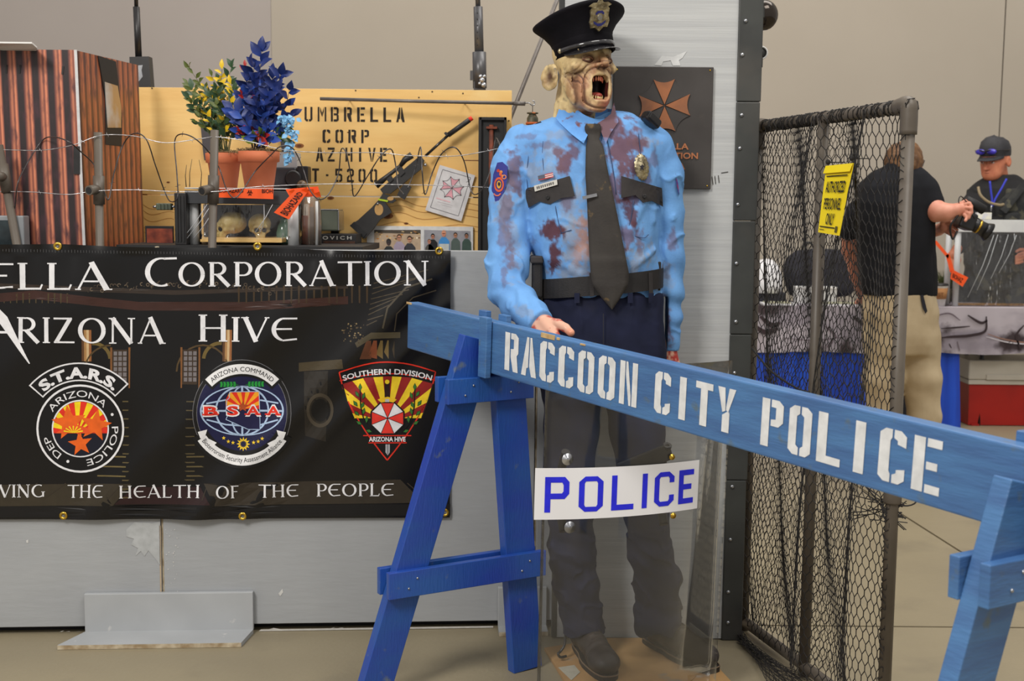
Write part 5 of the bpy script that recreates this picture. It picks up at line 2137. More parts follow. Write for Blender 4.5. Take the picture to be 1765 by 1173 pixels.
# monitor bottom left
mo = thing('small_monitor', at(18, 392, 4.05), 'small grey monitor at the left edge just above the banner', 'monitor')
p, q = at(-30, 371, 3.98), at(42, 425, 3.98)
M_gmon = mat('grey_plastic', (142, 146, 150), (128, 132, 136), rough=.45, scale=10)
MB().bb((p[0], 3.98, q[2]), (q[0], 4.03, p[2]), 0, .004).build('casing', M_gmon, mo)
p, q = at(-22, 379, 3.978), at(30, 425, 3.978)
MB().bb((p[0], 3.977, q[2]), (q[0], 3.982, p[2]), 0, .001).build('screen', mat('screen_dark', (48, 60, 64), (18, 26, 30), rough=.15, scale=14), mo)
p, q = at(19, 396, 3.974), at(28, 404, 3.974)
MB().bb((p[0], 3.975, q[2]), (q[0], 3.978, p[2])).build('screen_figure', flat((150, 190, 160)), mo)
MB().bb((-1.78, 3.99, .001), (-1.60, 4.02, at(20, 424, 3.98)[2])).build('stand', M_blk2, mo)

# ------------------------------------------------------------------ photo board, paper, frame, rifle on the crate
pb = thing('photo_board', at(725, 412, 4.58), 'white card with two group photographs along the bottom of the crate', 'photographs')
p, q = at(632, 389, 4.6), at(815, 440, 4.6)
MB().bb((p[0], 4.606, q[2]), (q[0], 4.617, p[2])).build('card', flat((228, 228, 228)), pb)
pr = Print(plane_map((0, 4.6055, 0), (0, -1, 0)))
pr.poly([(645, 396), (725, 396), (725, 440), (645, 440)], (196, 172, 146), 1)
pr.poly([(645, 396), (725, 396), (725, 403), (645, 401)], (84, 76, 66), 2)
for i in range(26):
    x = 647 + random.random() * 76
    y = 398 + random.random() * 16
    pr.poly(circ(x, y, random.uniform(1, 3), 6, random.uniform(.8, 1.6)), random.choice([(236, 200, 140), (170, 120, 70), (250, 236, 210), (120, 90, 60), (200, 140, 70)]), 3)
for cx_, cy_, skin, shirt, hair, sc__ in ((670, 417, (60, 58, 60), (52, 56, 58), (44, 42, 44), 1.0), (688, 409, (206, 150, 120), (178, 164, 186), (84, 60, 44), 1.0), (706, 412, (206, 154, 124), (62, 62, 68), (70, 50, 40), 1.0),
                                          (746, 407, (190, 130, 105), (36, 36, 40), (26, 26, 30), .8), (765, 402, (226, 150, 120), (70, 150, 220), (214, 160, 130), .95), (785, 405, (196, 140, 108), (90, 104, 100), (60, 44, 36), .8), (804, 406, (180, 126, 98), (70, 92, 84), (34, 40, 48), .8), (740, 416, (206, 140, 116), (92, 88, 84), (120, 90, 70), .75)):
    pass
pr.poly([(731, 396), (811, 398), (811, 440), (731, 440)], (160, 160, 168), 1)
for cx_, cy_, skin, shirt, hair, k in ((670, 417, (60, 58, 60), (52, 56, 58), (44, 42, 44), 1.0), (688, 409, (206, 150, 120), (178, 164, 186), (84, 60, 44), 1.0), (706, 412, (206, 154, 124), (62, 62, 68), (70, 50, 40), 1.0),
                                       (746, 407, (190, 130, 105), (36, 36, 40), (26, 26, 30), .8), (765, 402, (226, 150, 120), (70, 150, 220), (214, 160, 130), .95), (785, 405, (196, 140, 108), (90, 104, 100), (60, 44, 36), .8), (804, 406, (180, 126, 98), (70, 92, 84), (34, 40, 48), .8), (740, 416, (206, 140, 116), (92, 88, 84), (120, 90, 70), .75)):
    pr.poly([(cx_ - 9 * k, cy_ + 14 * k), (cx_ - 4 * k, cy_ + 7 * k), (cx_ + 4 * k, cy_ + 7 * k), (cx_ + 10 * k, cy_ + 14 * k), (cx_ + 11 * k, 440), (cx_ - 10 * k, 440)], shirt, 4)
    pr.poly(circ(cx_, cy_ - 1 * k, 4.3 * k, 12, 5.2 * k), hair, 5)
    pr.poly(circ(cx_, cy_ + 1.2 * k, 3.6 * k, 12, 4.6 * k), skin, 6)
    pr.line([(cx_ - 2.5 * k, cy_ + .4 * k), (cx_ + 2.5 * k, cy_ + .4 * k)], 1.1 * k, (70, 50, 44), 7)
    pr.line([(cx_ - 1.2 * k, cy_ + 3.4 * k), (cx_ + 1.2 * k, cy_ + 3.4 * k)], .6 * k, (150, 90, 80), 7)
pr.poly([(757, 420), (774, 420), (774, 432), (757, 432)], (206, 212, 210), 8)
pr.build('photo_prints', pb, 'two group photographs', step=.0004)
pa = thing('paper_sheet', at(775, 332, 4.6), 'white paper with a pink and white umbrella emblem pinned askew to the crate', 'paper')
q = [at(x, y, 4.606) for x, y in ((758, 284), (819, 302), (795, 381), (733, 362))]
MB().prism(q, (0, .003, 0)).build('sheet', flat((226, 224, 226)), pa)
pr = Print(plane_map((0, 4.6055, 0), (0, -1, 0)))
for a, b in (((763, 292), (811, 306)), ((811, 306), (790, 372)), ((790, 372), (742, 357)), ((742, 357), (763, 292))):
    pr.line([a, b], .8, (110, 106, 112), 1)
e0 = (779, 324)
pts8 = [(e0[0] + 20 * math.cos(math.radians(-112 + 16 + 45 * i)), e0[1] + 19.5 * math.sin(math.radians(-112 + 16 + 45 * i))) for i in range(8)]
for i in range(8):
    a, b = pts8[i], pts8[(i + 1) % 8]
    mm = ((a[0] + b[0]) / 2 * .8 + e0[0] * .2, (a[1] + b[1]) / 2 * .8 + e0[1] * .2)
    if i % 2 == 0:
        pr.poly([e0, a, ((a[0] + mm[0]) / 2 + .6 * (mm[0] - e0[0]) * .04, (a[1] + mm[1]) / 2), mm, b], (236, 170, 182), 1)
    pr.line([a, ((a[0] + mm[0] * 3) / 4, (a[1] + mm[1] * 3) / 4), ((b[0] + mm[0] * 3) / 4, (b[1] + mm[1] * 3) / 4), b], .7, (92, 88, 94), 2)
    pr.line([e0, a], .7, (92, 88, 94), 2)
    pr.poly(circ(a[0], a[1], .9, 6), (60, 58, 64), 2)
pr.line([(752, 341), (776, 348)], 2.0, (240, 196, 202), 1)
pr.line([(754, 347), (780, 354)], 1, (206, 200, 204), 1)
pr.line([(760, 352), (778, 357)], .8, (206, 200, 204), 1)
pr.build('print', pa, 'thin line drawing with pink segments', step=.0004)
fb = thing('shadow_box', at(848, 300, 4.5), 'tall black framed case holding a rusty rod at the right end of the crate', 'frame')
p, q = at(827, 202, 4.55), at(871, 470, 4.55)
MB().bb((p[0] - .004, 4.55, q[2]), (q[0], 4.615, p[2]), 0, .001).build('back', M_blk2, fb)
for a, b in ((p[0] - .004, p[0] + .007), (q[0] - .009, q[0])):
    MB().bb((a, 4.535, q[2]), (b, 4.55, p[2]), 0, .001).build('frame_side', M_blk, fb)
MB().bb((p[0], 4.535, p[2] - .011), (q[0], 4.55, p[2]), 0, .001).build('frame_top', M_blk, fb)
M_rod = mat('rusty_rod', (132, 66, 44), (70, 44, 38), rough=.8, scale=30)
MB().tube([at(847, 215, 4.545), at(845, 470, 4.545)], .0085, 12).build('rusty_rod', M_rod, fb)
MB().bb((at(838, 219, 4.54)[0], 4.53, at(838, 222, 4.54)[2]), (at(857, 219, 4.54)[0], 4.55, at(838, 218, 4.54)[2])).build('clip', M_rod, fb)
# scoped rifle: drawn in the crate plane, real thickness
RY = 4.56
M_gun = mat('gun_black', (44, 43, 44), (34, 33, 34), rough=.45, scale=20)
rf = thing('scoped_rifle', at(700, 310, RY), 'black scoped toy rifle with a red muzzle tip hung diagonally on the crate', 'rifle')


def gp(poly, th, m_, name, Y=RY):
    q = [at(x, y, Y) for x, y in poly]
    return MB().prism(q, (0, th, 0)).build(name, m_, rf)


def gt(pts, r, m_, name, Y=RY, seg=12):
    return MB().tube([at(x, y, Y + .012) for x, y in pts], r, seg).build(name, m_, rf)


gt([(814, 203), (808, 207)], [.0085, .0085], flat((240, 60, 44)), 'muzzle_tip')
gt([(809, 206.5), (772, 233)], [.0095, .0095], M_gun, 'suppressor')
gt([(774, 231.5), (733, 269)], .0052, mat('barrel_steel', (70, 68, 68), rough=.2, metal=.7), 'barrel')
gp([(765, 229), (769, 227), (773, 232), (769, 235)], .01, M_gun, 'front_sight')
gp([(655, 326), (724, 268), (731, 276), (727, 290), (700, 312), (672, 334), (660, 333)], .03, M_gun, 'receiver')
gp([(697, 316), (709, 322), (697, 344), (684, 336), (690, 325)], .024, M_gun, 'magazine')
gp([(660, 333), (673, 338), (683, 345), (676, 350), (664, 349), (672, 360), (675, 366), (664, 373), (655, 378), (642, 396), (628, 411), (603, 388), (617, 379), (640, 358), (652, 345)], .026, M_gun, 'stock')
gp([(603, 389), (610, 382), (632, 402), (626, 410)], .034, M_blk2, 'butt_pad', RY - .004)
MB().prism([at(x, y, RY - .0015) for x, y in circ(653, 361, 7.5, 16, 10)], (0, .001, 0)).build('thumb_hole', flat((196, 154, 96)), rf)
MB().prism([at(x, y, RY - .0015) for x, y in circ(673, 342, 5.5, 14, 3.6)], (0, .001, 0)).build('trigger_hole', flat((196, 154, 96)), rf)
gt([(648, 320), (666, 305), (676, 297), (690, 286)], [.013, .009, .0075, .0075], M_gun, 'scope', RY - .012)
gt([(690, 286), (698, 275), (710, 267)], [.0075, .0115, .013], M_gun, 'scope_bell', RY - .012)
gp([(664, 306), (672, 299), (678, 309), (671, 316)], .02, M_gun, 'scope_mount', RY - .006)
gp([(684, 292), (691, 285), (698, 297), (690, 304)], .02, M_gun, 'scope_mount', RY - .006)
gp([(652, 342), (669, 345), (668, 348), (652, 345)], .004, flat((190, 214, 50)), 'yellow_tie', RY - .004)
MB().ball(at(733, 284, RY), (.006, .006, .006), 10).build('knob', M_steel, rf)
MB().ball(at(651, 351, RY - .003), (.004, .004, .005), 10).build('knob', M_steel, rf)
# ------------------------------------------------------------------ boom rod with hook and lantern
M_rodg = mat('grey_rod', (118, 112, 108), (100, 94, 90), rough=.4, metal=.3, scale=20)
bo = thing('hook_rod', at(730, 173, 4.55), 'thin grey rod lying along the crate top with a steel hook at its right end', 'rod')
p, q = at(552, 170, 4.56), at(890, 178, 4.50)
MB().tube([p, (p + q) / 2 + V(0, 0, -.001), q], .0062, 12).build('rod', M_rodg, bo)
MB().tube([at(886, 178, 4.5), at(905, 178.5, 4.49)], .0078, 12).build('rod_sleeve', M_rodg, bo)
MB().tube(cr([at(904, 178, 4.49), at(912, 177.5, 4.48), at(917, 181.5, 4.48), at(921, 180, 4.48), at(921, 175, 4.48), at(917.5, 173, 4.48)], 5), .0022, 8).build('hook', M_steel, bo)
for x in (600, 800):
    c = at(x, 171 + (x - 552) * .023, 4.57)
    MB().tube([c, c + V(0, .06, -.0)], .0025, 6).build('peg', M_steel, bo)
la = thing('hanging_lantern', at(918, 200, 4.48), 'small camouflage canister hanging from the hook above the mannequin shoulder', 'lantern')
MB().tube([at(918, 180, 4.48), at(918, 193, 4.48)], .0014, 6).build('wire', M_blk, la)
M_camo = mat('camo_paint', (92, 84, 58), (52, 54, 44), rough=.5, scale=40, c3=(182, 104, 58), scale3=30, lo3=.6, hi3=.62)
c = at(918, 193, 4.48)
MB().lathe([(.006, 0), (.021, -.002), (.021, -.006), (.012, -.008), (.016, -.014), (.0205, -.022), (.0215, -.06), (.019, -.068), (.023, -.072), (.023, -.085), (.001, -.09)], c, (0, 0, 1), 22).build('canister', M_camo, la)
MB().lathe([(.0235, -.037), (.025, -.041), (.0235, -.045)], c, (0, 0, 1), 22).build('orange_band', flat((206, 104, 56)), la)
# leaning pole behind
lp = tag(MB().tube([at(976, -40, 4.95), at(885, 190, 4.95), at(800, 405, 4.95), (at(800, 405, 4.95)[0] - .30, 4.95, .45)], .0085, 12).build('leaning_pole', M_rodg), 'thin grey pole leaning diagonally behind the crate and the cap', 'pole')
# upright rifle barrels
M_gunm = mat('gun_metal', (92, 92, 94), (72, 72, 76), rough=.35, metal=.4, scale=20, stretch=(1, 1, .3))
g1 = thing('upright_rifle', at(245, 100, 4.9), 'black rifle standing upright behind the left end of the crate', 'rifle')
MB().tube([at(233, -60, 4.85), at(235, 14, 4.85)], .0078, 12).build('muzzle', M_blk, g1)
MB().tube([at(235, 12, 4.85), at(239, 100, 4.85)], .0128, 14).build('barrel', M_blk, g1)
q = [at(x, y, 4.83) for x, y in ((223, 98), (256, 97), (257, 108), (260, 150), (224, 150))]
MB().prism(q, (0, .05, 0)).build('sight_block', M_blk, g1)
q = [at(x, y, 4.828) for x, y in ((231, 113), (246, 112), (244, 121), (246, 132), (238, 142), (231, 132), (234, 121))]
MB().prism(q, (0, .004, 0)).build('steel_plate', M_steel, g1)
z_ = at(240, 152, 4.85)
MB().bb((z_[0] - .03, 4.845, .001), (z_[0] + .03, 4.885, z_[2] + .05)).build('stock', M_blk, g1)
g2 = thing('upright_rifle', at(826, 100, 4.99), 'grey rifle standing upright behind the right end of the crate', 'rifle')
MB().tube([at(822, -60, 5.0), at(824, 14, 5.0)], .010, 12).build('muzzle', M_gunm, g2)
MB().tube([at(824, 12, 5.0), at(826, 92, 5.0)], .0185, 16).build('barrel', M_gunm, g2)
for k in range(6):
    MB().ball(at(823, 22 + 11 * k, 4.983), (.003, .002, .005), 8).build('vent_hole', M_blk, g2)
MB().tube([at(826, 90, 5.0), at(827, 152, 5.0)], .028, 18).build('handguard', M_gunm, g2)
c = at(831, 137, 4.965)
for dx, dz, r in ((-.007, .012, .008), (.008, .012, .008), (0, -.002, .012), (.006, -.022, .011), (-.01, -.016, .007)):
    MB().ball(c + V(dx, 0, dz), (r, .006, r), 10).build('steel_cluster', M_steel, g2)
MB().bb(tuple(at(812, 138, 5.0) + V(-.004, -.01, 0)), tuple(at(816, 122, 5.0) + V(0, .01, 0))).build('lug', M_gunm, g2)
z_ = at(827, 150, 5.0)
MB().bb((z_[0] - .024, 4.98, .001), (z_[0] + .024, 5.02, z_[2] + .02)).build('stock', M_gunm, g2)

# ------------------------------------------------------------------ potted plants
M_terra = mat('terracotta', (214, 122, 82), (204, 112, 74), rough=.7, scale=12)
M_moss = mat('dry_moss', (170, 142, 104), (120, 96, 68), rough=1, scale=60)


def leaf_mesh(name, c, c2, ln, wd):
    mb = MB()
    n = 6
    vs = [(0, 0, 0)]
    prof = [.0, .62, 1, .86, .5, 0]
    for i in range(1, n):
        t = i / (n - 1)
        w_ = wd / 2 * prof[i]
        z = .18 * ln * math.sin(t * 2.2)
        vs += [(-w_, t * ln, z + w_ * .35), (0, t * ln, z), (w_, t * ln, z + w_ * .35)]
    fs = [(0, 2, 1), (0, 3, 2)]
    for i in range(n - 2):
        a = 1 + 3 * i
        fs += [(a, a + 1, a + 4, a + 3), (a + 1, a + 2, a + 5, a + 4)]
    mb.add(vs, fs, 0, True)
    me = bpy.data.meshes.new(name)
    me.from_pydata(mb.v, [], mb.f)
    me.materials.append(mat(name + '_' + str(c[0]), c, c2, rough=.45, scale=20))
    me.polygons.foreach_set('use_smooth', [True] * len(me.polygons))
    return me


def pot(px, ytop, ybot, halfw, Y, label):
    """flower pot; returns its Empty and rim centre"""
    a = at(px, ytop, Y)
    zb = at(px, ybot, Y)[2]
    R_ = halfw / (FPX / Y)
    t = thing('flower_pot', (a[0], Y, zb), label, 'plant')
    h = a[2] - zb
    k = .70
    MB().lathe([(R_ * k, 0), (R_ * .9, h * .72), (R_ * 1.02, h * .74), (R_ * 1.04, h * .99), (R_ * 1.0, h), (R_ * .9, h * .985), (R_ * .88, h * .9), (.001, h * .9)], (a[0], Y, zb), (0, 0, 1), 36).build('pot', M_terra, t)
    m = MB()
    for i in range(150):
        an, r = random.uniform(0, 6.28), R_ * .85 * math.sqrt(random.random())
        c0 = V(a[0] + r * math.cos(an), Y + r * math.sin(an), zb + h * .95)
        m.tube([c0, c0 + V(random.uniform(-.02, .02), random.uniform(-.02, .02), random.uniform(.004, .02)), c0 + V(random.uniform(-.03, .03), random.uniform(-.02, .02), random.uniform(-.002, .012))], .0012, 3, cap=False)
    m.build('moss', M_moss, t, 'stuff')
    return t, V(a[0], Y, zb + h * .92)


LS = {
    'green': leaf_mesh('leaf', (62, 92, 58), (40, 66, 44), .05, .024),
    'olive': leaf_mesh('leaf', (106, 118, 56), (70, 84, 40), .046, .02),
    'yellow': leaf_mesh('leaf', (240, 206, 40), (220, 180, 30), .044, .02),
    'blue': leaf_mesh('leaf', (36, 62, 140), (22, 36, 92), .056, .029),
    'blue2': leaf_mesh('leaf', (52, 92, 182), (34, 58, 140), .05, .027),
    'red': leaf_mesh('leaf', (196, 48, 40), (150, 34, 34), .05, .024),
    'pale': leaf_mesh('leaf', (132, 190, 226), (96, 150, 206), .022, .016),
    'lime': leaf_mesh('leaf', (140, 160, 50), (100, 130, 40), .05, .024),
}


def place_leaf(parent, kind, p, d, roll=0.0, s=1.0):
    o = bpy.data.objects.new('leaf', LS[kind])
    COL.objects.link(o)
    d = unit(d)
    up = V(random.uniform(-.6, .6), -1.0, random.uniform(-.2, .9))
    z = unit(up - d * np.dot(up, d))
    x = np.cross(d, z)
    M = Matrix(((x[0], d[0], z[0], p[0]), (x[1], d[1], z[1], p[1]), (x[2], d[2], z[2], p[2]), (0, 0, 0, 1)))
    o.parent = parent
    o.matrix_parent_inverse = parent.matrix_basis.inverted()
    o.matrix_basis = M @ Matrix.Scale(s, 4)
    return o


def branch(parent, base, tip, kinds, n, r=.0014, bow=.03, spread=.05, stemm=None, s=1.0):
    base, tip = np.array(base, float), np.array(tip, float)
    mid_ = (base + tip) / 2 + V(random.uniform(-bow, bow), random.uniform(-bow, bow), bow)
    P = cr([base, mid_, tip], 8)
    MB().tube(P, [r * (1.4 - i / len(P)) for i in range(len(P))], 5).build('stem', stemm or M_stem, parent)
    for i in range(n):
        t = .25 + .75 * (i + 1) / n
        k = min(int(t * (len(P) - 1)), len(P) - 2)
        p = P[k]
        dr = unit(P[k + 1] - P[k])
        sd = 1 if i % 2 else -1
        d = dr * .7 + V(sd * random.uniform(.5, 1.2), random.uniform(-.7, .3), random.uniform(-.4, .5))
        if i == n - 1:
            d = dr
        place_leaf(parent, random.choice(kinds), p, d, s=s * random.uniform(.8, 1.15))


M_stem = mat('stem_green', (78, 84, 48), rough=.7)
M_stemb = mat('stem_dark', (52, 50, 70), rough=.7)
PYd = 4.27
pl1, r1 = pot(386, 264, 327, 30, PYd, 'clay flower pot with green and yellow leaves, behind the pipe post')
pl2, r2 = pot(446, 261, 327, 34, PYd - .06, 'clay flower pot with dark blue leaves and red sprigs, right of the green plant')
for tx, ty, ks, n in ((322, 165, ['olive', 'green'], 9), (335, 210, ['olive', 'green'], 8), (362, 125, ['olive', 'yellow'], 8), (318, 140, ['olive'], 8), (345, 170, ['yellow', 'green'], 9), (323, 112, ['olive'], 12), (330, 150, ['olive', 'olive', 'green'], 10), (328, 175, ['green', 'olive'], 9), (352, 150, ['yellow', 'yellow', 'olive'], 10), (383, 112, ['yellow'], 8),
                      (403, 110, ['green'], 10), (376, 135, ['green', 'yellow'], 12), (398, 140, ['green', 'yellow'], 12), (360, 160, ['green', 'olive'], 12), (345, 195, ['olive', 'green'], 10), (375, 180, ['green', 'olive', 'yellow'], 14),
                      (400, 175, ['green', 'yellow'], 12), (352, 215, ['olive', 'yellow'], 8), (385, 215, ['green', 'yellow'], 10), (402, 225, ['green', 'yellow'], 10), (370, 150, ['green'], 10)):
    branch(pl1, r1 + V(random.uniform(-.02, .02), random.uniform(-.02, .01), 0), at(tx, ty, PYd + random.uniform(-.08, .06)), ks, int(n * 1.25), s=random.uniform(.66, .84))
for tx, ty, ks, n in ((400, 190, ['blue', 'blue2'], 8), (408, 225, ['blue2', 'red'], 7), (500, 150, ['blue'], 6), (505, 200, ['blue2', 'blue'], 6), (498, 225, ['blue2', 'lime'], 6), (470, 130, ['blue'], 8), (452, 80, ['blue'], 12), (438, 108, ['blue'], 10), (485, 122, ['blue'], 10), (424, 135, ['blue', 'blue2'], 10), (478, 150, ['blue'], 9), (496, 178, ['blue2', 'blue'], 9), (405, 205, ['blue', 'blue2'], 9),
                      (420, 165, ['blue', 'blue2'], 12), (450, 140, ['blue', 'blue2'], 12), (440, 180, ['blue2', 'blue'], 14), (465, 190, ['blue', 'blue2'], 12), (422, 108, ['red'], 5), (414, 160, ['red'], 5), (418, 235, ['red', 'blue2'], 8),
                      (455, 215, ['blue2', 'red'], 10), (478, 215, ['blue2', 'blue'], 9), (468, 240, ['lime', 'blue2'], 7), (440, 235, ['blue2', 'red'], 9), (488, 240, ['lime', 'green'], 5), (430, 205, ['blue', 'blue2'], 10)):
    branch(pl2, r2 + V(random.uniform(-.02, .02), random.uniform(-.02, .01), 0), at(tx, ty, PYd - .06 + random.uniform(-.08, .05)), ks, int(n * 1.3), stemm=M_stemb, s=random.uniform(.85, 1.05) * (.6 if ks == ['red'] else 1))
# drooping pale blue blossom
P = cr([r2, at(478, 215, PYd - .12), at(497, 205, PYd - .14), at(502, 240, PYd - .14), at(495, 282, PYd - .14)], 8)
MB().tube(P, .0012, 5).build('stem', M_stem, pl2)
for i in range(95):
    t = random.uniform(.36, 1)
    p = P[int(t * (len(P) - 1))]
    wd_ = .034 * (1.2 - t)
    place_leaf(pl2, 'pale', p + V(random.uniform(-1, 1) * wd_, random.uniform(-1, 1) * wd_, random.uniform(-.01, .01)), V(random.uniform(-1, 1), random.uniform(-1, .2), -.6), s=random.uniform(.7, 1.1))

# ------------------------------------------------------------------ pipe posts and barbed wire
def pipepost(x0, y0, x1, y1, ytee, stub, Y, label, r=.0135):
    a, b = at(x0, y0, Y), at(x1, y1, Y)
    foot = a + (b - a) * (a[2] - .001) / (a[2] - b[2])
    t = thing('pipe_post', foot, label, 'post')
    MB().tube([foot, a], r, 16).build('pipe', M_pipe, t)
    f = (ytee - y0) / (y1 - y0)
    c = a + (b - a) * f
    d = unit(b - a)
    MB().tube([c - d * .042, c + d * .05], r * 1.35, 16).build('tee_fitting', M_pipe, t)
    e = at(stub[0], stub[1], Y - .05)
    MB().tube([c, e], r * 1.15, 16).build('stub', M_pipe, t)
    n_ = unit(e - c)
    MB().tube([e - n_ * .004, e + n_ * .0015], r * .8, 14).build('stub_hole', M_blk2, t)


pipepost(169, 228, 172, 412, 325, (153, 328), 3.98, 'grey pipe post with a tee fitting in front of the rusty hut side')
pipepost(370, 224, 366, 412, 324, (348, 329), 3.98, 'grey pipe post with a tee fitting in front of the flower pots')
pipepost(-2, 250, 20, 372, 305, (-8, 303), 3.97, 'leaning grey pipe post at the left edge above the monitor')
M_wire = mat('barbed_wire', (214, 214, 218), (150, 148, 150), rough=.28, metal=.8, scale=60)
M_wired = mat('dark_wire', (58, 56, 58), (96, 94, 96), rough=.35, metal=.6, scale=40)


def wire(name, px, Y, r, m_, label, amp=0.0, barb=0, nb=10):
    P = cr([at(x, y, Y + amp * math.sin(i * 1.57)) for i, (x, y) in enumerate(px)], 7)
    t = thing(name, P[0], label, 'wire')
    MB().tube(P, r, 6).build('strand', m_, t)
    if barb:
        for i in range(nb):
            k = int((i + .5) / nb * (len(P) - 1))
            c = P[k]
            d = unit(P[min(k + 1, len(P) - 1)] - P[k])
            s_ = unit(np.cross(d, V(.2, -1, .1)))
            o = MB().tube([c - s_ * barb - d * .003, c - d * .002, c + d * .002, c + s_ * barb + d * .003], [.0004, .0012, .0012, .0004], 5)
            o.tube([c - d * .004 + V(0, -.8, 0) * barb, c, c + d * .005 + V(0, .8, 0) * barb], [.0004, .0012, .0004], 5)
            o.build('barb', m_, t)
    return t


wire('barbed_wire', [(-60, 262), (0, 258), (70, 259), (125, 250), (163, 236), (190, 232), (235, 235), (285, 246), (345, 239), (375, 236), (430, 244), (490, 258), (560, 263), (650, 263), (705, 268), (780, 269), (830, 262), (872, 253)], 3.96, .0014, M_wire, 'upper straight strand of thin bright wire strung between the pipe posts', .01, .008, 12)
wire('barbed_wire', [(-60, 331), (0, 330), (60, 331), (118, 335), (165, 329), (230, 327), (300, 330), (370, 330), (440, 322), (560, 317), (680, 318), (780, 320), (878, 325)], 3.955, .0014, M_wire, 'lower straight strand of thin bright wire strung between the pipe posts', .008, .008, 8)
wire('coiled_wire', [(0, 312), (8, 335), (24, 362), (30, 318), (45, 285), (72, 243), (92, 236), (118, 244), (140, 262), (163, 285), (176, 318), (187, 344), (196, 300), (212, 250), (231, 230), (252, 240), (268, 285), (284, 330), (294, 347), (306, 340), (305, 300), (301, 245), (312, 231), (335, 238), (360, 262), (378, 290), (390, 325), (404, 341), (420, 325), (440, 295), (466, 268), (484, 252), (505, 256), (522, 290), (533, 325), (549, 343), (566, 335), (583, 300), (588, 258), (597, 265), (606, 310), (611, 338), (632, 306), (655, 270), (674, 257), (682, 285), (686, 320), (696, 335)],
     3.99, .0021, M_wired, 'dark wire coiled in tall loops between the left edge and the rifle', .055, .009, 18)
wire('coiled_wire', [(703, 324), (716, 290), (725, 253), (728, 300), (733, 335), (745, 298), (762, 264), (784, 254), (800, 278), (810, 322), (818, 335), (832, 325), (846, 290), (854, 240), (862, 250), (871, 262)],
     3.99, .0021, M_wired, 'dark wire coiled in loops between the rifle and the mannequin sleeve', .055, .009, 6)
# post that carries the wires' right end, hidden behind the sleeve
# ================================================================== MANNEQUIN IN POLICE UNIFORM
MY = 3.62
man = thing('police_mannequin', (at(1035, 700, MY)[0], MY, .012), 'mannequin with a snarling rubber zombie mask in a bloodstained blue police uniform', 'mannequin')


def sx_(px, Y=MY):
    return px / (FPX / Y)


def rows_(tab, Y0):
    out = []
    for py, cx_, half, b in tab:
        p = at(cx_, py, Y0)
        out.append((p[2], p[0], Y0, sx_(half, Y0), b))
    return sorted(out)


TR = rows_([(200, 1032, 52, .058), (212, 1028, 78, .07), (226, 1022, 100, .085), (245, 1019, 114, .10), (290, 1019, 118, .118), (350, 1019, 117, .126), (410, 1022, 114, .128), (445, 1028, 110, .126), (462, 1034, 104, .117), (480, 1035, 102, .112), (520, 1035, 104, .110)], MY)


def tfront(x, z, off=0.0, pw=2.3):
    Z = [r[0] for r in TR]
    cx_, cy_, a, b = [np.interp(z, Z, [r[i] for r in TR]) for i in (1, 2, 3, 4)]
    q = np.clip(1 - (np.abs((x - cx_) / a)) ** pw, .02, 1) ** (1 / pw)
    return cy_ - b * q - off


def on_front(px, py, off=0.0):
    Y = 3.5
    for _ in range(8):
        p = at(px, py, Y)
        Y = float(tfront(p[0], p[2], off))
    return at(px, py, Y)


def C(px, py, Y, r):
    return (at(px, py, Y), r)


def folds(G, pts, amp, wd):
    """soft ridge along a segment"""
    (a, b) = pts
    return -amp * np.exp(-np.maximum(s_caps(G, a, 0.0, b, 0.0), 0) ** 2 / wd ** 2)


armR = [C(905, 250, 3.63, .058), C(884, 290, 3.62, .060), C(878, 350, 3.61, .058), C(878, 410, 3.59, .058), C(876, 455, 3.56, .058), C(873, 495, 3.53, .056)]
armR2 = [C(873, 497, 3.53, .055), C(893, 523, 3.46, .050), C(914, 543, 3.39, .044), C(934, 556, 3.345, .037)]
armL = [C(1128, 252, 3.63, .056), C(1146, 300, 3.64, .052), C(1150, 370, 3.65, .046), C(1151, 440, 3.66, .047), C(1150, 500, 3.66, .044), C(1152, 550, 3.66, .036), C(1154, 604, 3.66, .027)]


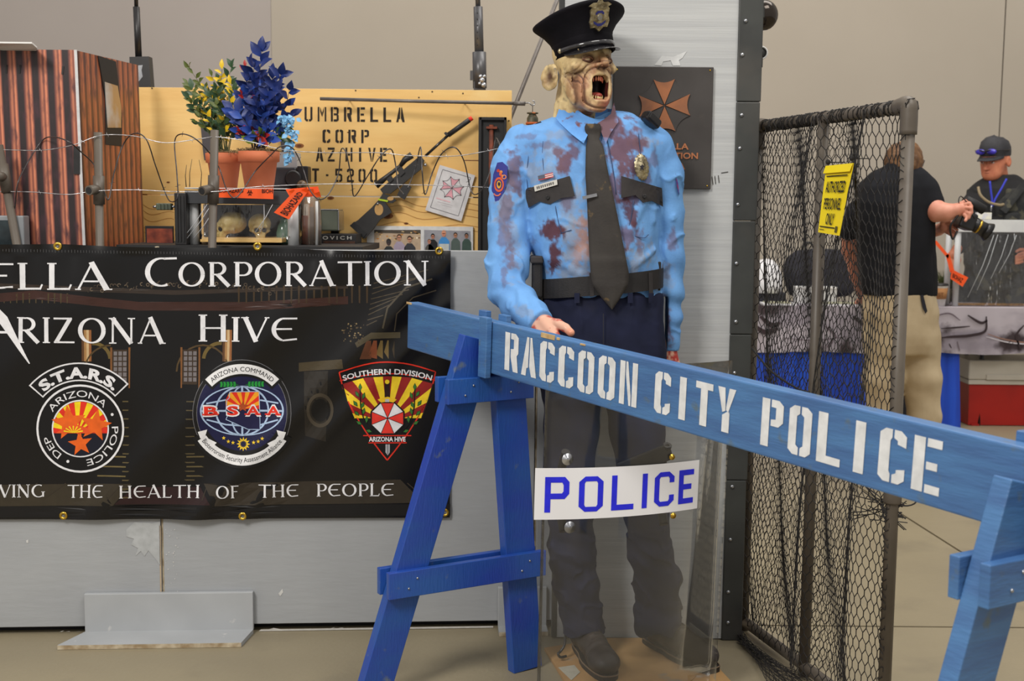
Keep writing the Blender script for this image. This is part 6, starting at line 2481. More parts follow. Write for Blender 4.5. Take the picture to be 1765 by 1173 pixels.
def shirt(G):
    d = s_loft(G, TR)
    d = smin(d, s_chain(G, [C(985, 226, 3.63, .055), C(905, 252, 3.63, .050)]), .035)
    d = smin(d, s_chain(G, [C(1060, 224, 3.63, .055), C(1128, 252, 3.63, .048)]), .035)
    n = fbm(G[0] * 11 + 3, G[1] * 11, G[2] * 7, 3) - .5
    d = d + n * .010
    a = s_chain(G, armR, .02)
    a = smin(a, s_chain(G, armR2, .02), .012)
    b = s_chain(G, armL, .02)
    x, y, z = G
    # sleeve creases
    for arm, pts, k in ((0, armR, 1), (0, armR2, 1), (1, armL, 1)):
        pass
    ze, zw = at(870, 495, 3.5)[2], at(1150, 470, 3.6)[2]
    w1 = np.sin(95 * z + 50 * x + 9 * fbm(x * 9, y * 9, z * 9, 2)) * .0035 * np.exp(-((z - ze - .02) / .07) ** 2)
    w3 = np.sin(60 * z - 70 * x + 5 * fbm(x * 7, y * 7, z * 7, 2)) * .0025
    a = a + w1 + w3 * .8 + (fbm(x * 16, y * 16, z * 9, 2) - .5) * .009
    b = b + np.sin(75 * z + 35 * x + 6 * fbm(x * 9, y * 9, z * 9, 2)) * .0028 * np.clip((1.45 - z) * 3, 0.2, 1) + (fbm(x * 14 + 5, y * 14, z * 8, 2) - .5) * .008
    # blousing above the belt and pulls from the armpits
    zb = at(1035, 470, 3.5)[2]
    d = d + np.sin(55 * x + 9 * fbm(x * 6, y, z * 6, 2)) * .005 * np.exp(-((z - zb - .03) / .05) ** 2)
    for (x0, y0, x1, y1, am, wd_) in ((912, 300, 985, 420, .006, .012), (1128, 300, 1085, 400, .006, .012), (940, 440, 1000, 470, .007, .01), (1130, 430, 1075, 465, .007, .01), (955, 350, 935, 430, .005, .012),
                                      (1100, 360, 1075, 440, .005, .012), (970, 230, 940, 300, .004, .01), (1120, 250, 1128, 380, .006, .012), (930, 240, 925, 330, .005, .012), (1010, 430, 985, 468, .006, .009), (1092, 455, 1120, 440, .006, .008)):
        a0, b0 = on_front(x0, y0), on_front(x1, y1)
        d = d + folds(G, (a0, b0), am, wd_)
    rg = fbm(x * 13 + z * 5, y * 11, z * 10 - x * 5, 2)
    rd = np.clip(1 - np.abs(rg - .5) * 9, 0, 1) ** 2
    rg2 = fbm(x * 10 - z * 6 + 7, y * 9, z * 9 + x * 5, 2)
    rd2 = np.clip(1 - np.abs(rg2 - .5) * 10, 0, 1) ** 2
    a = a - .0055 * rd
    b = b - .005 * rd
    d = d - .0032 * rd2
    d = smin(d, a, .010)
    d = smin(d, b, .010)
    # open neck and cuffs
    nk = at(1024, 205, 3.60)
    d = smax(d, -s_ell(G, nk + V(0, -.01, .02), (.060, .062, .045)), .006)
    cR_, cL_ = at(934, 556, 3.345), at(1154, 604, 3.66)
    dr = unit(at(934, 556, 3.345) - at(893, 523, 3.46))
    pl_ = (x - cR_[0]) * dr[0] + (y - cR_[1]) * dr[1] + (z - cR_[2]) * dr[2]
    near = np.sqrt((x - cR_[0]) ** 2 + (y - cR_[1]) ** 2 + (z - cR_[2]) ** 2) < .09
    d = np.where(near, smax(d, pl_ - .002, .003), d)
    zc = cL_[2] - .0
    near = np.sqrt((x - cL_[0]) ** 2 + (y - cL_[1]) ** 2 + (z - cL_[2]) ** 2) < .06
    d = np.where(near, smax(d, zc - z, .003), d)
    # the tucked hem ends under the belt
    return smax(d, np.where((np.abs(x - TR[0][1]) < .2) & (z < 1.20) & (y > 3.45), at(1035, 515, 3.5)[2] - z, -1), .002)


def pix(P):
    """front view position of points in units of pixels at the chest depth (only to lay out the cloth's stains)"""
    x = (P[:, 0] - at(1000, 400, 3.55)[0]) * (FPX / 3.55) + 1000
    z0, z1 = at(1000, 200, 3.55)[2], at(1000, 600, 3.55)[2]
    y = 200 + (z0 - P[:, 2]) / (z0 - z1) * 400
    return x, y


def shirt_col(P):
    x, y = pix(P)
    base = np.tile(np.array(lin((116, 170, 230))), (len(P), 1))
    w1 = fbm(P[:, 0] * 40, P[:, 1] * 40, P[:, 2] * 40, 4) - .5
    w2 = fbm(P[:, 0] * 110 + 9, P[:, 1] * 110, P[:, 2] * 90, 3) - .5
    front = np.clip((3.66 - P[:, 1]) * 30, 0, 1)

    def blobs(L, edge=.22, nz=2.0, nf=1.6):
        m = np.zeros(len(P))
        for cx_, cy_, rx, ry, s in L:
            q = np.sqrt(((x - cx_) / (rx * 1.12)) ** 2 + ((y - cy_) / (ry * 1.12)) ** 2) - .12
            m = np.maximum(m, s * np.clip((1.0 - q + nz * w1 + nf * w2) / edge, 0, 1))
        return m * front

    def mixin(b, c, m):
        return b * (1 - m[:, None]) + np.array(lin(c)) * m[:, None]
    b = base
    b = mixin(b , (150, 158, 172), blobs([(1000, 410, 32, 70, .75), (925, 290, 26, 20, .6), (870, 345, 20, 35, .6), (948, 262, 26, 16, .5), (1098, 440, 24, 26, .7), (1108, 240, 22, 10, .6), (998, 462, 40, 14, .7), (960, 232, 20, 9, .5), (885, 420, 12, 50, .5), (905, 525, 14, 10, .45), (935, 300, 28, 26, .55), (1080, 320, 12, 16, .6), (980, 360, 24, 30, .5), (1152, 480, 16, 20, .4)], .6))
    b = mixin(b, (176, 128, 104), blobs([(1004, 400, 13, 38, .75), (997, 440, 10, 18, .5)], .8))
    b = mixin(b, (112, 76, 82), blobs([(973, 280, 15, 27, .9), (960, 262, 10, 10, .8), (985, 262, 10, 18, .8), (1072, 262, 30, 46, .92), (1090, 238, 20, 22, .85), (1056, 225, 14, 24, .85), (1060, 320, 22, 26, .8), (1050, 380, 14, 50, .7), (1078, 400, 18, 24, .75), (1100, 420, 9, 22, .55), (1112, 300, 7, 30, .6), (1125, 270, 8, 14, .5),
                                       (886, 290, 12, 30, .75), (893, 320, 9, 14, .75), (874, 350, 10, 44, .6), (868, 400, 9, 40, .55), (880, 440, 12, 22, .6), (870, 470, 6, 18, .5), (958, 335, 12, 8, .6), (975, 345, 10, 18, .6), (1150, 520, 7, 16, .5), (1160, 560, 5, 22, .75), (1150, 590, 18, 9, .7), (1163, 410, 7, 18, .6), (984, 238, 8, 8, .6), (985, 212, 7, 14, .6), (1022, 470, 12, 8, .4), (930, 250, 22, 6, .45), (905, 235, 20, 5, .4)], .5, 1.9, 1.1))
    b = mixin(b, (92, 56, 62), blobs([(950, 395, 17, 22, .97), (955, 430, 11, 28, .97), (936, 398, 8, 6, .8), (1082, 368, 14, 22, .9), (1085, 345, 22, 10, .8), (953, 462, 3, 12, .8), (1070, 440, 6, 20, .5)], .4, 1.6, 1.0))
    b = mixin(b, (104, 96, 104), blobs([(1150, 470, 12, 12, .5), (920, 415, 10, 8, .45), (1062, 480, 12, 5, .3)], .6))
    return b


M_shirt = mat('blue_cotton', (255, 255, 255), (232, 232, 236), rough=.8, spec=.2, attr='Col', scale=14, bump=.0006, bscale=160)
lo = (at(835, 500, 3.45)[0] - .03, 3.27, at(1000, 620, 3.6)[2])
hi = (at(1185, 400, 3.6)[0] + .02, 3.78, at(1000, 188, 3.6)[2])
sdf_obj('shirt', shirt, lo, hi, .0042, M_shirt, man, shirt_col)
# dark torso inside the collar
M_dark = mat('dark_cloth', (36, 36, 44), rough=.9)


def patch(pts, offs, th, m_, name, parent=man, label=None, mapper=None, n_sub=0):
    """cloth piece outlined in the picture, lying on the chest"""
    mp_ = mapper or on_front
    T = tess(pts)
    # subdivide
    for _ in range(5):
        e = np.linalg.norm(T - np.roll(T, -1, 1), axis=2)
        big = e.max(1) > 9
        if not big.any():
            break
        B = T[big]
        k = e[big].argmax(1)
        ii = np.arange(len(B))
        p0, p1, p2 = B[ii, k], B[ii, (k + 1) % 3], B[ii, (k + 2) % 3]
        m0 = (p0 + p1) / 2
        T = np.concatenate([T[~big], np.stack([p0, m0, p2], 1), np.stack([m0, p1, p2], 1)])
    key, vs, fs = {}, [], []
    for t in T:
        f = []
        for q in t:
            kq = (round(q[0], 2), round(q[1], 2))
            if kq not in key:
                key[kq] = len(vs)
                vs.append(mp_(q[0], q[1], offs))
            f.append(key[kq])
        a, b, c = [vs[i] for i in f]
        if np.cross(b - a, c - a)[1] > 0:
            f = f[::-1]
        fs.append(tuple(f))
    n = len(vs)
    back = [v + V(0, th, 0) for v in vs]
    cnt_ = {}
    for f in fs:
        for i in range(3):
            e_ = (f[i], f[(i + 1) % 3])
            cnt_[e_] = cnt_.get(e_, 0) + 1
    side = [(b, a, a + n, b + n) for (a, b) in cnt_ if (b, a) not in cnt_]
    mb = MB()
    mb.add(vs + back, fs + [tuple(i + n for i in reversed(f)) for f in fs] + side, 0, False)
    return mb.build(name, m_, parent, None, label)


M_flap = mat('dirty_black_cloth', (54, 50, 50), (40, 37, 38), rough=.8, scale=14, c3=(96, 84, 74), scale3=9, lo3=.6, hi3=.85)
M_tie = mat('dusty_tie', (60, 56, 52), (46, 42, 40), rough=.75, scale=9, c3=(112, 92, 60), scale3=26, lo3=.66, hi3=.74, bump=.0006, bscale=120)
patch([(902, 326), (982, 303), (991, 338), (968, 341), (948, 352), (930, 347), (911, 358)], .010, .004, M_flap, 'pocket_flap')
patch([(1071, 303), (1141, 324), (1143, 356), (1124, 346), (1109, 349), (1095, 336), (1071, 341)], .010, .004, M_flap, 'pocket_flap')
for x, y in ((944, 340), (1111, 338)):
    c = on_front(x, y, .013)
    MB().lathe([(.001, .0012), (.002, .0005), (.0045, .003), (.006, .002), (.006, 0)], c, (0, -1, 0), 16).build('button', M_blk, man)
# pocket and placket seams
M_seam = mat('seam_thread', (58, 78, 116), rough=.9)
for L in ([(938, 226), (935, 262), (938, 300)], [(956, 348), (962, 380), (968, 402)], [(1092, 345), (1088, 375), (1084, 400), (1108, 410), (1118, 404)], [(966, 402), (985, 396)], [(912, 262), (908, 300), (910, 330)], [(1044, 225), (1058, 300), (1062, 335)], [(1100, 225), (1104, 262), (1106, 270)]):
    MB().tube([on_front(x, y, .0035) for x, y in [(q[0], q[1]) for q in cr([V(x, y, 0) for x, y in L], 4)]], .0011, 5).build('seam', M_seam, man)
# collar
M_col = sdf_obj


def collar_map(px, py, off):
    # from the neck side to the chest front
    t = min(max((py - 180) / 62, 0), 1)
    Yn = 3.575 - .075 * t ** .8
    dx = abs(px - 1026) / 60
    return at(px, py, Yn + .03 * min(dx, 1) * (1 - t) - off)


M_colm = mat('collar_cotton', (110, 168, 234), (98, 150, 216), rough=.8, spec=.2, scale=20, c3=(116, 84, 92), scale3=26, lo3=.58, hi3=.66, bump=.0005, bscale=150)
patch([(967, 178), (982, 190), (1008, 204), (1025, 211), (1018, 222), (1006, 247), (985, 231), (965, 212), (958, 203)], 0, .004, M_colm, 'collar_wing', mapper=collar_map)
patch([(1058, 176), (1061, 190), (1066, 210), (1052, 230), (1044, 248), (1036, 226), (1030, 212), (1042, 205), (1053, 196)], 0, .004, mat('collar_cotton_stained', (106, 78, 88), (120, 150, 208), rough=.8, scale=12, lo=.5, hi=.62), 'collar_wing', mapper=collar_map, label='bloodstained collar wing')
nk = at(1022, 206, 3.60)
m = MB()
vs = []
for j in range(5):
    for i in range(33):
        a = math.radians(360 * i / 32)
        r1_, r2_ = .068 - .002 * j, .064 - .002 * j
        front = max(0, -math.sin(a))
        vs.append(nk + V(r1_ * math.cos(a), r2_ * math.sin(a), -.02 + .016 * j - front * .045 * j / 4 + .012 * (j / 4) * math.cos(a) * -1))
m.add(vs, [(j * 33 + i, j * 33 + i + 1, (j + 1) * 33 + i + 1, (j + 1) * 33 + i) for j in range(4) for i in range(32)], 0, True)
m.build('collar_band', M_colm, man)
# tie
prof = [(213, 1022, 12, .012), (220, 1022, 15, .018), (233, 1023, 12, .018), (240, 1023, 10, .014), (252, 1025, 15, .016), (300, 1029, 20, .016), (350, 1036, 24, .016), (400, 1042, 28, .016), (440, 1047, 31, .018), (470, 1051, 33, .028), (490, 1052, 31, .032), (512, 1053, 17, .030), (533, 1055, 1.0, .027)]
py_ = np.array([p[0] for p in prof])
m = MB()
vs = []
rows = 60
for j in range(rows + 1):
    y = 213 + (533 - 213) * j / rows
    cx_, hw, off = [float(np.interp(y, py_, [p[i] for p in prof])) for i in (1, 2, 3)]
    for i in range(9):
        t = i / 4 - 1
        q = on_front(cx_ + hw * t, y, off + .004 * (1 - t * t)) if y > 226 else at(cx_ + hw * t, y, 3.515 - .012 * (1 - t * t) - .0)
        if y > 226:
            q = at(cx_ + hw * t, y, float(on_front(cx_, y, off)[1]) - .004 * (1 - t * t) + abs(t) * .003)
        vs.append(q)
n = len(vs)
vs += [v + V(0, .005, 0) for v in vs]
fs = [(j * 9 + i, (j + 1) * 9 + i, (j + 1) * 9 + i + 1, j * 9 + i + 1) for j in range(rows) for i in range(8)]
fs += [tuple(q + n for q in reversed(f)) for f in fs]
for j in range(rows):
    fs += [(j * 9, j * 9 + n, (j + 1) * 9 + n, (j + 1) * 9), ((j + 1) * 9 + 8, (j + 1) * 9 + 8 + n, j * 9 + 8 + n, j * 9 + 8)]
m.add(vs, fs, 0, True)
m.build('necktie', M_tie, man)
c0, c1 = at(1004, 341, float(on_front(1030, 338, .026)[1])), at(1029, 335.5, float(on_front(1030, 338, .026)[1]))
MB().board(c0, c1, .009, .002, (0, 0, 1), 0, .0004).build('tie_clip', M_steel, man)
# name plate, flag pin, badge
q = [on_front(x, y, .018) for x, y in ((920, 320), (960, 309), (961, 318), (922, 330))]
MB().prism(q, (0, .002, 0)).build('name_plate', flat((214, 212, 206), .35), man)
pr = Print(lambda xy, lift: q[0] * (1 - xy[:, :1]) * (1 - xy[:, 1:2]) + q[1] * xy[:, :1] * (1 - xy[:, 1:2]) + q[2] * xy[:, :1] * xy[:, 1:2] + q[3] * (1 - xy[:, :1]) * xy[:, 1:2] + V(0, -lift, 0))
x = .1
for k in range(9):
    pr.poly([(x, .28), (x + .055, .24), (x + .05, .72), (x + .005, .72)], (96, 94, 92), 1)
    x += .075 + .02 * random.random()
pr.build('name_letters', man)['kind'] = 'stuff'
q2 = [on_front(x, y, .012) for x, y in ((927, 303), (953, 297), (954, 305), (928, 311))]
pr = Print(lambda xy, lift: q2[0] * (1 - xy[:, :1]) * (1 - xy[:, 1:2]) + q2[1] * xy[:, :1] * (1 - xy[:, 1:2]) + q2[2] * xy[:, :1] * xy[:, 1:2] + q2[3] * (1 - xy[:, :1]) * xy[:, 1:2] + V(0, -lift, 0))
for k in range(5):
    pr.poly([(0, k / 5), (1, k / 5), (1, (k + 1) / 5), (0, (k + 1) / 5)], (206, 66, 62) if k % 2 == 0 else (232, 230, 228), 1)
pr.poly([(0, 0), (.45, 0), (.45, .8), (0, .8)], (92, 96, 112), 2)
pr.build('flag_pin', man)
M_badge = mat('badge_metal', (206, 194, 160), (120, 110, 90), rough=.3, metal=.85, scale=60, bump=.003, bscale=90)
c = on_front(1106, 288, .014)
bx_ = unit(V(.9, .35, 0))
m = MB()
ring = []
nS = 36
vs = []
for k_, (r, h) in enumerate(((0.0, .008), (.25, .009), (.35, .005), (.75, .006), (.9, .004), (1.0, 0))):
    for i in range(nS):
        a = 2 * math.pi * i / nS
        rr_ = r * (1 + .05 * math.cos(a * 18) * (r > .7))
        tw = V(math.cos(-.15), 0, 0)
        vs.append(c + bx_ * (.0235 * rr_ * math.cos(a)) + V(-.004 * math.sin(a) * rr_, 0, .038 * rr_ * math.sin(a)) + V(.3, -.95, 0) * h)
m.add(vs, [(k * nS + i, k * nS + (i + 1) % nS, (k + 1) * nS + (i + 1) % nS, (k + 1) * nS + i) for k in range(5) for i in range(nS)], 0, True)
m.build('chest_badge', M_badge, man)
m = MB()
stp = []
for i in range(10):
    a, r = math.radians(90 + 36 * i), (.009 if i % 2 == 0 else .004)
    stp.append(c + bx_ * r * math.cos(a) + V(0, -.0095, r * math.sin(a) * 1.3))
m.prism(stp, (0, -.002, 0))
m.build('badge_star', mat('badge_dark', (60, 58, 66), rough=.3, metal=.5), man)
# sleeve patch
ax_ = at(878, 315, 3.61)


def sl_map(px, py, off):
    p = at(px, py, 3.56)
    a0, r0 = at(884, 290, 3.62), .0615
    c_ = at(882 - (py - 290) * .06, py, 3.615)
    dx = (p[0] - c_[0]) / .0615
    dx = max(-.98, min(.98, dx))
    return V(p[0], c_[1] - .0615 * math.sqrt(1 - dx * dx) - off, p[2])


PT = [(857, 280), (866, 279), (875, 287), (874, 310), (869, 330), (860, 345), (854, 350), (849, 340), (847, 325), (850, 300)]
patch(PT, .006, .003, mat('patch_blue', (52, 56, 140), rough=.8), 'shoulder_patch', mapper=sl_map)
pr = Print(lambda xy, lift: np.array([sl_map(x, y, .0068 + lift) for x, y in xy]))
OR = (220, 96, 60)
for i in range(6):
    pr.poly(circ(862 + random.uniform(-5, 5), 294 + i * 2.2, random.uniform(1.5, 3.2), 7), random.choice([OR, (200, 70, 50), (226, 150, 80)]), 1)
pr.ring(860, 318, 6, 8.5, OR, 1, e=1.5)
pr.poly(circ(860, 318, 4, 10, 7), (214, 160, 60), 1)
pr.poly(circ(860, 317, 2, 8, 3.4), (40, 36, 50), 2)
pr.ring(857, 331, 5, 7, (226, 120, 90), 1, 20, 160, 10)
pr.ring(869, 305, 2.4, 4, (226, 140, 90), 1)
pr.build('patch_embroidery', man, 'orange and gold stitching')['kind'] = 'stuff'
P = [at(1163, 280, 3.60), at(1168, 300, 3.60), at(1169, 318, 3.60), at(1171, 335, 3.60)]
MB().prism([P[0], P[1], P[2], P[3], P[2] + V(-.006, -.012, 0), P[1] + V(-.008, -.014, 0)], (.004, .03, 0)).build('shoulder_patch', mat('patch_blue2', (60, 52, 150), (150, 50, 110), rough=.8, scale=60), man)
# epaulettes and radio microphone
for pts in ([(893, 233), (925, 212), (932, 209), (936, 214), (905, 234), (893, 240)], [(1078, 206), (1100, 206), (1128, 218), (1150, 238), (1140, 236), (1110, 221), (1080, 212)]):
    q = [at(x, y, 3.60) for x, y in pts]
    MB().prism(q, (0, .05, .004)).build('epaulette', M_dark, man)
Rm = np.array(Matrix.Rotation(.5, 3, 'Y') @ Matrix.Rotation(-.35, 3, 'X') @ Matrix.Rotation(.5, 3, 'Z'))
c = at(1122, 207, 3.565)
rm = MB().box(c, (.058, .036, .030), Rm, 0, .008).build('radio_microphone', mat('radio_black', (32, 31, 34), rough=.25), man)
MB().box(c + Rm @ V(-.002, -.019, .0), (.044, .006, .02), Rm, 0, .002).build('speaker_grille', M_blk, rm)
MB().tube(cr([c + V(-.02, .02, -.01), at(1092, 213, 3.62), at(1080, 214, 3.68)], 5), .004, 8).build('cord', M_blk, rm)
# belt
M_belt = mat('nylon_belt', (32, 29, 30), (24, 22, 23), rough=.6, scale=30, bump=.0005, bscale=200)
zb0_, zb1_ = at(1035, 508, 3.5)[2], at(1035, 474, 3.5)[2]
cxb = at(1035, 490, 3.6)[0]
ab, bb_ = sx_(105), .121
m = MB()
vs = []
nB = 64
for j, (dr_, tz) in enumerate(((0, 0), (.006, .0), (.006, 1), (0, 1))):
    for i in range(nB):
        a = 2 * math.pi * i / nB
        ca, sa = math.cos(a), math.sin(a)
        x_ = (ab + dr_) * (abs(ca) ** (2 / 2.3)) * (1 if ca > 0 else -1)
        y_ = (bb_ + dr_) * (abs(sa) ** (2 / 2.3)) * (1 if sa > 0 else -1)
        vs.append(V(cxb + x_, MY + y_, zb0_ + (zb1_ - zb0_) * tz + .018 * ca + .0 * sa))
m.add(vs, [(j * nB + i, j * nB + (i + 1) % nB, ((j + 1) % 4) * nB + (i + 1) % nB, ((j + 1) % 4) * nB + i) for j in range(4) for i in range(nB)], 0, True)
m.sm = [False] * len(m.sm)
m.build('duty_belt', M_belt, man)


def on_belt(px, py, off):
    Y = 3.5
    for _ in range(8):
        p = at(px, py, Y)
        q = max(1 - abs((p[0] - cxb) / (ab + .006)) ** 2.3, .03) ** (1 / 2.3)
        Y = MY - (bb_ + .006) * q - off
    return at(px, py, Y)


for x0 in (1016, 1118):
    patch([(x0, 470), (x0 + 7, 469), (x0 + 8, 510), (x0 + 1, 511)], .002, .004, M_flap, 'belt_keeper', mapper=on_belt)
hs = at(925, 480, 3.56)
MB().box(hs + V(.002, .02, .0), (.032, .07, .115), None, 0, .008).build('holster', M_belt, man)
MB().box(hs + V(.008, .02, -.062), (.024, .05, .06), None, 0, .008).build('holster', M_belt, man)
MB().box(hs + V(0, .015, .056), (.038, .078, .022), None, 0, .005).build('holster_flap', M_flap, man)
p = at(1134, 475, 3.60)
MB().box(p, (.012, .05, .085), None, 0, .003).build('radio_holder', M_belt, man)

# trousers
TRW = rows_([(500, 1035, 103, .112), (540, 1036, 108, .118), (600, 1038, 112, .122), (660, 1040, 110, .115), (690, 1040, 104, .10)], MY)
legR = [C(988, 650, 3.61, .088), C(985, 740, 3.60, .080), C(982, 820, 3.58, .070), C(984, 880, 3.57, .064), C(986, 950, 3.585, .066), C(994, 1010, 3.60, .064), C(1003, 1060, 3.60, .058), C(1006, 1084, 3.595, .060)]
legL = [C(1090, 650, 3.61, .088), C(1098, 740, 3.60, .080), C(1108, 820, 3.58, .072), C(1114, 880, 3.57, .066), C(1120, 950, 3.59, .062), C(1132, 1000, 3.61, .066), C(1136, 1050, 3.62, .064), C(1130, 1080, 3.60, .068)]
M_trou = mat('navy_twill', (34, 38, 62), (27, 31, 50), rough=.85, spec=.2, scale=12, c3=(46, 45, 56), scale3=7, lo3=.6, hi3=.85)


def trousers(G):
    x, y, z = G
    d = s_loft(G, TRW)
    d = d + np.sin(75 * x + 6 * fbm(x * 5, y * 5, z * 5, 2)) * .004 * np.clip((z - .8) * 3, 0, 1)
    for x0, y0, x1, y1 in ((978, 520, 960, 600), (1000, 515, 1004, 600), (1090, 515, 1085, 600), (1105, 520, 1128, 590), (1120, 530, 1135, 640), (950, 540, 975, 640)):
        d = d + folds(G, (at(x0, y0, 3.50), at(x1, y1, 3.49)), .006, .009)
    low = np.clip((.62 - z) * 3, .15, 1)
    ww = (np.sin(z * 85 + 22 * x + 7 * fbm(x * 8, y * 8, z * 10, 2)) * .0022 + (fbm(x * 18, y * 18, z * 14, 3) - .5) * .014) * low
    a = s_chain(G, legR, .02) + ww
    b = s_chain(G, legL, .02) + ww
    d = smin(d, a, .02)
    d = smin(d, b, .02)
    rd = np.clip(1 - np.abs(fbm(x * 12 + z * 3, y * 11, z * 15, 2) - .5) * 9, 0, 1) ** 2
    d = d - .007 * rd * low
    zb = .085
    return smax(d, zb - z + .012 * np.sin(x * 60), .004)


sdf_obj('trousers', trousers, (at(925, 900, 3.6)[0], 3.44, .06), (at(1200, 900, 3.6)[0], 3.76, at(1035, 498, 3.6)[2]), .0052, M_trou, man)
for x in (990, 1082, 1118):
    patch([(x, 505), (x + 9, 505), (x + 9, 522), (x, 522)], .004, .003, M_trou, 'belt_loop', mapper=on_belt)
MB().tube([on_belt(1040, 540, .004), at(1040, 600, 3.487), at(1040, 650, 3.49)], .0012, 5).build('fly_seam', M_dark, man)

# boots on a flattened cardboard sheet
M_card = mat('cardboard', (190, 152, 100), (172, 132, 84), rough=.8, scale=4, c3=(150, 140, 124), scale3=6, lo3=.62, hi3=.68)
cb = thing('cardboard_sheet', atz(1100, 1150), 'flattened brown cardboard sheet under the mannequin boots', 'cardboard')
P = [atz(x, y, .001) for x, y in ((938, 1120), (1045, 1103), (1190, 1102), (1262, 1180), (1240, 1200), (1030, 1210), (975, 1180))]
MB().prism(P, (0, 0, .008)).build('sheet', M_card, cb)
P = [atz(x, y, .0095) for x, y in ((1070, 1135), (1100, 1120), (1200, 1165), (1170, 1196), (1060, 1180))]
MB().prism(P, (0, 0, .003)).build('folded_flap', M_card, cb)
P = [atz(x, y, .0095) for x, y in ((962, 1150), (990, 1146), (1000, 1158), (985, 1172))]
MB().prism(P, (0, 0, .001)).build('torn_patch', flat((196, 190, 172)), cb, None, 'torn pale paper patch')
M_boot = mat('worn_black_leather', (62, 54, 50), (44, 39, 38), rough=.5, scale=12, c3=(108, 96, 86), scale3=7, lo3=.58, hi3=.85, bump=.0014, bscale=50)
M_sole = mat('boot_sole', (40, 35, 33), rough=.7)


def boot(heel, toe, name='boot'):
    heel, toe = np.array(heel, float), np.array(toe, float)
    f = unit((toe - heel) * V(1, 1, 0))
    s_ = V(f[1], -f[0], 0)
    Rb = np.stack([s_, f, V(0, 0, 1)], 1)
    o = heel.copy()
    o[2] = .0125

    def fn_(G):
        d = s_caps(G, (0, .045, .05), .040, (0, .20, .034), .036)
        d = smin(d, s_ell(G, (.004, .235, .036), (.048, .058, .036)), .02)
        d = smin(d, s_caps(G, (0, .03, .05), .038, (0, .035, .17), .045), .025)
        d = smin(d, s_ell(G, (0, .12, .058), (.036, .07, .036)), .02)
        d = smax(d, .012 - G[2], .003)
        for k in range(5):
            yy = .085 + k * .022
            d = d - .0022 * np.exp(-((G[1] - yy) / .004) ** 2) * (np.abs(G[0]) < .022) * (G[2] > .05)
        d = d + .0025 * np.sin(G[1] * 160) * np.exp(-((G[1] - .19) / .02) ** 2)
        return d + (fbm(G[0] * 25, G[1] * 25, G[2] * 25, 2) - .5) * .004
    ob = sdf_obj(name, fn_, (-.06, -.03, 0), (.065, .305, .19), .0038, M_boot, man, xf=lambda P: o + P @ Rb.T)
    m = MB()
    ol = []
    for i in range(28):
        a = 2 * math.pi * i / 28
        y_ = .135 + .163 * math.sin(a)
        w_ = (.046 if y_ > .13 else .038) * (abs(math.cos(a)) ** .55) * (1 if math.cos(a) > 0 else -1)
        ol.append(o + Rb @ V(w_ + (.004 if y_ > .15 else 0), y_, -.0115))
    m.prism(ol, (0, 0, .024))
    m.build('sole', M_sole, ob)
    # welt and laces
    MB().tube([p + V(0, 0, .0245) for p in ol], .0022, 5, closed=True).build('welt', mat('welt_tan', (120, 100, 80), rough=.7), ob)
    for k in range(5):
        yy, zz = .085 + k * .022, .113 - k * .0085
        MB().tube(cr([o + Rb @ V(-.024, yy, zz - .010), o + Rb @ V(0, yy + .004, zz + .004), o + Rb @ V(.024, yy, zz - .010)], 4), .0026, 6).build('lace', M_sole, ob)
    return ob


boot(atz(1000, 1118), atz(1042, 1166))
boot(atz(1122, 1112), atz(1208, 1152))
MB().tube(cr([at(975, 1085, 3.6), at(973, 1110, 3.56), at(966, 1122, 3.55), at(962, 1126, 3.54), at(966, 1132, 3.54), at(976, 1130, 3.55)], 4), .004, 8).build('stand_hook', M_blk, man)
# knee guard straps seen through the shield
MB().tube(cr([at(1070, 812, 3.53), at(1110, 800, 3.49), at(1150, 792, 3.53)], 4), .004, 6).build('leg_strap', M_belt, man)

# ------------------------------------------------------------------ head
YAW = math.radians(27)
RH = np.array(Matrix.Rotation(math.radians(0), 3, 'Y') @ Matrix.Rotation(YAW, 3, 'Z') @ Matrix.Rotation(math.radians(0), 3, 'X'))
HC = at(1004, 103, 3.60)


def hx(P):
    return HC + np.asarray(P) @ RH.T


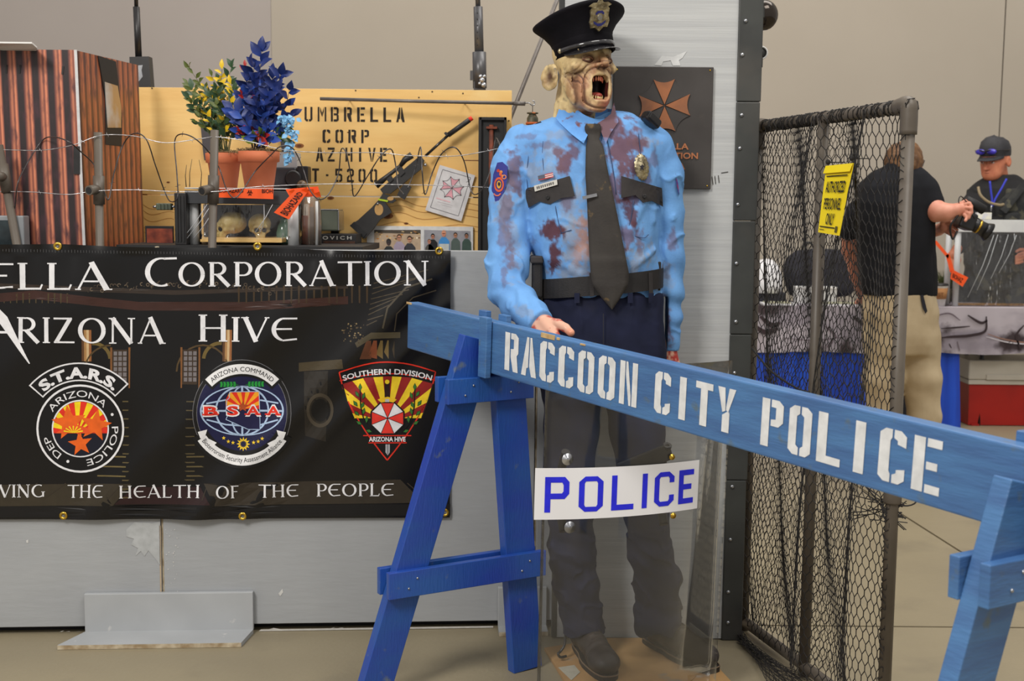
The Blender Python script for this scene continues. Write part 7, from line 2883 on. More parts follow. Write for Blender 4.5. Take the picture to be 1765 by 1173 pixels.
def zhead(G):
    x, y, z = G
    ax = np.abs(x)
    d = s_ell(G, (0, .016, .026), (.078, .087, .086))
    d = smin(d, s_ell(G, (0, -.028, -.025), (.068, .074, .085)), .03)
    d = smin(d, s_ell(G, (0, -.045, -.105), (.054, .060, .045)), .03)
    d = smin(d, s_ell(G, (0, -.088, -.138), (.027, .024, .020)), .02)
    S = (ax, y, z)
    d = smin(d, s_ell(S, (.052, -.062, -.030), (.022, .024, .015)), .018)
    d = smin(d, s_caps(S, (.062, -.01, -.06), .014, (.048, -.045, -.118), .015), .02)
    d = smin(d, s_caps(S, (.010, -.090, .021), .008, (.050, -.066, .021), .008), .010)
    d = smin(d, s_caps(G, (0, -.096, .014), .0085, (0, -.128, -.020), .0115), .012)
    d = smin(d, s_ell(S, (.013, -.112, -.027), (.009, .011, .008)), .006)
    # stretched lips round the open mouth
    d = smin(d, s_ell(G, (0, -.074, -.088), (.048, .034, .054)), .02)
    rr = ((np.abs(x) / .032) ** 2.6 + (np.abs(z + .088) / .040) ** 2.6) ** (1 / 2.6)
    d = d - .0028 * np.exp(-((rr - 1.0) / .16) ** 2) * (y < -.03)
    for r0, am in ((1.42, .0035), (1.78, .003), (2.15, .002)):
        d = d + am * (1 - .95 * np.exp(-(x / .022) ** 2) * (z > -.055)) * np.exp(-((rr - r0 - .25 * (fbm(x * 20, y * 20, z * 20, 2) - .5)) / .07) ** 2) * (y < -.02) * (z < .0)
    d = smax(d, -s_box(G, (0, -.105, -.088), (.0265, .055, .034), r=.014), .003)
    # nostrils, sockets
    d = smax(d, -s_ell(S, (.0095, -.122, -.034), (.0050, .012, .0055)), .003)
    d = smax(d, -s_ell(S, (.034, -.100, -.006), (.020, .022, .0150)), .004)
    # cheek gashes running from the cheekbone
    ang = np.arctan2(z + .03, ax - .02)
    g_ = np.sin((x * 1.0 + z * .35) * 700) * .0013 * np.exp(-((ax - .052) / .016) ** 2 - ((z + .062) / .022) ** 2)
    d = d + g_ * (y < .0)
    d = d + .0045 * np.exp(-((z + .045 + .25 * (ax - .05)) / .005) ** 2) * np.exp(-((ax - .055) / .018) ** 2) * (y < 0)
    # forehead furrows
    d = d + .0012 * np.sin(z * 520) * (z > .03) * (y < -.05)
    d = d + .20 * np.clip(z - .010, 0, .05) * (y < .02)
    # ears
    ea = s_ell(S, (.096, .018, -.055), (.0085, .028, .041), np.array(Matrix.Rotation(-.55, 3, 'Z')))
    ea = smax(ea, -s_ell(S, (.1035, .013, -.052), (.0085, .020, .032), np.array(Matrix.Rotation(-.55, 3, 'Z'))), .002)
    ea = smin(ea, s_ell(S, (.092, .004, -.052), (.006, .007, .009)), .004)
    d = smin(d, ea, .005)
    # neck with cords
    nk_ = s_caps(G, (0, .025, -.08), .060, (-.012, .050, -.26), .060)
    th = np.arctan2(x, -(y - .04))
    nk_ = nk_ + .0028 * np.sin(th * 13 + 2 * np.sin(z * 30)) * (z < -.12)
    d = smin(d, nk_, .022)
    d = d + (fbm(x * 42, y * 42, z * 42, 3) - .5) * .0042
    return smax(d, -.27 - z, .002)


def zcol(P):
    x, y, z = P[:, 0], P[:, 1], P[:, 2]
    ax = np.abs(x)
    n1 = fbm(x * 28, y * 28, z * 28, 4)
    n2 = fbm(x * 90 + 5, y * 90, z * 60, 3)
    c = np.tile(np.array(lin((216, 192, 142))), (len(P), 1))

    def mx(c, k, m):
        m = np.clip(m, 0, 1)[:, None]
        return c * (1 - m) + np.array(lin(k)) * m
    c = mx(c, (170, 140, 98), (n1 - .46) * 4.5)
    c = mx(c, (126, 112, 92), (n2 - .60) * 5 * .8)
    rr = ((np.abs(x) / .032) ** 2.6 + (np.abs(z + .088) / .040) ** 2.6) ** (1 / 2.6)
    front = y < -.02
    c = mx(c, (188, 122, 102), .45 * np.exp(-((rr - 1.5) / .5) ** 2) * front * (n1 * 1.6))
    c = mx(c, (168, 84, 74), .8 * np.exp(-(((x - .02) / .03) ** 2 + ((z + .135) / .022) ** 2)) * front)
    c = mx(c, (104, 70, 54), .95 * np.exp(-((rr - 1.42) / .06) ** 2) * front * (z < 0))
    c = mx(c, (104, 74, 56), .85 * np.exp(-((rr - 1.78) / .06) ** 2) * front * (z < 0))
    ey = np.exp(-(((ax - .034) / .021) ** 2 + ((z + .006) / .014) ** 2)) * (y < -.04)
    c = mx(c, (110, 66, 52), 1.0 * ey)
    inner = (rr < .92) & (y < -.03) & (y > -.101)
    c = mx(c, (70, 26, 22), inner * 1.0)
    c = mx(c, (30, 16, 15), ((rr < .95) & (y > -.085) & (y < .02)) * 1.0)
    c = mx(c, (60, 40, 32), 1.1 * np.exp(-(((ax - .0095) / .006) ** 2 + ((z + .034) / .005) ** 2)) * (y < -.1))
    gz = .9 * np.exp(-((z + .047 + .25 * (ax - .05)) / .006) ** 2) * np.exp(-((ax - .055) / .018) ** 2) * (y < 0)
    c = mx(c, (112, 88, 62), gz)
    st = (np.sin((x + z * .35) * 700) > .55) * np.exp(-((ax - .052) / .015) ** 2 - ((z + .062) / .02) ** 2) * (y < 0)
    c = mx(c, (96, 66, 56), st * 1.1)
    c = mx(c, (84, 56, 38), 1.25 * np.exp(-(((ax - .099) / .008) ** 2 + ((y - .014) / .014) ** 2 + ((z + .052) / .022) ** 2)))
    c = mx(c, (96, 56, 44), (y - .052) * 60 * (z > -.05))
    th = np.arctan2(x, -(y - .04))
    c = mx(c, (150, 122, 86), (np.sin(th * 13 + 2 * np.sin(z * 30)) - .2) * .7 * (z < -.14))
    return c


M_mask = mat('rubber_mask', (255, 255, 255), rough=.5, spec=.35, attr='Col', scale=40, bump=.0009, bscale=120)
head = sdf_obj('head', zhead, (-.125, -.145, -.275), (.125, .125, .14), .0024, M_mask, man, zcol, hx)
M_toothr = mat('bloody_tooth', (232, 150, 108), (206, 84, 60), rough=.3, scale=60, coat=.3)
M_tooth = mat('yellow_tooth', (232, 214, 160), (206, 176, 112), rough=.3, scale=60, coat=.3)
for i in range(8):
    t = (i - 3.5) / 3.5
    for up in (1, -1):
        y_ = -.096 + .016 * t * t
        z_ = (-.0590 if up > 0 else -.1185) + (-.004 if up > 0 else .004) * t * t
        w_ = .0028 if up > 0 else .0026
        m = MB()
        h = .0075 if up > 0 else .0065
        m.ball((t * .0205, y_, z_ - up * h * .35), (w_, .0018, h), 10)
        m.v = [tuple(hx(np.array(v))) for v in m.v]
        m.build('tooth', M_toothr if up > 0 else M_tooth, head, None, 'reddish upper tooth' if up > 0 else 'cream lower tooth')
for zz, col_ in ((-.050, M_toothr), (-.122, M_tooth)):
    m = MB()
    m.tube(cr([(-.024, -.080, zz), (-.012, -.092, zz), (0, -.096, zz), (.012, -.092, zz), (.024, -.080, zz)], 4), .0042, 8)
    m.v = [tuple(hx(np.array(v))) for v in m.v]
    m.build('gum', mat('gum', (150, 58, 50), rough=.3), head)
m = MB().ball((0.002, -.070, -.108), (.018, .030, .010), 16)
m.v = [tuple(hx(np.array(v))) for v in m.v]
m.build('tongue', mat('tongue', (176, 88, 76), (140, 56, 50), rough=.35, scale=50), head)
for s in (-1, 1):
    m = MB().ball((s * .034, -.0800, -.0075), (.0140, .0130, .0120), 18)
    m.v = [tuple(hx(np.array(v))) for v in m.v]
    m.build('eyeball', mat('dull_eye', (222, 204, 168), (170, 132, 100), rough=.3, scale=60), head)
    m = MB()
    m.tube(cr([(s * .018, -.089, -.010), (s * .026, -.0935, -.0045), (s * .036, -.093, -.004), (s * .048, -.083, -.010)], 5), .0034, 7)
    m.v = [tuple(hx(np.array(v))) for v in m.v]
    m.build('eyelid', mat('eyelid', (150, 116, 88), (110, 70, 54), rough=.6, scale=60), head)
    m = MB()
    m.tube(cr([(s * .018, -.0895, -.013), (s * .027, -.092, -.0165), (s * .038, -.091, -.0155), (s * .048, -.083, -.011)], 5), .0022, 6)
    m.v = [tuple(hx(np.array(v))) for v in m.v]
    m.build('eyelid', mat('eyelid_dark', (84, 50, 40), rough=.6), head)

# ------------------------------------------------------------------ cap
M_cap = mat('cap_cloth', (20, 18, 24), (15, 14, 19), rough=.8, spec=.15, scale=20, bump=.0004, bscale=300)
M_visor = mat('patent_visor', (34, 33, 36), rough=.12, coat=.6, c2=(54, 52, 54), scale=20, lo=.5, hi=.7)
RC = np.array(Matrix.Rotation(math.radians(-9), 3, 'Y') @ Matrix.Rotation(math.radians(22), 3, 'Z') @ Matrix.Rotation(math.radians(-3), 3, 'X'))
CC = at(1008, 89, 3.60)


def cx3(p):
    return CC + RC @ np.array(p, float)


def ring_surf(prof, n=56, fr=0.0, a0=0, a1=2 * math.pi, mi=0):
    """prof: (rx, ry, h, frontlift)"""
    m = MB()
    closed = abs(a1 - a0 - 2 * math.pi) < 1e-6
    k = n if closed else n + 1
    vs = []
    for rx, ry, h, fl_ in prof:
        for i in range(k):
            a = a0 + (a1 - a0) * i / n
            f = max(0, -math.sin(a)) ** 1.5
            vs.append(cx3((rx * math.cos(a), ry * math.sin(a) + .008, h + fl_ * f)))
    fs = []
    for j in range(len(prof) - 1):
        for i in range(n):
            i2 = (i + 1) % k
            fs.append((j * k + i, j * k + i2, (j + 1) * k + i2, (j + 1) * k + i))
    m.add(vs, fs, mi, True)
    return m


capo = ring_surf([(.081, .098, -.012, 0), (.086, .104, -.012, 0), (.086, .104, .03, .004), (.086, .104, .032, .006)]).build('cap_band', M_cap, man)
ring_surf([(.0855, .1035, .028, .004), (.090, .108, .040, .014), (.108, .118, .062, .022), (.131, .136, .082, .024), (.1345, .140, .087, .024), (.1345, .140, .091, .024), (.130, .135, .095, .024), (.095, .10, .103, .020), (.04, .04, .107, .012), (.0001, .0001, .107, .008)]).build('cap_crown', M_cap, capo)
ring_surf([(.0865, .1045, .0, 0), (.089, .107, .002, 0), (.089, .107, .010, 0), (.0865, .1045, .012, 0)], 40, 0, math.radians(188), math.radians(352)).build('cap_strap', M_visor, capo)
m = MB()
vs = []
nV = 30
for th in (0, -.0022):
    for j in range(7):
        t = j / 6
        for i in range(nV + 1):
            a = math.radians(200 + 140 * i / nV)
            e_ = math.sin(math.pi * i / nV) ** .6
            rx, ry = .086 + .012 * t * e_, .104 + .055 * t * e_
            vs.append(cx3((rx * math.cos(a), ry * math.sin(a) + .008, -.004 - .018 * t * e_ - .004 * abs(math.cos(a)) + th)))
k = nV + 1
n1 = 7 * k
fs = []
for j in range(6):
    for i in range(nV):
        a = j * k + i
        fs += [(a, a + 1, a + k + 1, a + k), (a + n1, a + n1 + k, a + n1 + k + 1, a + n1 + 1)]
for i in range(nV):
    a = 6 * k + i
    fs.append((a, a + 1, a + 1 + n1, a + n1))
m.add(vs, fs, 0, True)
m.build('cap_visor', M_visor, capo)
for a in (193, 347):
    a = math.radians(a)
    p = cx3((.0875 * math.cos(a), .1045 * math.sin(a) + .008, .006))
    MB().ball(p, (.006, .005, .008), 12).build('cap_button', M_badge, capo)
# cap badge
def cb_pt(u, v, h=0.0):
    """on the front of the crown: u right, v up, h out"""
    a = math.radians(270)
    u, v = u * 1.15, v * 1.15
    base = V(u, -.120 - .50 * v - h, .074 + v)
    return cx3(base)


def cb_prism(poly, h0, h1, m_, name):
    P = [cb_pt(u, v, h0) for u, v in poly]
    d = cb_pt(0, 0, h1) - cb_pt(0, 0, h0)
    return MB().prism(P, d).build(name, m_, capo)


sh_ = [(-.026, .012), (-.022, .016), (-.013, .014), (0, .020), (.013, .014), (.022, .016), (.026, .012), (.024, -.002), (.027, -.014), (.022, -.028), (.012, -.027), (0, -.036), (-.012, -.027), (-.022, -.028), (-.027, -.014), (-.024, -.002)]
cb_prism(sh_, .004, .010, M_badge, 'cap_badge')
cb_prism([(-.031, .020), (-.020, .026), (-.008, .026), (-.004, .032), (.004, .032), (.008, .026), (.020, .026), (.031, .020), (.014, .013), (-.014, .013)], .005, .012, M_badge, 'badge_eagle')
M_bb = flat((50, 54, 120), .4)
cb_prism([(-.012, .003), (-.006, .008), (.006, .008), (.012, .003), (.010, -.001), (.004, .003), (-.004, .003), (-.010, -.001)], .010, .0112, M_bb, 'badge_scroll')
cb_prism([(-.017, -.013), (-.006, -.019), (.006, -.019), (.017, -.013), (.015, -.019), (.005, -.025), (-.005, -.025), (-.015, -.019)], .010, .0112, M_bb, 'badge_scroll')
cb_prism([(.0065 * math.cos(a), -.007 + .0065 * math.sin(a)) for a in np.linspace(0, 6.28, 13)[:-1]], .010, .013, M_steel, 'badge_centre')

# ------------------------------------------------------------------ hands
M_hand = mat('rubber_hand', (255, 255, 255), rough=.45, spec=.4, attr='Col', scale=40, coat=.15)


def hand_col(red):
    def f(P):
        n = fbm(P[:, 0] * 60, P[:, 1] * 60, P[:, 2] * 60, 3)
        c = np.tile(np.array(lin((222, 172, 148))), (len(P), 1))
        m = np.clip((n - .52) * 8, 0, 1)[:, None] * red
        c = c * (1 - m) + np.array(lin((176, 56, 48))) * m
        tip = np.exp(-np.sum((P - at(983, 572, 3.25)) ** 2, 1) / .012 ** 2)[:, None]
        c = c * (1 - .6 * tip) + np.array(lin((226, 120, 70))) * .6 * tip
        return c
    return f


def hand1(G):
    d = s_chain(G, [C(922, 550, 3.375, .026), C(940, 560, 3.335, .026), C(950, 572, 3.30, .022)], .01)
    d = smin(d, s_caps(G, at(940, 556, 3.32), .020, at(958, 580, 3.27), .014), .01)
    d = smin(d, s_caps(G, at(928, 566, 3.33), .020, at(944, 588, 3.28), .014), .01)
    # thumb out along the board
    d = smin(d, s_chain(G, [C(946, 556, 3.32, .016), C(962, 558, 3.29, .0135), C(975, 565, 3.27, .012), C(984, 573, 3.255, .0105)], .004), .006)
    for k in range(4):
        x0, y0 = 960 - 8 * k, 580 + 3 * k
        Y0 = 3.27 + .004 * k
        L_ = (1.0, 1.1, 1.02, .82)[k]
        d = smin(d, s_chain(G, [C(x0 - 4, y0 - 4, Y0 + .005, .0105), C(x0 + 6 * L_, y0 + 14 * L_, Y0 - .022, .0095), C(x0 + 6 * L_, y0 + 30 * L_, Y0 - .020, .0088), C(x0 + 1, y0 + 42 * L_, Y0 - .004, .0078)], .002), .004)
    return d


a0, b0 = at(905, 640, 3.3), at(1000, 535, 3.3)
sdf_obj('hand', hand1, (a0[0], 3.20, a0[2]), (b0[0], 3.41, b0[2]), .0025, M_hand, man, hand_col(.85))


def hand2(G):
    d = s_chain(G, [C(1154, 596, 3.66, .022), C(1155, 622, 3.66, .023)], .01)
    d = smin(d, s_ell(G, at(1156, 640, 3.655), (.036, .016, .042)), .012)
    for k in range(4):
        x0 = 1142 + 9 * k
        L_ = (.9, 1.05, 1.0, .8)[k]
        d = smin(d, s_chain(G, [C(x0, 655, 3.655, .0105), C(x0 + 1, 655 + 20 * L_, 3.645, .0095), C(x0 + 1, 655 + 35 * L_, 3.63, .0088), C(x0, 655 + 46 * L_, 3.61, .0075)], .002), .004)
    d = smin(d, s_chain(G, [C(1142, 622, 3.65, .012), C(1134, 642, 3.63, .011), C(1133, 658, 3.62, .009)], .003), .006)
    return d


a0, b0 = at(1118, 715, 3.64), at(1190, 585, 3.64)
sdf_obj('hand', hand2, (a0[0], 3.57, a0[2]), (b0[0], 3.70, b0[2]), .0028, M_hand, man, hand_col(1.0))
# ================================================================== RIGHT BACKGROUND: TABLE
TYF = 7.64
TZ = .769
M_cloth = mat('printed_tablecloth', (178, 170, 178), (140, 132, 142), rough=.75, scale=3.2, stretch=(1, 1, 2.2), lo=.38, hi=.6, c3=(58, 46, 50), lo3=.56, hi3=.62, scale3=3.0)
M_skirt = mat('blue_skirt', (28, 82, 206), (22, 62, 176), rough=.7, scale=3, stretch=(6, 1, .5))
tx0, tx1 = at(1225, 540, TYF)[0], at(2050, 540, TYF)[0]
tab = thing('vendor_table', ((tx0 + tx1) / 2, TYF + .38, 0), 'long vendor table behind the net fence and the photographer', 'table')
MB().bb((tx0, TYF + .01, TZ - .03), (tx1, TYF + .44, TZ - .004), 0, .002).build('tabletop', M_wht, tab)
for x in (tx0 + .1, at(1672, 650, TYF + .3)[0], tx1 - .1):
    for y in (TYF + .12, TYF + .38):
        MB().tube([(x, y, .001), (x, y, TZ - .03)], .014, 10).build('leg', M_blk, tab)
clo = thing('tablecloth', ((tx0 + tx1) / 2, TYF, TZ), 'grey and brown printed cloth covering the vendor table', 'tablecloth')
m = MB()
n = 150
vs = []
zb_c = at(1650, 609, TYF)[2]
for j in range(9):
    for i in range(n + 1):
        x = tx0 - .02 + (tx1 - tx0 + .04) * i / n
        t = j / 8
        wv = .010 * math.sin(x * 26 + 2 * math.sin(x * 7)) * t + .006 * math.sin(x * 61) * t
        vs.append((x, TYF - .006 - .012 * t + wv, TZ + .002 - (TZ - zb_c + .006 * math.sin(x * 9)) * t))
fs = [(j * (n + 1) + i, j * (n + 1) + i + 1, (j + 1) * (n + 1) + i + 1, (j + 1) * (n + 1) + i) for j in range(8) for i in range(n)]
m.add(vs, fs, 0, True)
m.build('front_drop', M_cloth, clo)
MB().bb((tx0 - .02, TYF - .006, TZ - .003), (tx1 + .02, TYF + .45, TZ + .002)).build('top_cover', M_cloth, clo)
cmf = lambda xy, lift: plane_map((0, TYF - .024, 0), (0, -1, 0))(xy, lift)
pr = Print(cmf)
DK, MD, LT = (58, 46, 50), (108, 96, 104), (206, 200, 208)
for pts, w__, c in (([(1668, 543), (1690, 556), (1702, 552)], 5, DK), ([(1700, 545), (1698, 570), (1672, 578), (1640, 580), (1622, 582)], 5, DK), ([(1622, 566), (1650, 564), (1672, 562)], 3, DK), ([(1702, 575), (1730, 584), (1770, 590), (1820, 588)], 2.5, (150, 116, 104)), ([(1700, 580), (1740, 590), (1790, 594)], 2.5, LT), ([(1765, 560), (1752, 578), (1760, 604)], 4, DK),
                    ([(1636, 592), (1640, 600)], 2, DK), ([(1650, 588), (1654, 604)], 2, MD), ([(1610, 545), (1636, 540), (1655, 552)], 3, MD), ([(1420, 560), (1440, 580), (1425, 598)], 5, MD), ([(1320, 570), (1340, 560)], 3, MD), ([(1350, 582), (1400, 586), (1460, 580)], 2, MD), ([(1310, 545), (1330, 560), (1345, 556)], 9, DK), ([(1300, 560), (1318, 572), (1342, 566)], 9, DK), ([(1470, 545), (1490, 560), (1500, 575)], 8, DK), ([(1740, 600), (1746, 590)], 1.6, DK), ([(1735, 598), (1742, 586)], 1.6, DK)):
    P = cr([V(x, y, 0) for x, y in pts], 5) if len(pts) > 2 else [V(x, y, 0) for x, y in pts]
    k = len(P)
    pr.tris(stroke([(p[0], p[1]) for p in P], [w__ * (.4 + .6 * math.sin(math.pi * (i + .5) / k)) for i in range(k)]), c, 1)
pr.build('cloth_print', clo, 'dark torn shapes printed on the cloth', step=.0008)
sk = thing('table_skirt', ((tx0 + 3) / 2, TYF, .3), 'bright blue cloth skirt hanging below the printed tablecloth', 'skirt')
m = MB()
vs = []
xs1 = at(1648, 650, TYF)[0]
n = 160
for j in range(7):
    for i in range(n + 1):
        x = tx0 + (xs1 - tx0) * i / n
        t = j / 6
        x2 = x + (.045 * t if i > n * .9 else 0) * ((i - n * .9) / (n * .1))
        vs.append((x2, TYF + .012 + .018 * math.sin(x * 38 + math.sin(x * 11)) * (.3 + .7 * t), .003 + (TZ - .03) * (1 - t)))
m.add(vs, [(j * (n + 1) + i, j * (n + 1) + i + 1, (j + 1) * (n + 1) + i + 1, (j + 1) * (n + 1) + i) for j in range(6) for i in range(n)], 0, True)
m.build('skirt_cloth', M_skirt, sk)
# cooler
M_red = mat('red_plastic', (170, 22, 12), (156, 18, 10), rough=.45, scale=6)
M_lid = mat('cooler_lid', (196, 190, 178), (184, 178, 166), rough=.5, scale=6)
co = thing('picnic_cooler', at(1760, 700, 7.85), 'big red picnic cooler with a pale grey lid on the floor under the table', 'cooler')
x0c, x1c = at(1668, 700, 7.74)[0], at(1668, 700, 7.74)[0] + .72
zl = at(1700, 654, 7.74)[2]
zt_c = at(1700, 620, 7.74)[2]
m = MB()
q = [(x0c + .012, 7.75), (x1c - .012, 7.75), (x1c - .012, 8.03), (x0c + .012, 8.03)]
vs = [(x, y, .004) for x, y in q] + [(x0c, 7.735, zl), (x1c, 7.735, zl), (x1c, 8.045, zl), (x0c, 8.045, zl)]
m.box8(vs)
m.build('body', M_red, co)
MB().bb((x0c - .008, 7.725, zl - .03), (x1c + .008, 8.055, zl), 0, .004).build('rim', M_lid, co)
MB().bb((x0c - .012, 7.72, zl + .002), (x1c + .012, 8.06, zt_c), 0, .008).build('lid', M_lid, co)
MB().bb((x0c + .1, 7.712, zl + .002), (x1c - .1, 7.73, zl + .035), 0, .003).build('handle', M_lid, co)
MB().bb((x0c + .03, 7.74, .001), (x0c + .08, 8.0, .012)).build('foot', M_red, co)
MB().bb((x1c - .08, 7.74, .001), (x1c - .03, 8.0, .012)).build('foot', M_red, co)

# display case with a white tube frame
dc = thing('display_case', at(1740, 460, 7.75), 'white tube framed display case wrapped in clear film on the vendor table', 'case')
a = at(1648, 378, 7.72)
b = at(1960, 402, 7.72)
MB().bb((a[0], 7.70, b[2]), (b[0], 7.76, a[2]), 0, .002).build('top_rail', M_wht, dc)
MB().bb((a[0], 7.76, a[2] - .012), (b[0], 7.92, a[2] - .004)).build('top_sheet', clear_mat('film_top', veil=.2, refl=1), dc)
for px_, yy in ((1649, 7.73), (1945, 7.73)):
    c = at(px_, 460, yy)
    MB().tube([(c[0], yy, TZ + .003), (c[0], yy, b[2] + .002)], .019, 16).build('tube_leg', M_wht, dc)
    MB().tube([(c[0], yy + .16, TZ + .003), (c[0], yy + .16, b[2] + .002)], .019, 16).build('tube_leg', M_wht, dc)
m = MB()
vs = []
for j in range(9):
    for i in range(25):
        x = a[0] + (b[0] - a[0]) * i / 24
        vs.append((x, 7.698 - .012 * math.sin(i * .9 + j * .7) * j / 8, b[2] - (b[2] - TZ - .01) * j / 8))
m.add(vs, [(j * 25 + i, j * 25 + i + 1, (j + 1) * 25 + i + 1, (j + 1) * 25 + i) for j in range(8) for i in range(24)], 0, True)
m.build('clear_film', M_film, dc)
for i, (x0, y0, x1, y1) in enumerate(((1713, 405, 1668, 512), (1720, 404, 1684, 500), (1738, 404, 1708, 480), (1748, 402, 1744, 425), (1752, 405, 1722, 470))):
    MB().tube([at(x0, y0, 7.69), at((x0 + x1) / 2 + 3, (y0 + y1) / 2, 7.68), at(x1, y1, 7.66)], .0016, 5).build('film_fold', flat((200, 204, 206), .2), dc)
c0_, c1_ = at(1683, 366, 7.78), at(1708, 380, 7.78)
tag(MB().bb((c0_[0], 7.77, a[2] + .001), (c1_[0], 7.80, c0_[2]), 0, .002).build('name_card', mat('card_cream', (226, 222, 196), (196, 196, 204), rough=.6, scale=30)), 'small cream card standing on top of the display case', 'card')
# coffee cup
cu = at(1620, 530, 7.70)
cup = thing('coffee_cup', (cu[0], 7.72, TZ + .003), 'paper coffee cup with a brown sleeve and dark lid at the photographer\'s elbow', 'cup')
zc = TZ + .003
ht = at(1620, 488, 7.72)[2] - zc
MB().lathe([(.036, 0), (.050, ht * .9), (.052, ht * .92), (.050, ht * .93)], (cu[0], 7.72, zc), (0, 0, 1), 28).build('cup_wall', flat((224, 222, 218), .5), cup)
MB().lathe([(.0425, ht * .32), (.0505, ht * .80)], (cu[0], 7.72, zc), (0, 0, 1), 28).build('sleeve', mat('cup_sleeve', (172, 124, 78), (160, 112, 68), rough=.8, scale=30), cup)
MB().lathe([(.0525, ht * .9), (.054, ht * .93), (.050, ht * .97), (.046, ht), (.001, ht * .985)], (cu[0], 7.72, zc), (0, 0, 1), 28).build('lid', M_blk, cup)
pr = Print(plane_map((0, 7.665, 0), (0, -1, 0)))
pr.text('BIST', 1611, 511, 7, (120, 72, 44), 1, width=16)
o = pr.build('sleeve_lettering', cup)
for v in o.data.vertices:
    dx = v.co.x - cu[0]
    v.co.y = 7.72 - math.sqrt(max(.0505 ** 2 - dx * dx, 0)) - .0012
gp_ = thing('grass_tuft', at(1628, 487, 8.0), 'little green grassy plant in a jar behind the coffee cup', 'plant')
cg = at(1630, 487, 7.98)
MB().lathe([(.035, 0), (.042, .09), (.04, .095), (.001, .09)], (cg[0], 7.98, TZ + .003), (0, 0, 1), 20).build('jar', mat('jar_dark', (90, 84, 70), rough=.4), gp_)
m = MB()
for i in range(130):
    a0_ = random.uniform(0, 6.28)
    r0 = random.uniform(0, .03)
    b0_ = V(cg[0] + r0 * math.cos(a0_), 7.98 + r0 * math.sin(a0_), TZ + .09)
    m.tube([b0_, b0_ + V(.012 * math.cos(a0_), .012 * math.sin(a0_), .05), b0_ + V(.045 * math.cos(a0_), .03 * math.sin(a0_), random.uniform(.07, .13))], [.0018, .0015, .0006], 4, cap=False)
m.build('grass', mat('grass_green', (94, 104, 52), (66, 74, 38), rough=.8, scale=30), gp_, 'stuff')
# brass cartridges
am = thing('ammo_belt', at(1710, 520, 7.8), 'rows of brass cartridges lying on the cloth inside the display case', 'cartridges')
M_br2 = mat('cartridge_brass', (196, 150, 74), (140, 100, 48), rough=.3, metal=.8, scale=50)
for r_ in range(3):
    for i in range(26):
        p = at(1642 + i * 4.6 + r_ * 2, 513 + r_ * 5 + (2 if i > 16 else 0), 7.86 - .05 * r_)
        if i > 18 and r_ == 1:
            continue
        MB().lathe([(.0045, 0), (.0048, .030), (.0035, .036), (.001, .048)], (p[0], 7.86 - .05 * r_, TZ + .008 + .0), (.25, -.9, .12), 8).build('cartridge', M_br2, am)
# tape on the case leg
tp3 = tape('hazard_tape', [at(1641, 464, 7.66), at(1669, 478, 7.66), at(1659, 494, 7.66), at(1638, 480, 7.66)], 'orange hazard tape hanging from the corner of the display case leg', [('BIOHAZ', .1, .7)], ytxt=.75, h=.45)
for pts in ([(1610, 418), (1614, 414), (1636, 440), (1634, 446)], [(1630, 440), (1636, 436), (1645, 466), (1638, 470)]):
    MB().prism([at(x, y, 7.67) for x, y in pts], (0, .002, 0)).build('tape_strip', M_org, tp3)
MB().tube([at(1640, 466, 7.665), at(1646, 468, 7.70)], .003, 6).build('tape_knot', M_org, tp3)
# things on the table behind the net
hm = thing('white_helmet', at(1325, 500, 7.85), 'white rounded helmet on the table at the left end of the net fence', 'helmet')
p = at(1320, 523, 7.85)
MB().lathe([(.105, 0), (.108, .05), (.10, .12), (.075, .18), (.04, .21), (.001, .218)], (p[0], 7.88, TZ + .07), (0, 0, 1), 28).build('shell', flat((228, 228, 232), .3), hm)
MB().bb((p[0] - .11, 7.80, TZ + .004), (p[0] + .12, 7.98, TZ + .075), 0, .01).build('dark_base', M_dark, hm)
wx = thing('white_tray', at(1408, 510, 7.85), 'white open tray on the table behind the middle fence post', 'tray')
p, q = at(1372, 495, 7.81), at(1442, 522, 7.81)
MB().bb((p[0], 7.81, TZ + .004), (q[0], 7.82, p[2] - .0), 0, .002).build('front_wall', mat('tray_grey', (196, 196, 196), rough=.5), wx)
MB().bb((p[0], 7.805, p[2] - .008), (q[0], 7.88, p[2] + .006), 0, .002).build('white_rim', flat((236, 236, 236), .4), wx)
MB().bb((p[0], 7.82, TZ + .004), (p[0] + .02, 7.88, p[2] - .008)).build('side_wall', flat((200, 200, 200)), wx)
MB().bb((q[0] - .02, 7.82, TZ + .004), (q[0], 7.88, p[2] - .008)).build('side_wall', flat((200, 200, 200)), wx)
for i, (xa_, xb_, ya_, lb) in enumerate(((1316, 1372, 526, 'white paper stack at the table edge below the helmet'), (1402, 1492, 524, 'white paper stack at the table edge under the bending person\'s hand'))):
    t = thing('paper_stack', at((xa_ + xb_) / 2, ya_, 7.68), lb, 'papers')
    p, q = at(xa_, ya_, 7.66), at(xb_, ya_, 7.66)
    MB().bb((p[0], 7.655, TZ + .003), (q[0], 7.80, TZ + .014)).build('papers', flat((232, 232, 234)), t)
    MB().bb((p[0] + .02, 7.66, TZ + .0145), (q[0] - .03, 7.79, TZ + .020)).build('booklet', mat('booklet_%d' % i, (186, 180, 150), (120, 130, 110), rough=.6, scale=18), t)
bg = thing('black_backpack', at(1400, 460, 8.1), 'black backpack on the table behind the net, left of the bending person', 'bag')


def bag(G):
    c = at(1392, 468, 7.99)
    d = s_ell(G, c, (.165, .085, .155))
    d = smin(d, s_box(G, c + V(.05, 0, -.07), (.165, .085, .09), r=.05), .04)
    d = smin(d, s_box(G, at(1440, 470, 7.99), (.115, .085, .15), r=.06), .04)
    return smax(d + (fbm(G[0] * 12, G[1] * 12, G[2] * 12, 2) - .5) * .02, TZ + .004 - G[2], .005)


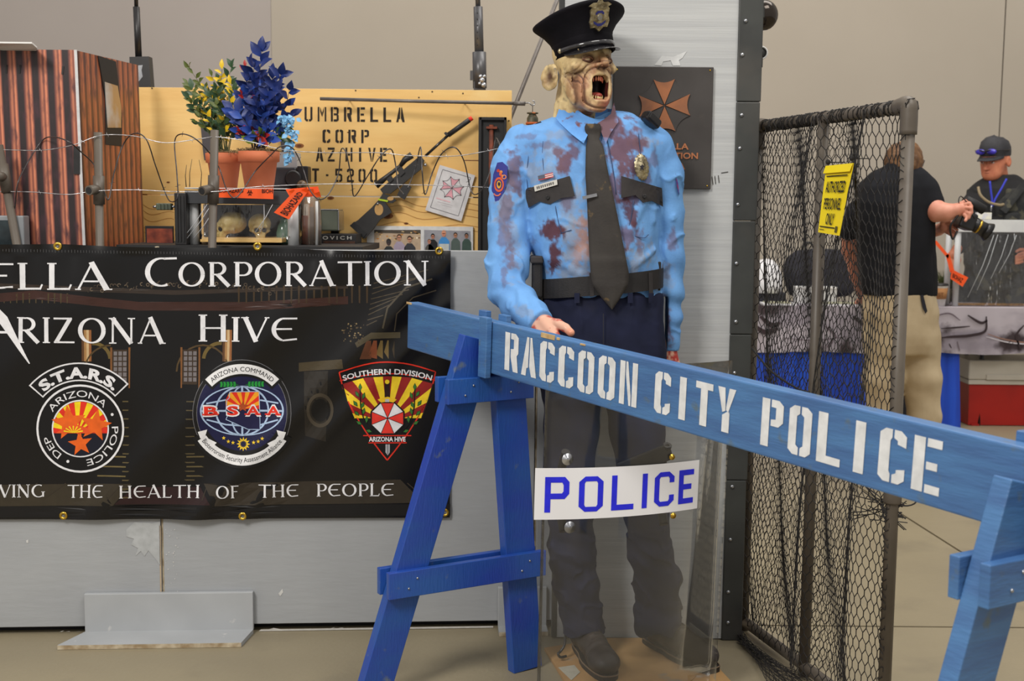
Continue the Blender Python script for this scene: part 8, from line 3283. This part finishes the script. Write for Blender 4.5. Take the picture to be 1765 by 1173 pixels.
lo_ = at(1330, 560, 8.2)
hi_ = at(1500, 400, 8.2)
sdf_obj('bag_body', bag, (lo_[0], 7.88, TZ - .02), (hi_[0], 8.10, hi_[2]), .011, M_dark, bg)
MB().tube(cr([at(1382, 432, 7.99), at(1386, 420, 7.99), at(1398, 419, 7.99), at(1404, 432, 7.99)], 5), .008, 8).build('carry_handle', M_blk, bg)

# ================================================================== PEOPLE
def person_head(parent, C0, yaw, pitch, k, skin, skin2, open_eyes=True, stub=None, neck=(0, .05, -.22)):
    R_ = np.array(Matrix.Rotation(yaw, 3, 'Z') @ Matrix.Rotation(pitch, 3, 'X'))
    C0 = np.array(C0, float)

    def X(P):
        return C0 + (np.asarray(P) * k) @ R_.T

    def fn_(G):
        x, y, z = G
        S = (np.abs(x), y, z)
        d = s_ell(G, (0, .015, .035), (.076, .094, .088))
        d = smin(d, s_ell(G, (0, -.028, -.03), (.064, .064, .078)), .03)
        d = smin(d, s_ell(G, (0, -.045, -.078), (.046, .046, .034)), .025)
        d = smin(d, s_caps(G, (0, -.088, .0), .008, (0, -.110, -.034), .011), .012)
        d = smin(d, s_ell(S, (.011, -.098, -.036), (.008, .010, .007)), .005)
        d = smin(d, s_caps(S, (.01, -.086, .018), .008, (.048, -.070, .018), .007), .012)
        d = smin(d, s_caps(S, (0, -.092, -.056), .006, (.018, -.084, -.057), .004), .006)
        d = smin(d, s_caps(S, (0, -.090, -.066), .007, (.015, -.083, -.065), .004), .006)
        d = smax(d, -s_ell(S, (.031, -.092, .001), (.014, .014, .009)), .008)
        ea = s_ell(S, (.080, .012, -.012), (.008, .018, .032), np.array(Matrix.Rotation(-.4, 3, 'Z')))
        ea = smax(ea, -s_ell(S, (.087, .006, -.008), (.006, .010, .016)), .004)
        d = smin(d, ea, .006)
        d = smin(d, s_caps(G, (0, .03, -.06), .054, neck, .060), .025)
        return d
    h = sdf_obj('head', fn_, (-.105, -.135, neck[2] - .03), (.105, .125, .14), .0045, mat('skin_' + parent.name, skin, skin2, rough=.5, scale=14, stretch=(1, 1, 1)), parent, None, X)
    M_eye = flat((236, 230, 226), .2)
    for s in (-1, 1):
        for rr, yy, mm in ((.0105, -.079, M_eye), (.0052, -.0855, flat((46, 32, 26), .2))):
            m = MB().ball((s * .031, yy, .0), (rr, rr, rr * (.75 if rr > .006 else 1)), 12)
            m.v = [tuple(X(v)) for v in m.v]
            m.build('eye', mm, h)
        m = MB().tube(cr([(s * .016, -.094, .017), (s * .03, -.0935, .022), (s * .048, -.081, .018)], 4), .003, 6)
        m.v = [tuple(X(v)) for v in m.v]
        m.build('eyebrow', flat((60, 42, 32)), h)
        m = MB().tube(cr([(s * .018, -.088, .004), (s * .030, -.091, .0065), (s * .044, -.082, .002)], 4), .0026, 6)
        m.v = [tuple(X(v)) for v in m.v]
        m.build('eyelid', mat('lid_' + parent.name, skin2, rough=.6), h)
    m = MB().tube(cr([(-.018, -.0885, -.062), (0, -.0975, -.061), (.018, -.0885, -.062)], 4), .0018, 6)
    m.v = [tuple(X(v)) for v in m.v]
    m.build('mouth', flat((130, 62, 56)), h)
    return h, X


def hand_sdf(name, wrist, palm, tips, r, m_, parent, vox=.0045, th=None):
    """wrist, palm centre, list of finger chains"""
    P = [np.array(wrist, float), np.array(palm, float)]
    allp = P + [np.array(q, float) for t in tips for q in t] + ([np.array(q, float) for q in th] if th else [])
    lo_ = np.min(allp, 0) - .05
    hi_ = np.max(allp, 0) + .05

    def fn_(G):
        d = s_caps(G, P[0], r * 1.05, P[1], r * 1.15)
        for t in tips:
            d = smin(d, s_chain(G, [(q, .0095 - .001 * i) for i, q in enumerate(t)], .003), .005)
        if th:
            d = smin(d, s_chain(G, [(q, .0115 - .001 * i) for i, q in enumerate(th)], .003), .006)
        return d
    return sdf_obj(name, fn_, lo_, hi_, vox, m_, parent)


def garment(name, fn_, lo_, hi_, m_, parent, vox=.009):
    return sdf_obj(name, fn_, lo_, hi_, vox, m_, parent)


def shoe_pair(parent, pts, yaw, m_):
    for p in pts:
        R_ = np.array(Matrix.Rotation(yaw, 3, 'Z'))
        o = np.array(p, float)

        def fn_(G):
            d = s_caps(G, (0, -.03, .05), .042, (0, .15, .035), .038)
            d = smin(d, s_ell(G, (0, .18, .032), (.045, .06, .034)), .02)
            return smax(d, .003 - G[2], .003)
        sdf_obj('shoe', fn_, (-.07, -.09, -.01), (.07, .26, .11), .008, m_, parent, xf=lambda P: o + P @ R_.T)


# ---- photographer, back to us
YA = 6.1
pa_ = thing('person', (at(1552, 700, YA)[0], YA, 0), 'person in a black polo shirt and khaki trousers, back turned, holding up a camera', 'person')
M_polo = mat('black_polo', (30, 31, 36), (24, 25, 29), rough=.85, spec=.2, scale=8)
M_khaki = mat('khaki_cloth', (196, 178, 146), (180, 160, 128), rough=.85, scale=8)
M_skin = mat('skin_light', (226, 160, 136), (208, 136, 112), rough=.5, scale=14)
TA = rows_([(512, 1550, 62, .15), (470, 1548, 64, .15), (400, 1545, 66, .15), (350, 1543, 66, .145), (322, 1548, 60, .13), (300, 1552, 44, .10), (284, 1554, 26, .07)], YA)


def polo(G):
    d = s_loft(G, TA, pw=2.2)
    d = smin(d, s_chain(G, [C(1575, 316, 6.10, .07), C(1592, 326, 6.08, .068), C(1606, 352, 6.04, .062)], .02), .04)
    d = smin(d, s_chain(G, [C(1515, 316, 6.12, .07), C(1500, 330, 6.20, .066), C(1505, 360, 6.30, .060)], .02), .04)
    d = d + (fbm(G[0] * 9, G[1] * 9, G[2] * 5, 3) - .5) * .022
    d = smin(d, s_caps(G, at(1545, 290, 6.07), .050, at(1556, 290, 6.15), .050), .02)
    return smax(d, at(1550, 508, YA)[2] - G[2], .004)


garment('polo_shirt', polo, (at(1450, 400, YA)[0], 5.85, at(1550, 520, YA)[2]), (at(1650, 400, YA)[0], 6.42, at(1550, 262, YA)[2]), M_polo, pa_)
TP = rows_([(500, 1550, 61, .145), (540, 1551, 64, .15), (590, 1553, 62, .145), (610, 1553, 58, .13)], YA)


def khaki(G):
    d = s_loft(G, TP, pw=2.2)
    d = smin(d, s_chain(G, [C(1523, 580, YA, .097), C(1522, 650, YA, .094), C(1525, 720, YA, .084), C(1527, 806, YA, .072)], .02), .03)
    d = smin(d, s_chain(G, [C(1584, 580, YA, .097), C(1590, 650, YA, .094), C(1593, 720, YA, .084), C(1592, 806, YA, .072)], .02), .03)
    x, y, z = G
    d = d + np.sin(z * 38 + 18 * x + 5 * fbm(x * 5, y * 5, z * 5, 2)) * .002 + (fbm(x * 9, y * 9, z * 6, 3) - .5) * .018
    d = d + .010 * np.exp(-(np.maximum(s_caps(G, at(1588, 508, 5.97), 0, at(1594, 540, 5.96), 0), 0) / .008) ** 2)
    return smax(d, .05 - z, .004)


garment('trousers', khaki, (at(1470, 600, YA)[0], 5.88, .03), (at(1650, 600, YA)[0], 6.32, at(1550, 494, YA)[2]), M_khaki, pa_)
shoe_pair(pa_, [(at(1527, 800, YA)[0], YA, 0), (at(1592, 800, YA)[0], YA, 0)], -.4, M_blk)
MB().prism([at(x, y, 5.955) for x, y in ((1586, 508), (1591, 508), (1598, 536), (1595, 540), (1590, 530))], (0, -.004, 0)).build('back_pocket', M_dark, pa_)
h, X = person_head(pa_, at(1560, 288, 6.14), math.radians(150), math.radians(-22), 1.0, (226, 160, 136), (208, 136, 112), neck=(0, .02, -.16))
M_hair = mat('brown_hair', (120, 84, 50), (76, 50, 30), rough=.6, scale=30, stretch=(1, 1, .3), bump=.004, bscale=60)


def hair(G):
    d = s_ell(G, (0, .022, .045), (.091, .106, .094))
    d = smin(d, s_ell(G, (0, .065, -.02), (.072, .055, .062)), .03)
    d = smax(d, -s_box(G, (0, -.11, -.05), (.07, .075, .085), r=.03), .01)
    d = smax(d, -s_ell(G, (.09, -.01, -.03), (.03, .03, .035)), .01)
    d = smax(d, -s_ell(G, (-.09, -.01, -.03), (.03, .03, .035)), .01)
    x, y, z = G
    return d + (fbm(x * 40, y * 40, z * 25, 3) - .5) * .022


sdf_obj('hair', hair, (-.115, -.12, -.12), (.115, .16, .16), .005, M_hair, pa_, None, X)
m = MB()
m.tube([(.084, .01, .0), (.078, -.08, .004), (.06, -.105, .004)], .0022, 6)
m.tube([(-.084, .01, .0), (-.078, -.08, .004), (-.06, -.105, .004)], .0022, 6)
m.v = [tuple(X(v)) for v in m.v]
m.build('glasses', M_blk, h)
# right arm and hand on the camera
fa = sdf_obj('forearm', lambda G: smin(s_chain(G, [C(1602, 346, 6.05, .050), C(1614, 364, 6.00, .050), C(1632, 366, 5.97, .042), C(1648, 362, 5.95, .032)], .015), s_chain(G, [C(1648, 362, 5.95, .030), C(1657, 360, 5.95, .032)], .01), .01),
             (at(1575, 360, 6.1)[0], 5.86, at(1600, 395, 6.0)[2]), (at(1680, 360, 6)[0], 6.14, at(1600, 320, 6.0)[2]), .006, M_skin, pa_)
hand_sdf('hand', at(1650, 362, 5.95), at(1660, 360, 5.95), [[at(1664, 352, 5.93), at(1671, 350, 5.92), at(1675, 356, 5.91)], [at(1666, 358, 5.92), at(1674, 359, 5.90), at(1675, 366, 5.90)], [at(1666, 365, 5.92), at(1672, 368, 5.90), at(1670, 375, 5.90)], [at(1662, 370, 5.92), at(1667, 375, 5.91), at(1664, 380, 5.90)]], .026, M_skin, fa, th=[at(1654, 352, 5.97), at(1664, 347, 5.98), at(1672, 350, 5.98)])
fa2 = sdf_obj('forearm', lambda G: s_chain(G, [C(1504, 352, 6.28, .050), C(1540, 390, 6.42, .045), C(1590, 402, 6.36, .036), C(1618, 396, 6.2, .030)], .015),
              (at(1490, 360, 6.3)[0], 6.10, at(1600, 425, 6.3)[2]), (at(1640, 360, 6.2)[0], 6.50, at(1500, 330, 6.3)[2]), .007, M_skin, pa_)
hand_sdf('hand', at(1618, 395, 6.2), at(1628, 391, 6.12), [[at(1630, 384, 6.10), at(1640, 383, 6.06), at(1648, 388, 6.03)], [at(1634, 389, 6.10), at(1644, 391, 6.05), at(1650, 396, 6.02)], [at(1634, 395, 6.10), at(1643, 398, 6.06), at(1648, 402, 6.03)], [at(1632, 400, 6.1), at(1639, 404, 6.07), at(1644, 407, 6.04)]], .026, M_skin, fa2, th=[at(1624, 384, 6.1), at(1630, 376, 6.08), at(1638, 374, 6.06)])
M_cam = mat('camera_black', (30, 30, 33), (24, 24, 27), rough=.35, scale=20)
cmr = thing('photo_camera', at(1672, 378, 5.98), 'black camera with a zoom lens and microphone held in the photographer\'s hands', 'camera')
c = at(1664, 380, 5.99)
MB().box(c, (.075, .10, .085), np.array(Matrix.Rotation(.35, 3, 'Y')), 0, .010).build('camera_body', M_cam, cmr)
MB().tube([at(1672, 382, 5.99), at(1686, 390, 5.99), at(1697, 396, 5.99)], [.038, .034, .036], 20).build('lens', M_cam, cmr)
MB().tube([at(1684, 389, 5.988), at(1687, 390.6, 5.988)], .0365, 20).build('gold_ring', M_brass, cmr)
MB().tube([at(1694, 394, 5.99), at(1704, 400, 5.99)], [.032, .048], 20).build('lens_hood', M_cam, cmr)
MB().tube([at(1665, 342, 5.99), at(1676, 350, 5.99), at(1696, 362, 5.99)], [.017, .024, .024], 14).build('microphone', M_blk2, cmr)
MB().box(at(1670, 362, 5.99), (.02, .03, .07), np.array(Matrix.Rotation(.3, 3, 'Y')), 0, .003).build('shoe_mount', M_cam, cmr)
MB().tube(cr([at(1668, 350, 5.96), at(1656, 338, 5.95), at(1653, 350, 5.94), at(1668, 360, 5.94), at(1680, 376, 5.94)], 5), .003, 6).build('coiled_cable', M_blk, cmr)
MB().tube(cr([at(1652, 370, 5.93), at(1638, 390, 5.93), at(1642, 412, 5.95), at(1650, 398, 5.96)], 5), .005, 6).build('neck_strap', M_blk, cmr)

# ---- bending person behind the photographer
pb_ = thing('person', (at(1540, 700, 6.85)[0], 6.85, 0), 'person in a black shirt bending over the table behind the photographer, one bare arm showing', 'person')


def shirtb(G):
    d = s_chain(G, [C(1552, 500, 6.75, .15), C(1545, 440, 6.85, .15), C(1535, 375, 6.98, .14), C(1540, 335, 7.06, .09)], .04)
    d = smin(d, s_chain(G, [C(1520, 362, 7.0, .085), C(1482, 368, 7.05, .078), C(1464, 395, 7.12, .064)], .02), .04)
    return d + (fbm(G[0] * 9, G[1] * 9, G[2] * 5, 3) - .5) * .02


garment('black_shirt', shirtb, (at(1430, 400, 7)[0], 6.55, at(1550, 560, 6.8)[2]), (at(1620, 400, 7)[0], 7.3, at(1550, 300, 7)[2]), M_polo, pb_, .011)
garment('trousers', lambda G: smax(smin(s_chain(G, [C(1536, 520, 6.75, .12), C(1532, 640, 6.75, .09), (V(at(1532, 700, 6.75)[0], 6.75, .08), .06)], .02), s_chain(G, [C(1562, 520, 6.75, .12), C(1562, 640, 6.75, .09), (V(at(1562, 700, 6.75)[0], 6.75, .08), .06)], .02), .03), .04 - G[2], .004),
        (at(1490, 600, 6.7)[0], 6.55, .02), (at(1610, 600, 6.7)[0], 6.98, at(1550, 470, 6.75)[2]), M_dark, pb_, .012)
shoe_pair(pb_, [(at(1530, 700, 6.75)[0], 6.75, 0), (at(1563, 700, 6.75)[0], 6.75, 0)], 0, M_blk)
person_head(pb_, at(1556, 300, 7.22), math.radians(165), math.radians(-30), .92, (214, 150, 124), (190, 126, 100), neck=(0, .0, -.13))
fb_ = sdf_obj('forearm', lambda G: s_chain(G, [C(1463, 395, 7.12, .050), C(1465, 430, 7.28, .047), C(1476, 475, 7.46, .038), C(1484, 506, 7.58, .028)], .02),
              (at(1440, 450, 7.3)[0], 7.0, at(1480, 535, 7.6)[2]), (at(1505, 450, 7.3)[0], 7.68, at(1463, 365, 7.1)[2]), .008, mat('skin_mid', (208, 138, 108), (186, 116, 88), rough=.5, scale=14), pb_)
hand_sdf('hand', at(1484, 506, 7.58), at(1487, 517, 7.64), [[at(1482 + 4 * i, 521, 7.66), at(1483 + 4.4 * i, 524, 7.70), at(1483 + 4.6 * i, 522 + .5 * i, 7.735)] for i in range(4)], .022, M_skin, fb_, th=[at(1480, 516, 7.64), at(1476, 521, 7.66), at(1474, 523, 7.69)])

# ---- man behind the table
YC = 8.15
pc_ = thing('person', (at(1728, 600, YC + .2)[0], YC + .2, 0), 'person in a black cap and dark vest with a blue lanyard behind the table', 'person')
M_vest = mat('dark_camo', (46, 46, 44), (28, 29, 30), rough=.85, scale=9, lo=.45, hi=.55, c3=(70, 68, 56), lo3=.58, hi3=.6, scale3=12)
M_blks = mat('black_shirt', (30, 30, 32), (24, 24, 26), rough=.9, scale=9)
TC = rows_([(530, 1728, 58, .15), (470, 1730, 62, .16), (400, 1732, 66, .17), (350, 1732, 64, .16), (325, 1730, 56, .13), (312, 1728, 38, .09), (300, 1727, 24, .07)], YC)


def tee(G):
    d = s_loft(G, TC, pw=2.2)
    d = smin(d, s_chain(G, [C(1694, 332, YC, .075), C(1676, 352, YC - .02, .068), C(1666, 395, YC - .10, .060), C(1652, 425, YC - .22, .048)], .02), .03)
    d = smin(d, s_chain(G, [C(1768, 332, YC, .075), C(1790, 352, YC, .068), C(1800, 400, YC - .05, .058), C(1782, 436, YC - .16, .046)], .02), .03)
    return d + (fbm(G[0] * 9, G[1] * 9, G[2] * 6, 3) - .5) * .02


garment('dark_shirt', tee, (at(1630, 400, YC)[0], 7.82, at(1728, 545, YC)[2]), (at(1830, 400, YC)[0], 8.4, at(1728, 290, YC)[2]), M_blks, pc_, .010)
TV = [(z, cx_, cy_, a * 1.06, b * 1.12) for z, cx_, cy_, a, b in TC if z < at(1728, 316, YC)[2]]


def vest(G):
    d = s_loft(G, TV, pw=2.2)
    d = smax(d, -s_ell(G, at(1722, 318, 7.95), (.085, .14, .13)), .02)
    for s_, x0 in ((0, 1694), (1, 1766)):
        d = smax(d, -s_ell(G, at(x0 + (-8 if s_ == 0 else 10), 360, YC), (.06, .25, .14)), .02)
    d = smin(d, s_box(G, at(1742, 385, 7.93), (.05, .03, .07), r=.015), .01)
    d = smin(d, s_box(G, at(1716, 395, 7.93), (.05, .03, .05), r=.015), .01)
    d = smin(d, s_box(G, at(1700, 420, 7.95), (.05, .03, .06), r=.015), .01)
    return d + (fbm(G[0] * 16, G[1] * 16, G[2] * 16, 2) - .5) * .02


garment('tactical_vest', vest, (at(1650, 400, YC)[0], 7.86, at(1728, 545, YC)[2]), (at(1815, 400, YC)[0], 8.4, at(1728, 300, YC)[2]), M_vest, pc_, .009)
garment('trousers', lambda G: smax(smin(s_chain(G, [(V(2.97, 8.2, .85), .11), (V(2.95, 8.2, .5), .09), (V(2.95, 8.2, .08), .07)], .02), s_chain(G, [(V(3.2, 8.2, .85), .11), (V(3.22, 8.2, .5), .09), (V(3.22, 8.2, .08), .07)], .02), .03), .04 - G[2], .004), (2.78, 8.0, .02), (3.4, 8.4, 1.0), M_vest, pc_, .014)
shoe_pair(pc_, [(2.95, 8.2, 0), (3.22, 8.2, 0)], math.pi + .2, M_blk)
h, X = person_head(pc_, at(1714, 276, YC - .02), math.radians(-48), math.radians(10), 1.14, (214, 138, 104), (184, 104, 76), neck=(0.0, .05, -.19))
m = MB()
vs = []
n = 32
prof = [(.080, .099, -.0), (.083, .102, .02), (.083, .100, .05), (.072, .086, .085), (.045, .055, .108), (.001, .001, .114)]
for rx, ry, hh in prof:
    for i in range(n):
        a = 2 * math.pi * i / n
        vs.append(X((rx * math.cos(a), .013 + ry * math.sin(a), .022 + hh + .010 * math.sin(a) * -1)))
m.add(vs, [(j * n + i, j * n + (i + 1) % n, (j + 1) * n + (i + 1) % n, (j + 1) * n + i) for j in range(len(prof) - 1) for i in range(n)], 0, True)
M_capc = mat('cap_grey', (56, 56, 60), (44, 44, 48), rough=.8, scale=14)
cpo = m.build('baseball_cap', M_capc, pc_)
m = MB()
vs = []
for th in (0, -.004):
    for j in range(5):
        for i in range(15):
            a = math.radians(205 + 130 * i / 14)
            e_ = math.sin(math.pi * i / 14) ** .5
            t = j / 4
            vs.append(X(((.082 + .0 * t) * math.cos(a), .013 + (.1 + .068 * t * e_) * math.sin(a), .030 - .010 * t * e_ + th - .012 * abs(math.cos(a)) * t)))
fs = []
for j in range(4):
    for i in range(14):
        a = j * 15 + i
        fs += [(a, a + 1, a + 16, a + 15), (a + 75, a + 90, a + 91, a + 76)]
for i in range(14):
    fs.append((60 + i, 61 + i, 61 + i + 75, 60 + i + 75))
m.add(vs, fs, 0, True)
m.build('cap_bill', M_capc, cpo)
M_lens = mat('violet_lens', (56, 44, 190), (34, 26, 120), rough=.08, coat=.8, scale=20)
for s in (-1, 1):
    m = MB().ball((s * .034, -.098, .062), (.030, .012, .017), 16)
    m.v = [tuple(X(v)) for v in m.v]
    m.build('sunglass_lens', M_lens, cpo)
m = MB().tube(cr([(-.088, .01, .058), (-.082, -.06, .064), (-.03, -.108, .072), (0, -.11, .066), (.03, -.108, .072), (.082, -.06, .064), (.088, .01, .058)], 4), .004, 6)
m.v = [tuple(X(v)) for v in m.v]
m.build('sunglass_frame', M_blk, cpo)
M_blu = mat('blue_lanyard', (50, 60, 190), rough=.6)
for pts in ([(1706, 312), (1708, 330), (1710, 345), (1709, 356)], [(1735, 308), (1726, 325), (1716, 342), (1710, 356)]):
    MB().tube(cr([at(x, y, 7.935) for x, y in pts], 4), .0065, 6).build('lanyard', M_blu, pc_)
MB().tube([at(1709, 354, 7.93), at(1708, 364, 7.93)], .006, 6).build('lanyard_clip', M_steel, pc_)
MB().tube(cr([at(1686, 322, 7.93), at(1690, 336, 7.91), at(1704, 348, 7.90), at(1722, 353, 7.90), at(1730, 352, 7.91)], 5), .009, 8).build('drinking_tube', mat('beige_tube', (140, 124, 96), rough=.5), pc_)
MB().board(at(1765, 318, 7.98), at(1728, 365, 7.90), .05, .018, (1, 0, 0), 0, .004).build('strap', M_vest, pc_)
for k in range(4):
    MB().board(at(1700, 376 + 14 * k, 7.925), at(1756, 376 + 14 * k, 7.925), .02, .008, (0, 0, 1), 0, .002).build('webbing', M_blks, pc_)
M_sk2 = mat('skin_tan', (214, 140, 108), (184, 108, 80), rough=.5, scale=14)
hand_sdf('hand', at(1650, 428, 7.90), at(1643, 440, 7.86), [[at(1640 + 4 * i, 448, 7.84), at(1638 + 4.5 * i, 456, 7.82), at(1638 + 4.5 * i, 462, 7.80)] for i in range(4)], .030, M_sk2, pc_, th=[at(1652, 440, 7.84), at(1654, 448, 7.82), at(1652, 455, 7.80)])
hand_sdf('hand', at(1780, 437, 8.02), at(1768, 440, 7.97), [[at(1762, 436 + 5 * i, 7.95), at(1756, 438 + 5 * i, 7.94), at(1751, 442 + 4 * i, 7.94)] for i in range(4)], .028, M_sk2, pc_, th=[at(1766, 430, 7.97), at(1758, 430, 7.96), at(1752, 433, 7.95)])

# ================================================================== groups of alike things
GR = {'pipe_post': 'pipe posts holding the wire', 'barbed_wire': 'straight wires over the partition', 'coiled_wire': 'coiled wires over the partition', 'hazard_tape': 'orange hazard tapes', 'skull': 'skulls in the display case',
      'floor_bracket': 'grey floor brackets of the partition', 'upright_rifle': 'rifles standing behind the crate', 'flower_pot': 'potted plants on the display case', 'person': 'people around the vendor table',
      'paper_stack': 'paper stacks on the vendor table', 'dark_board': 'dark boards behind the plants'}
for o in list(bpy.data.objects):
    if o.parent is None and 'category' in o.keys():
        b = o.name.split('.')[0]
        if b in GR and 'group' not in o.keys():
            o['group'] = GR[b]
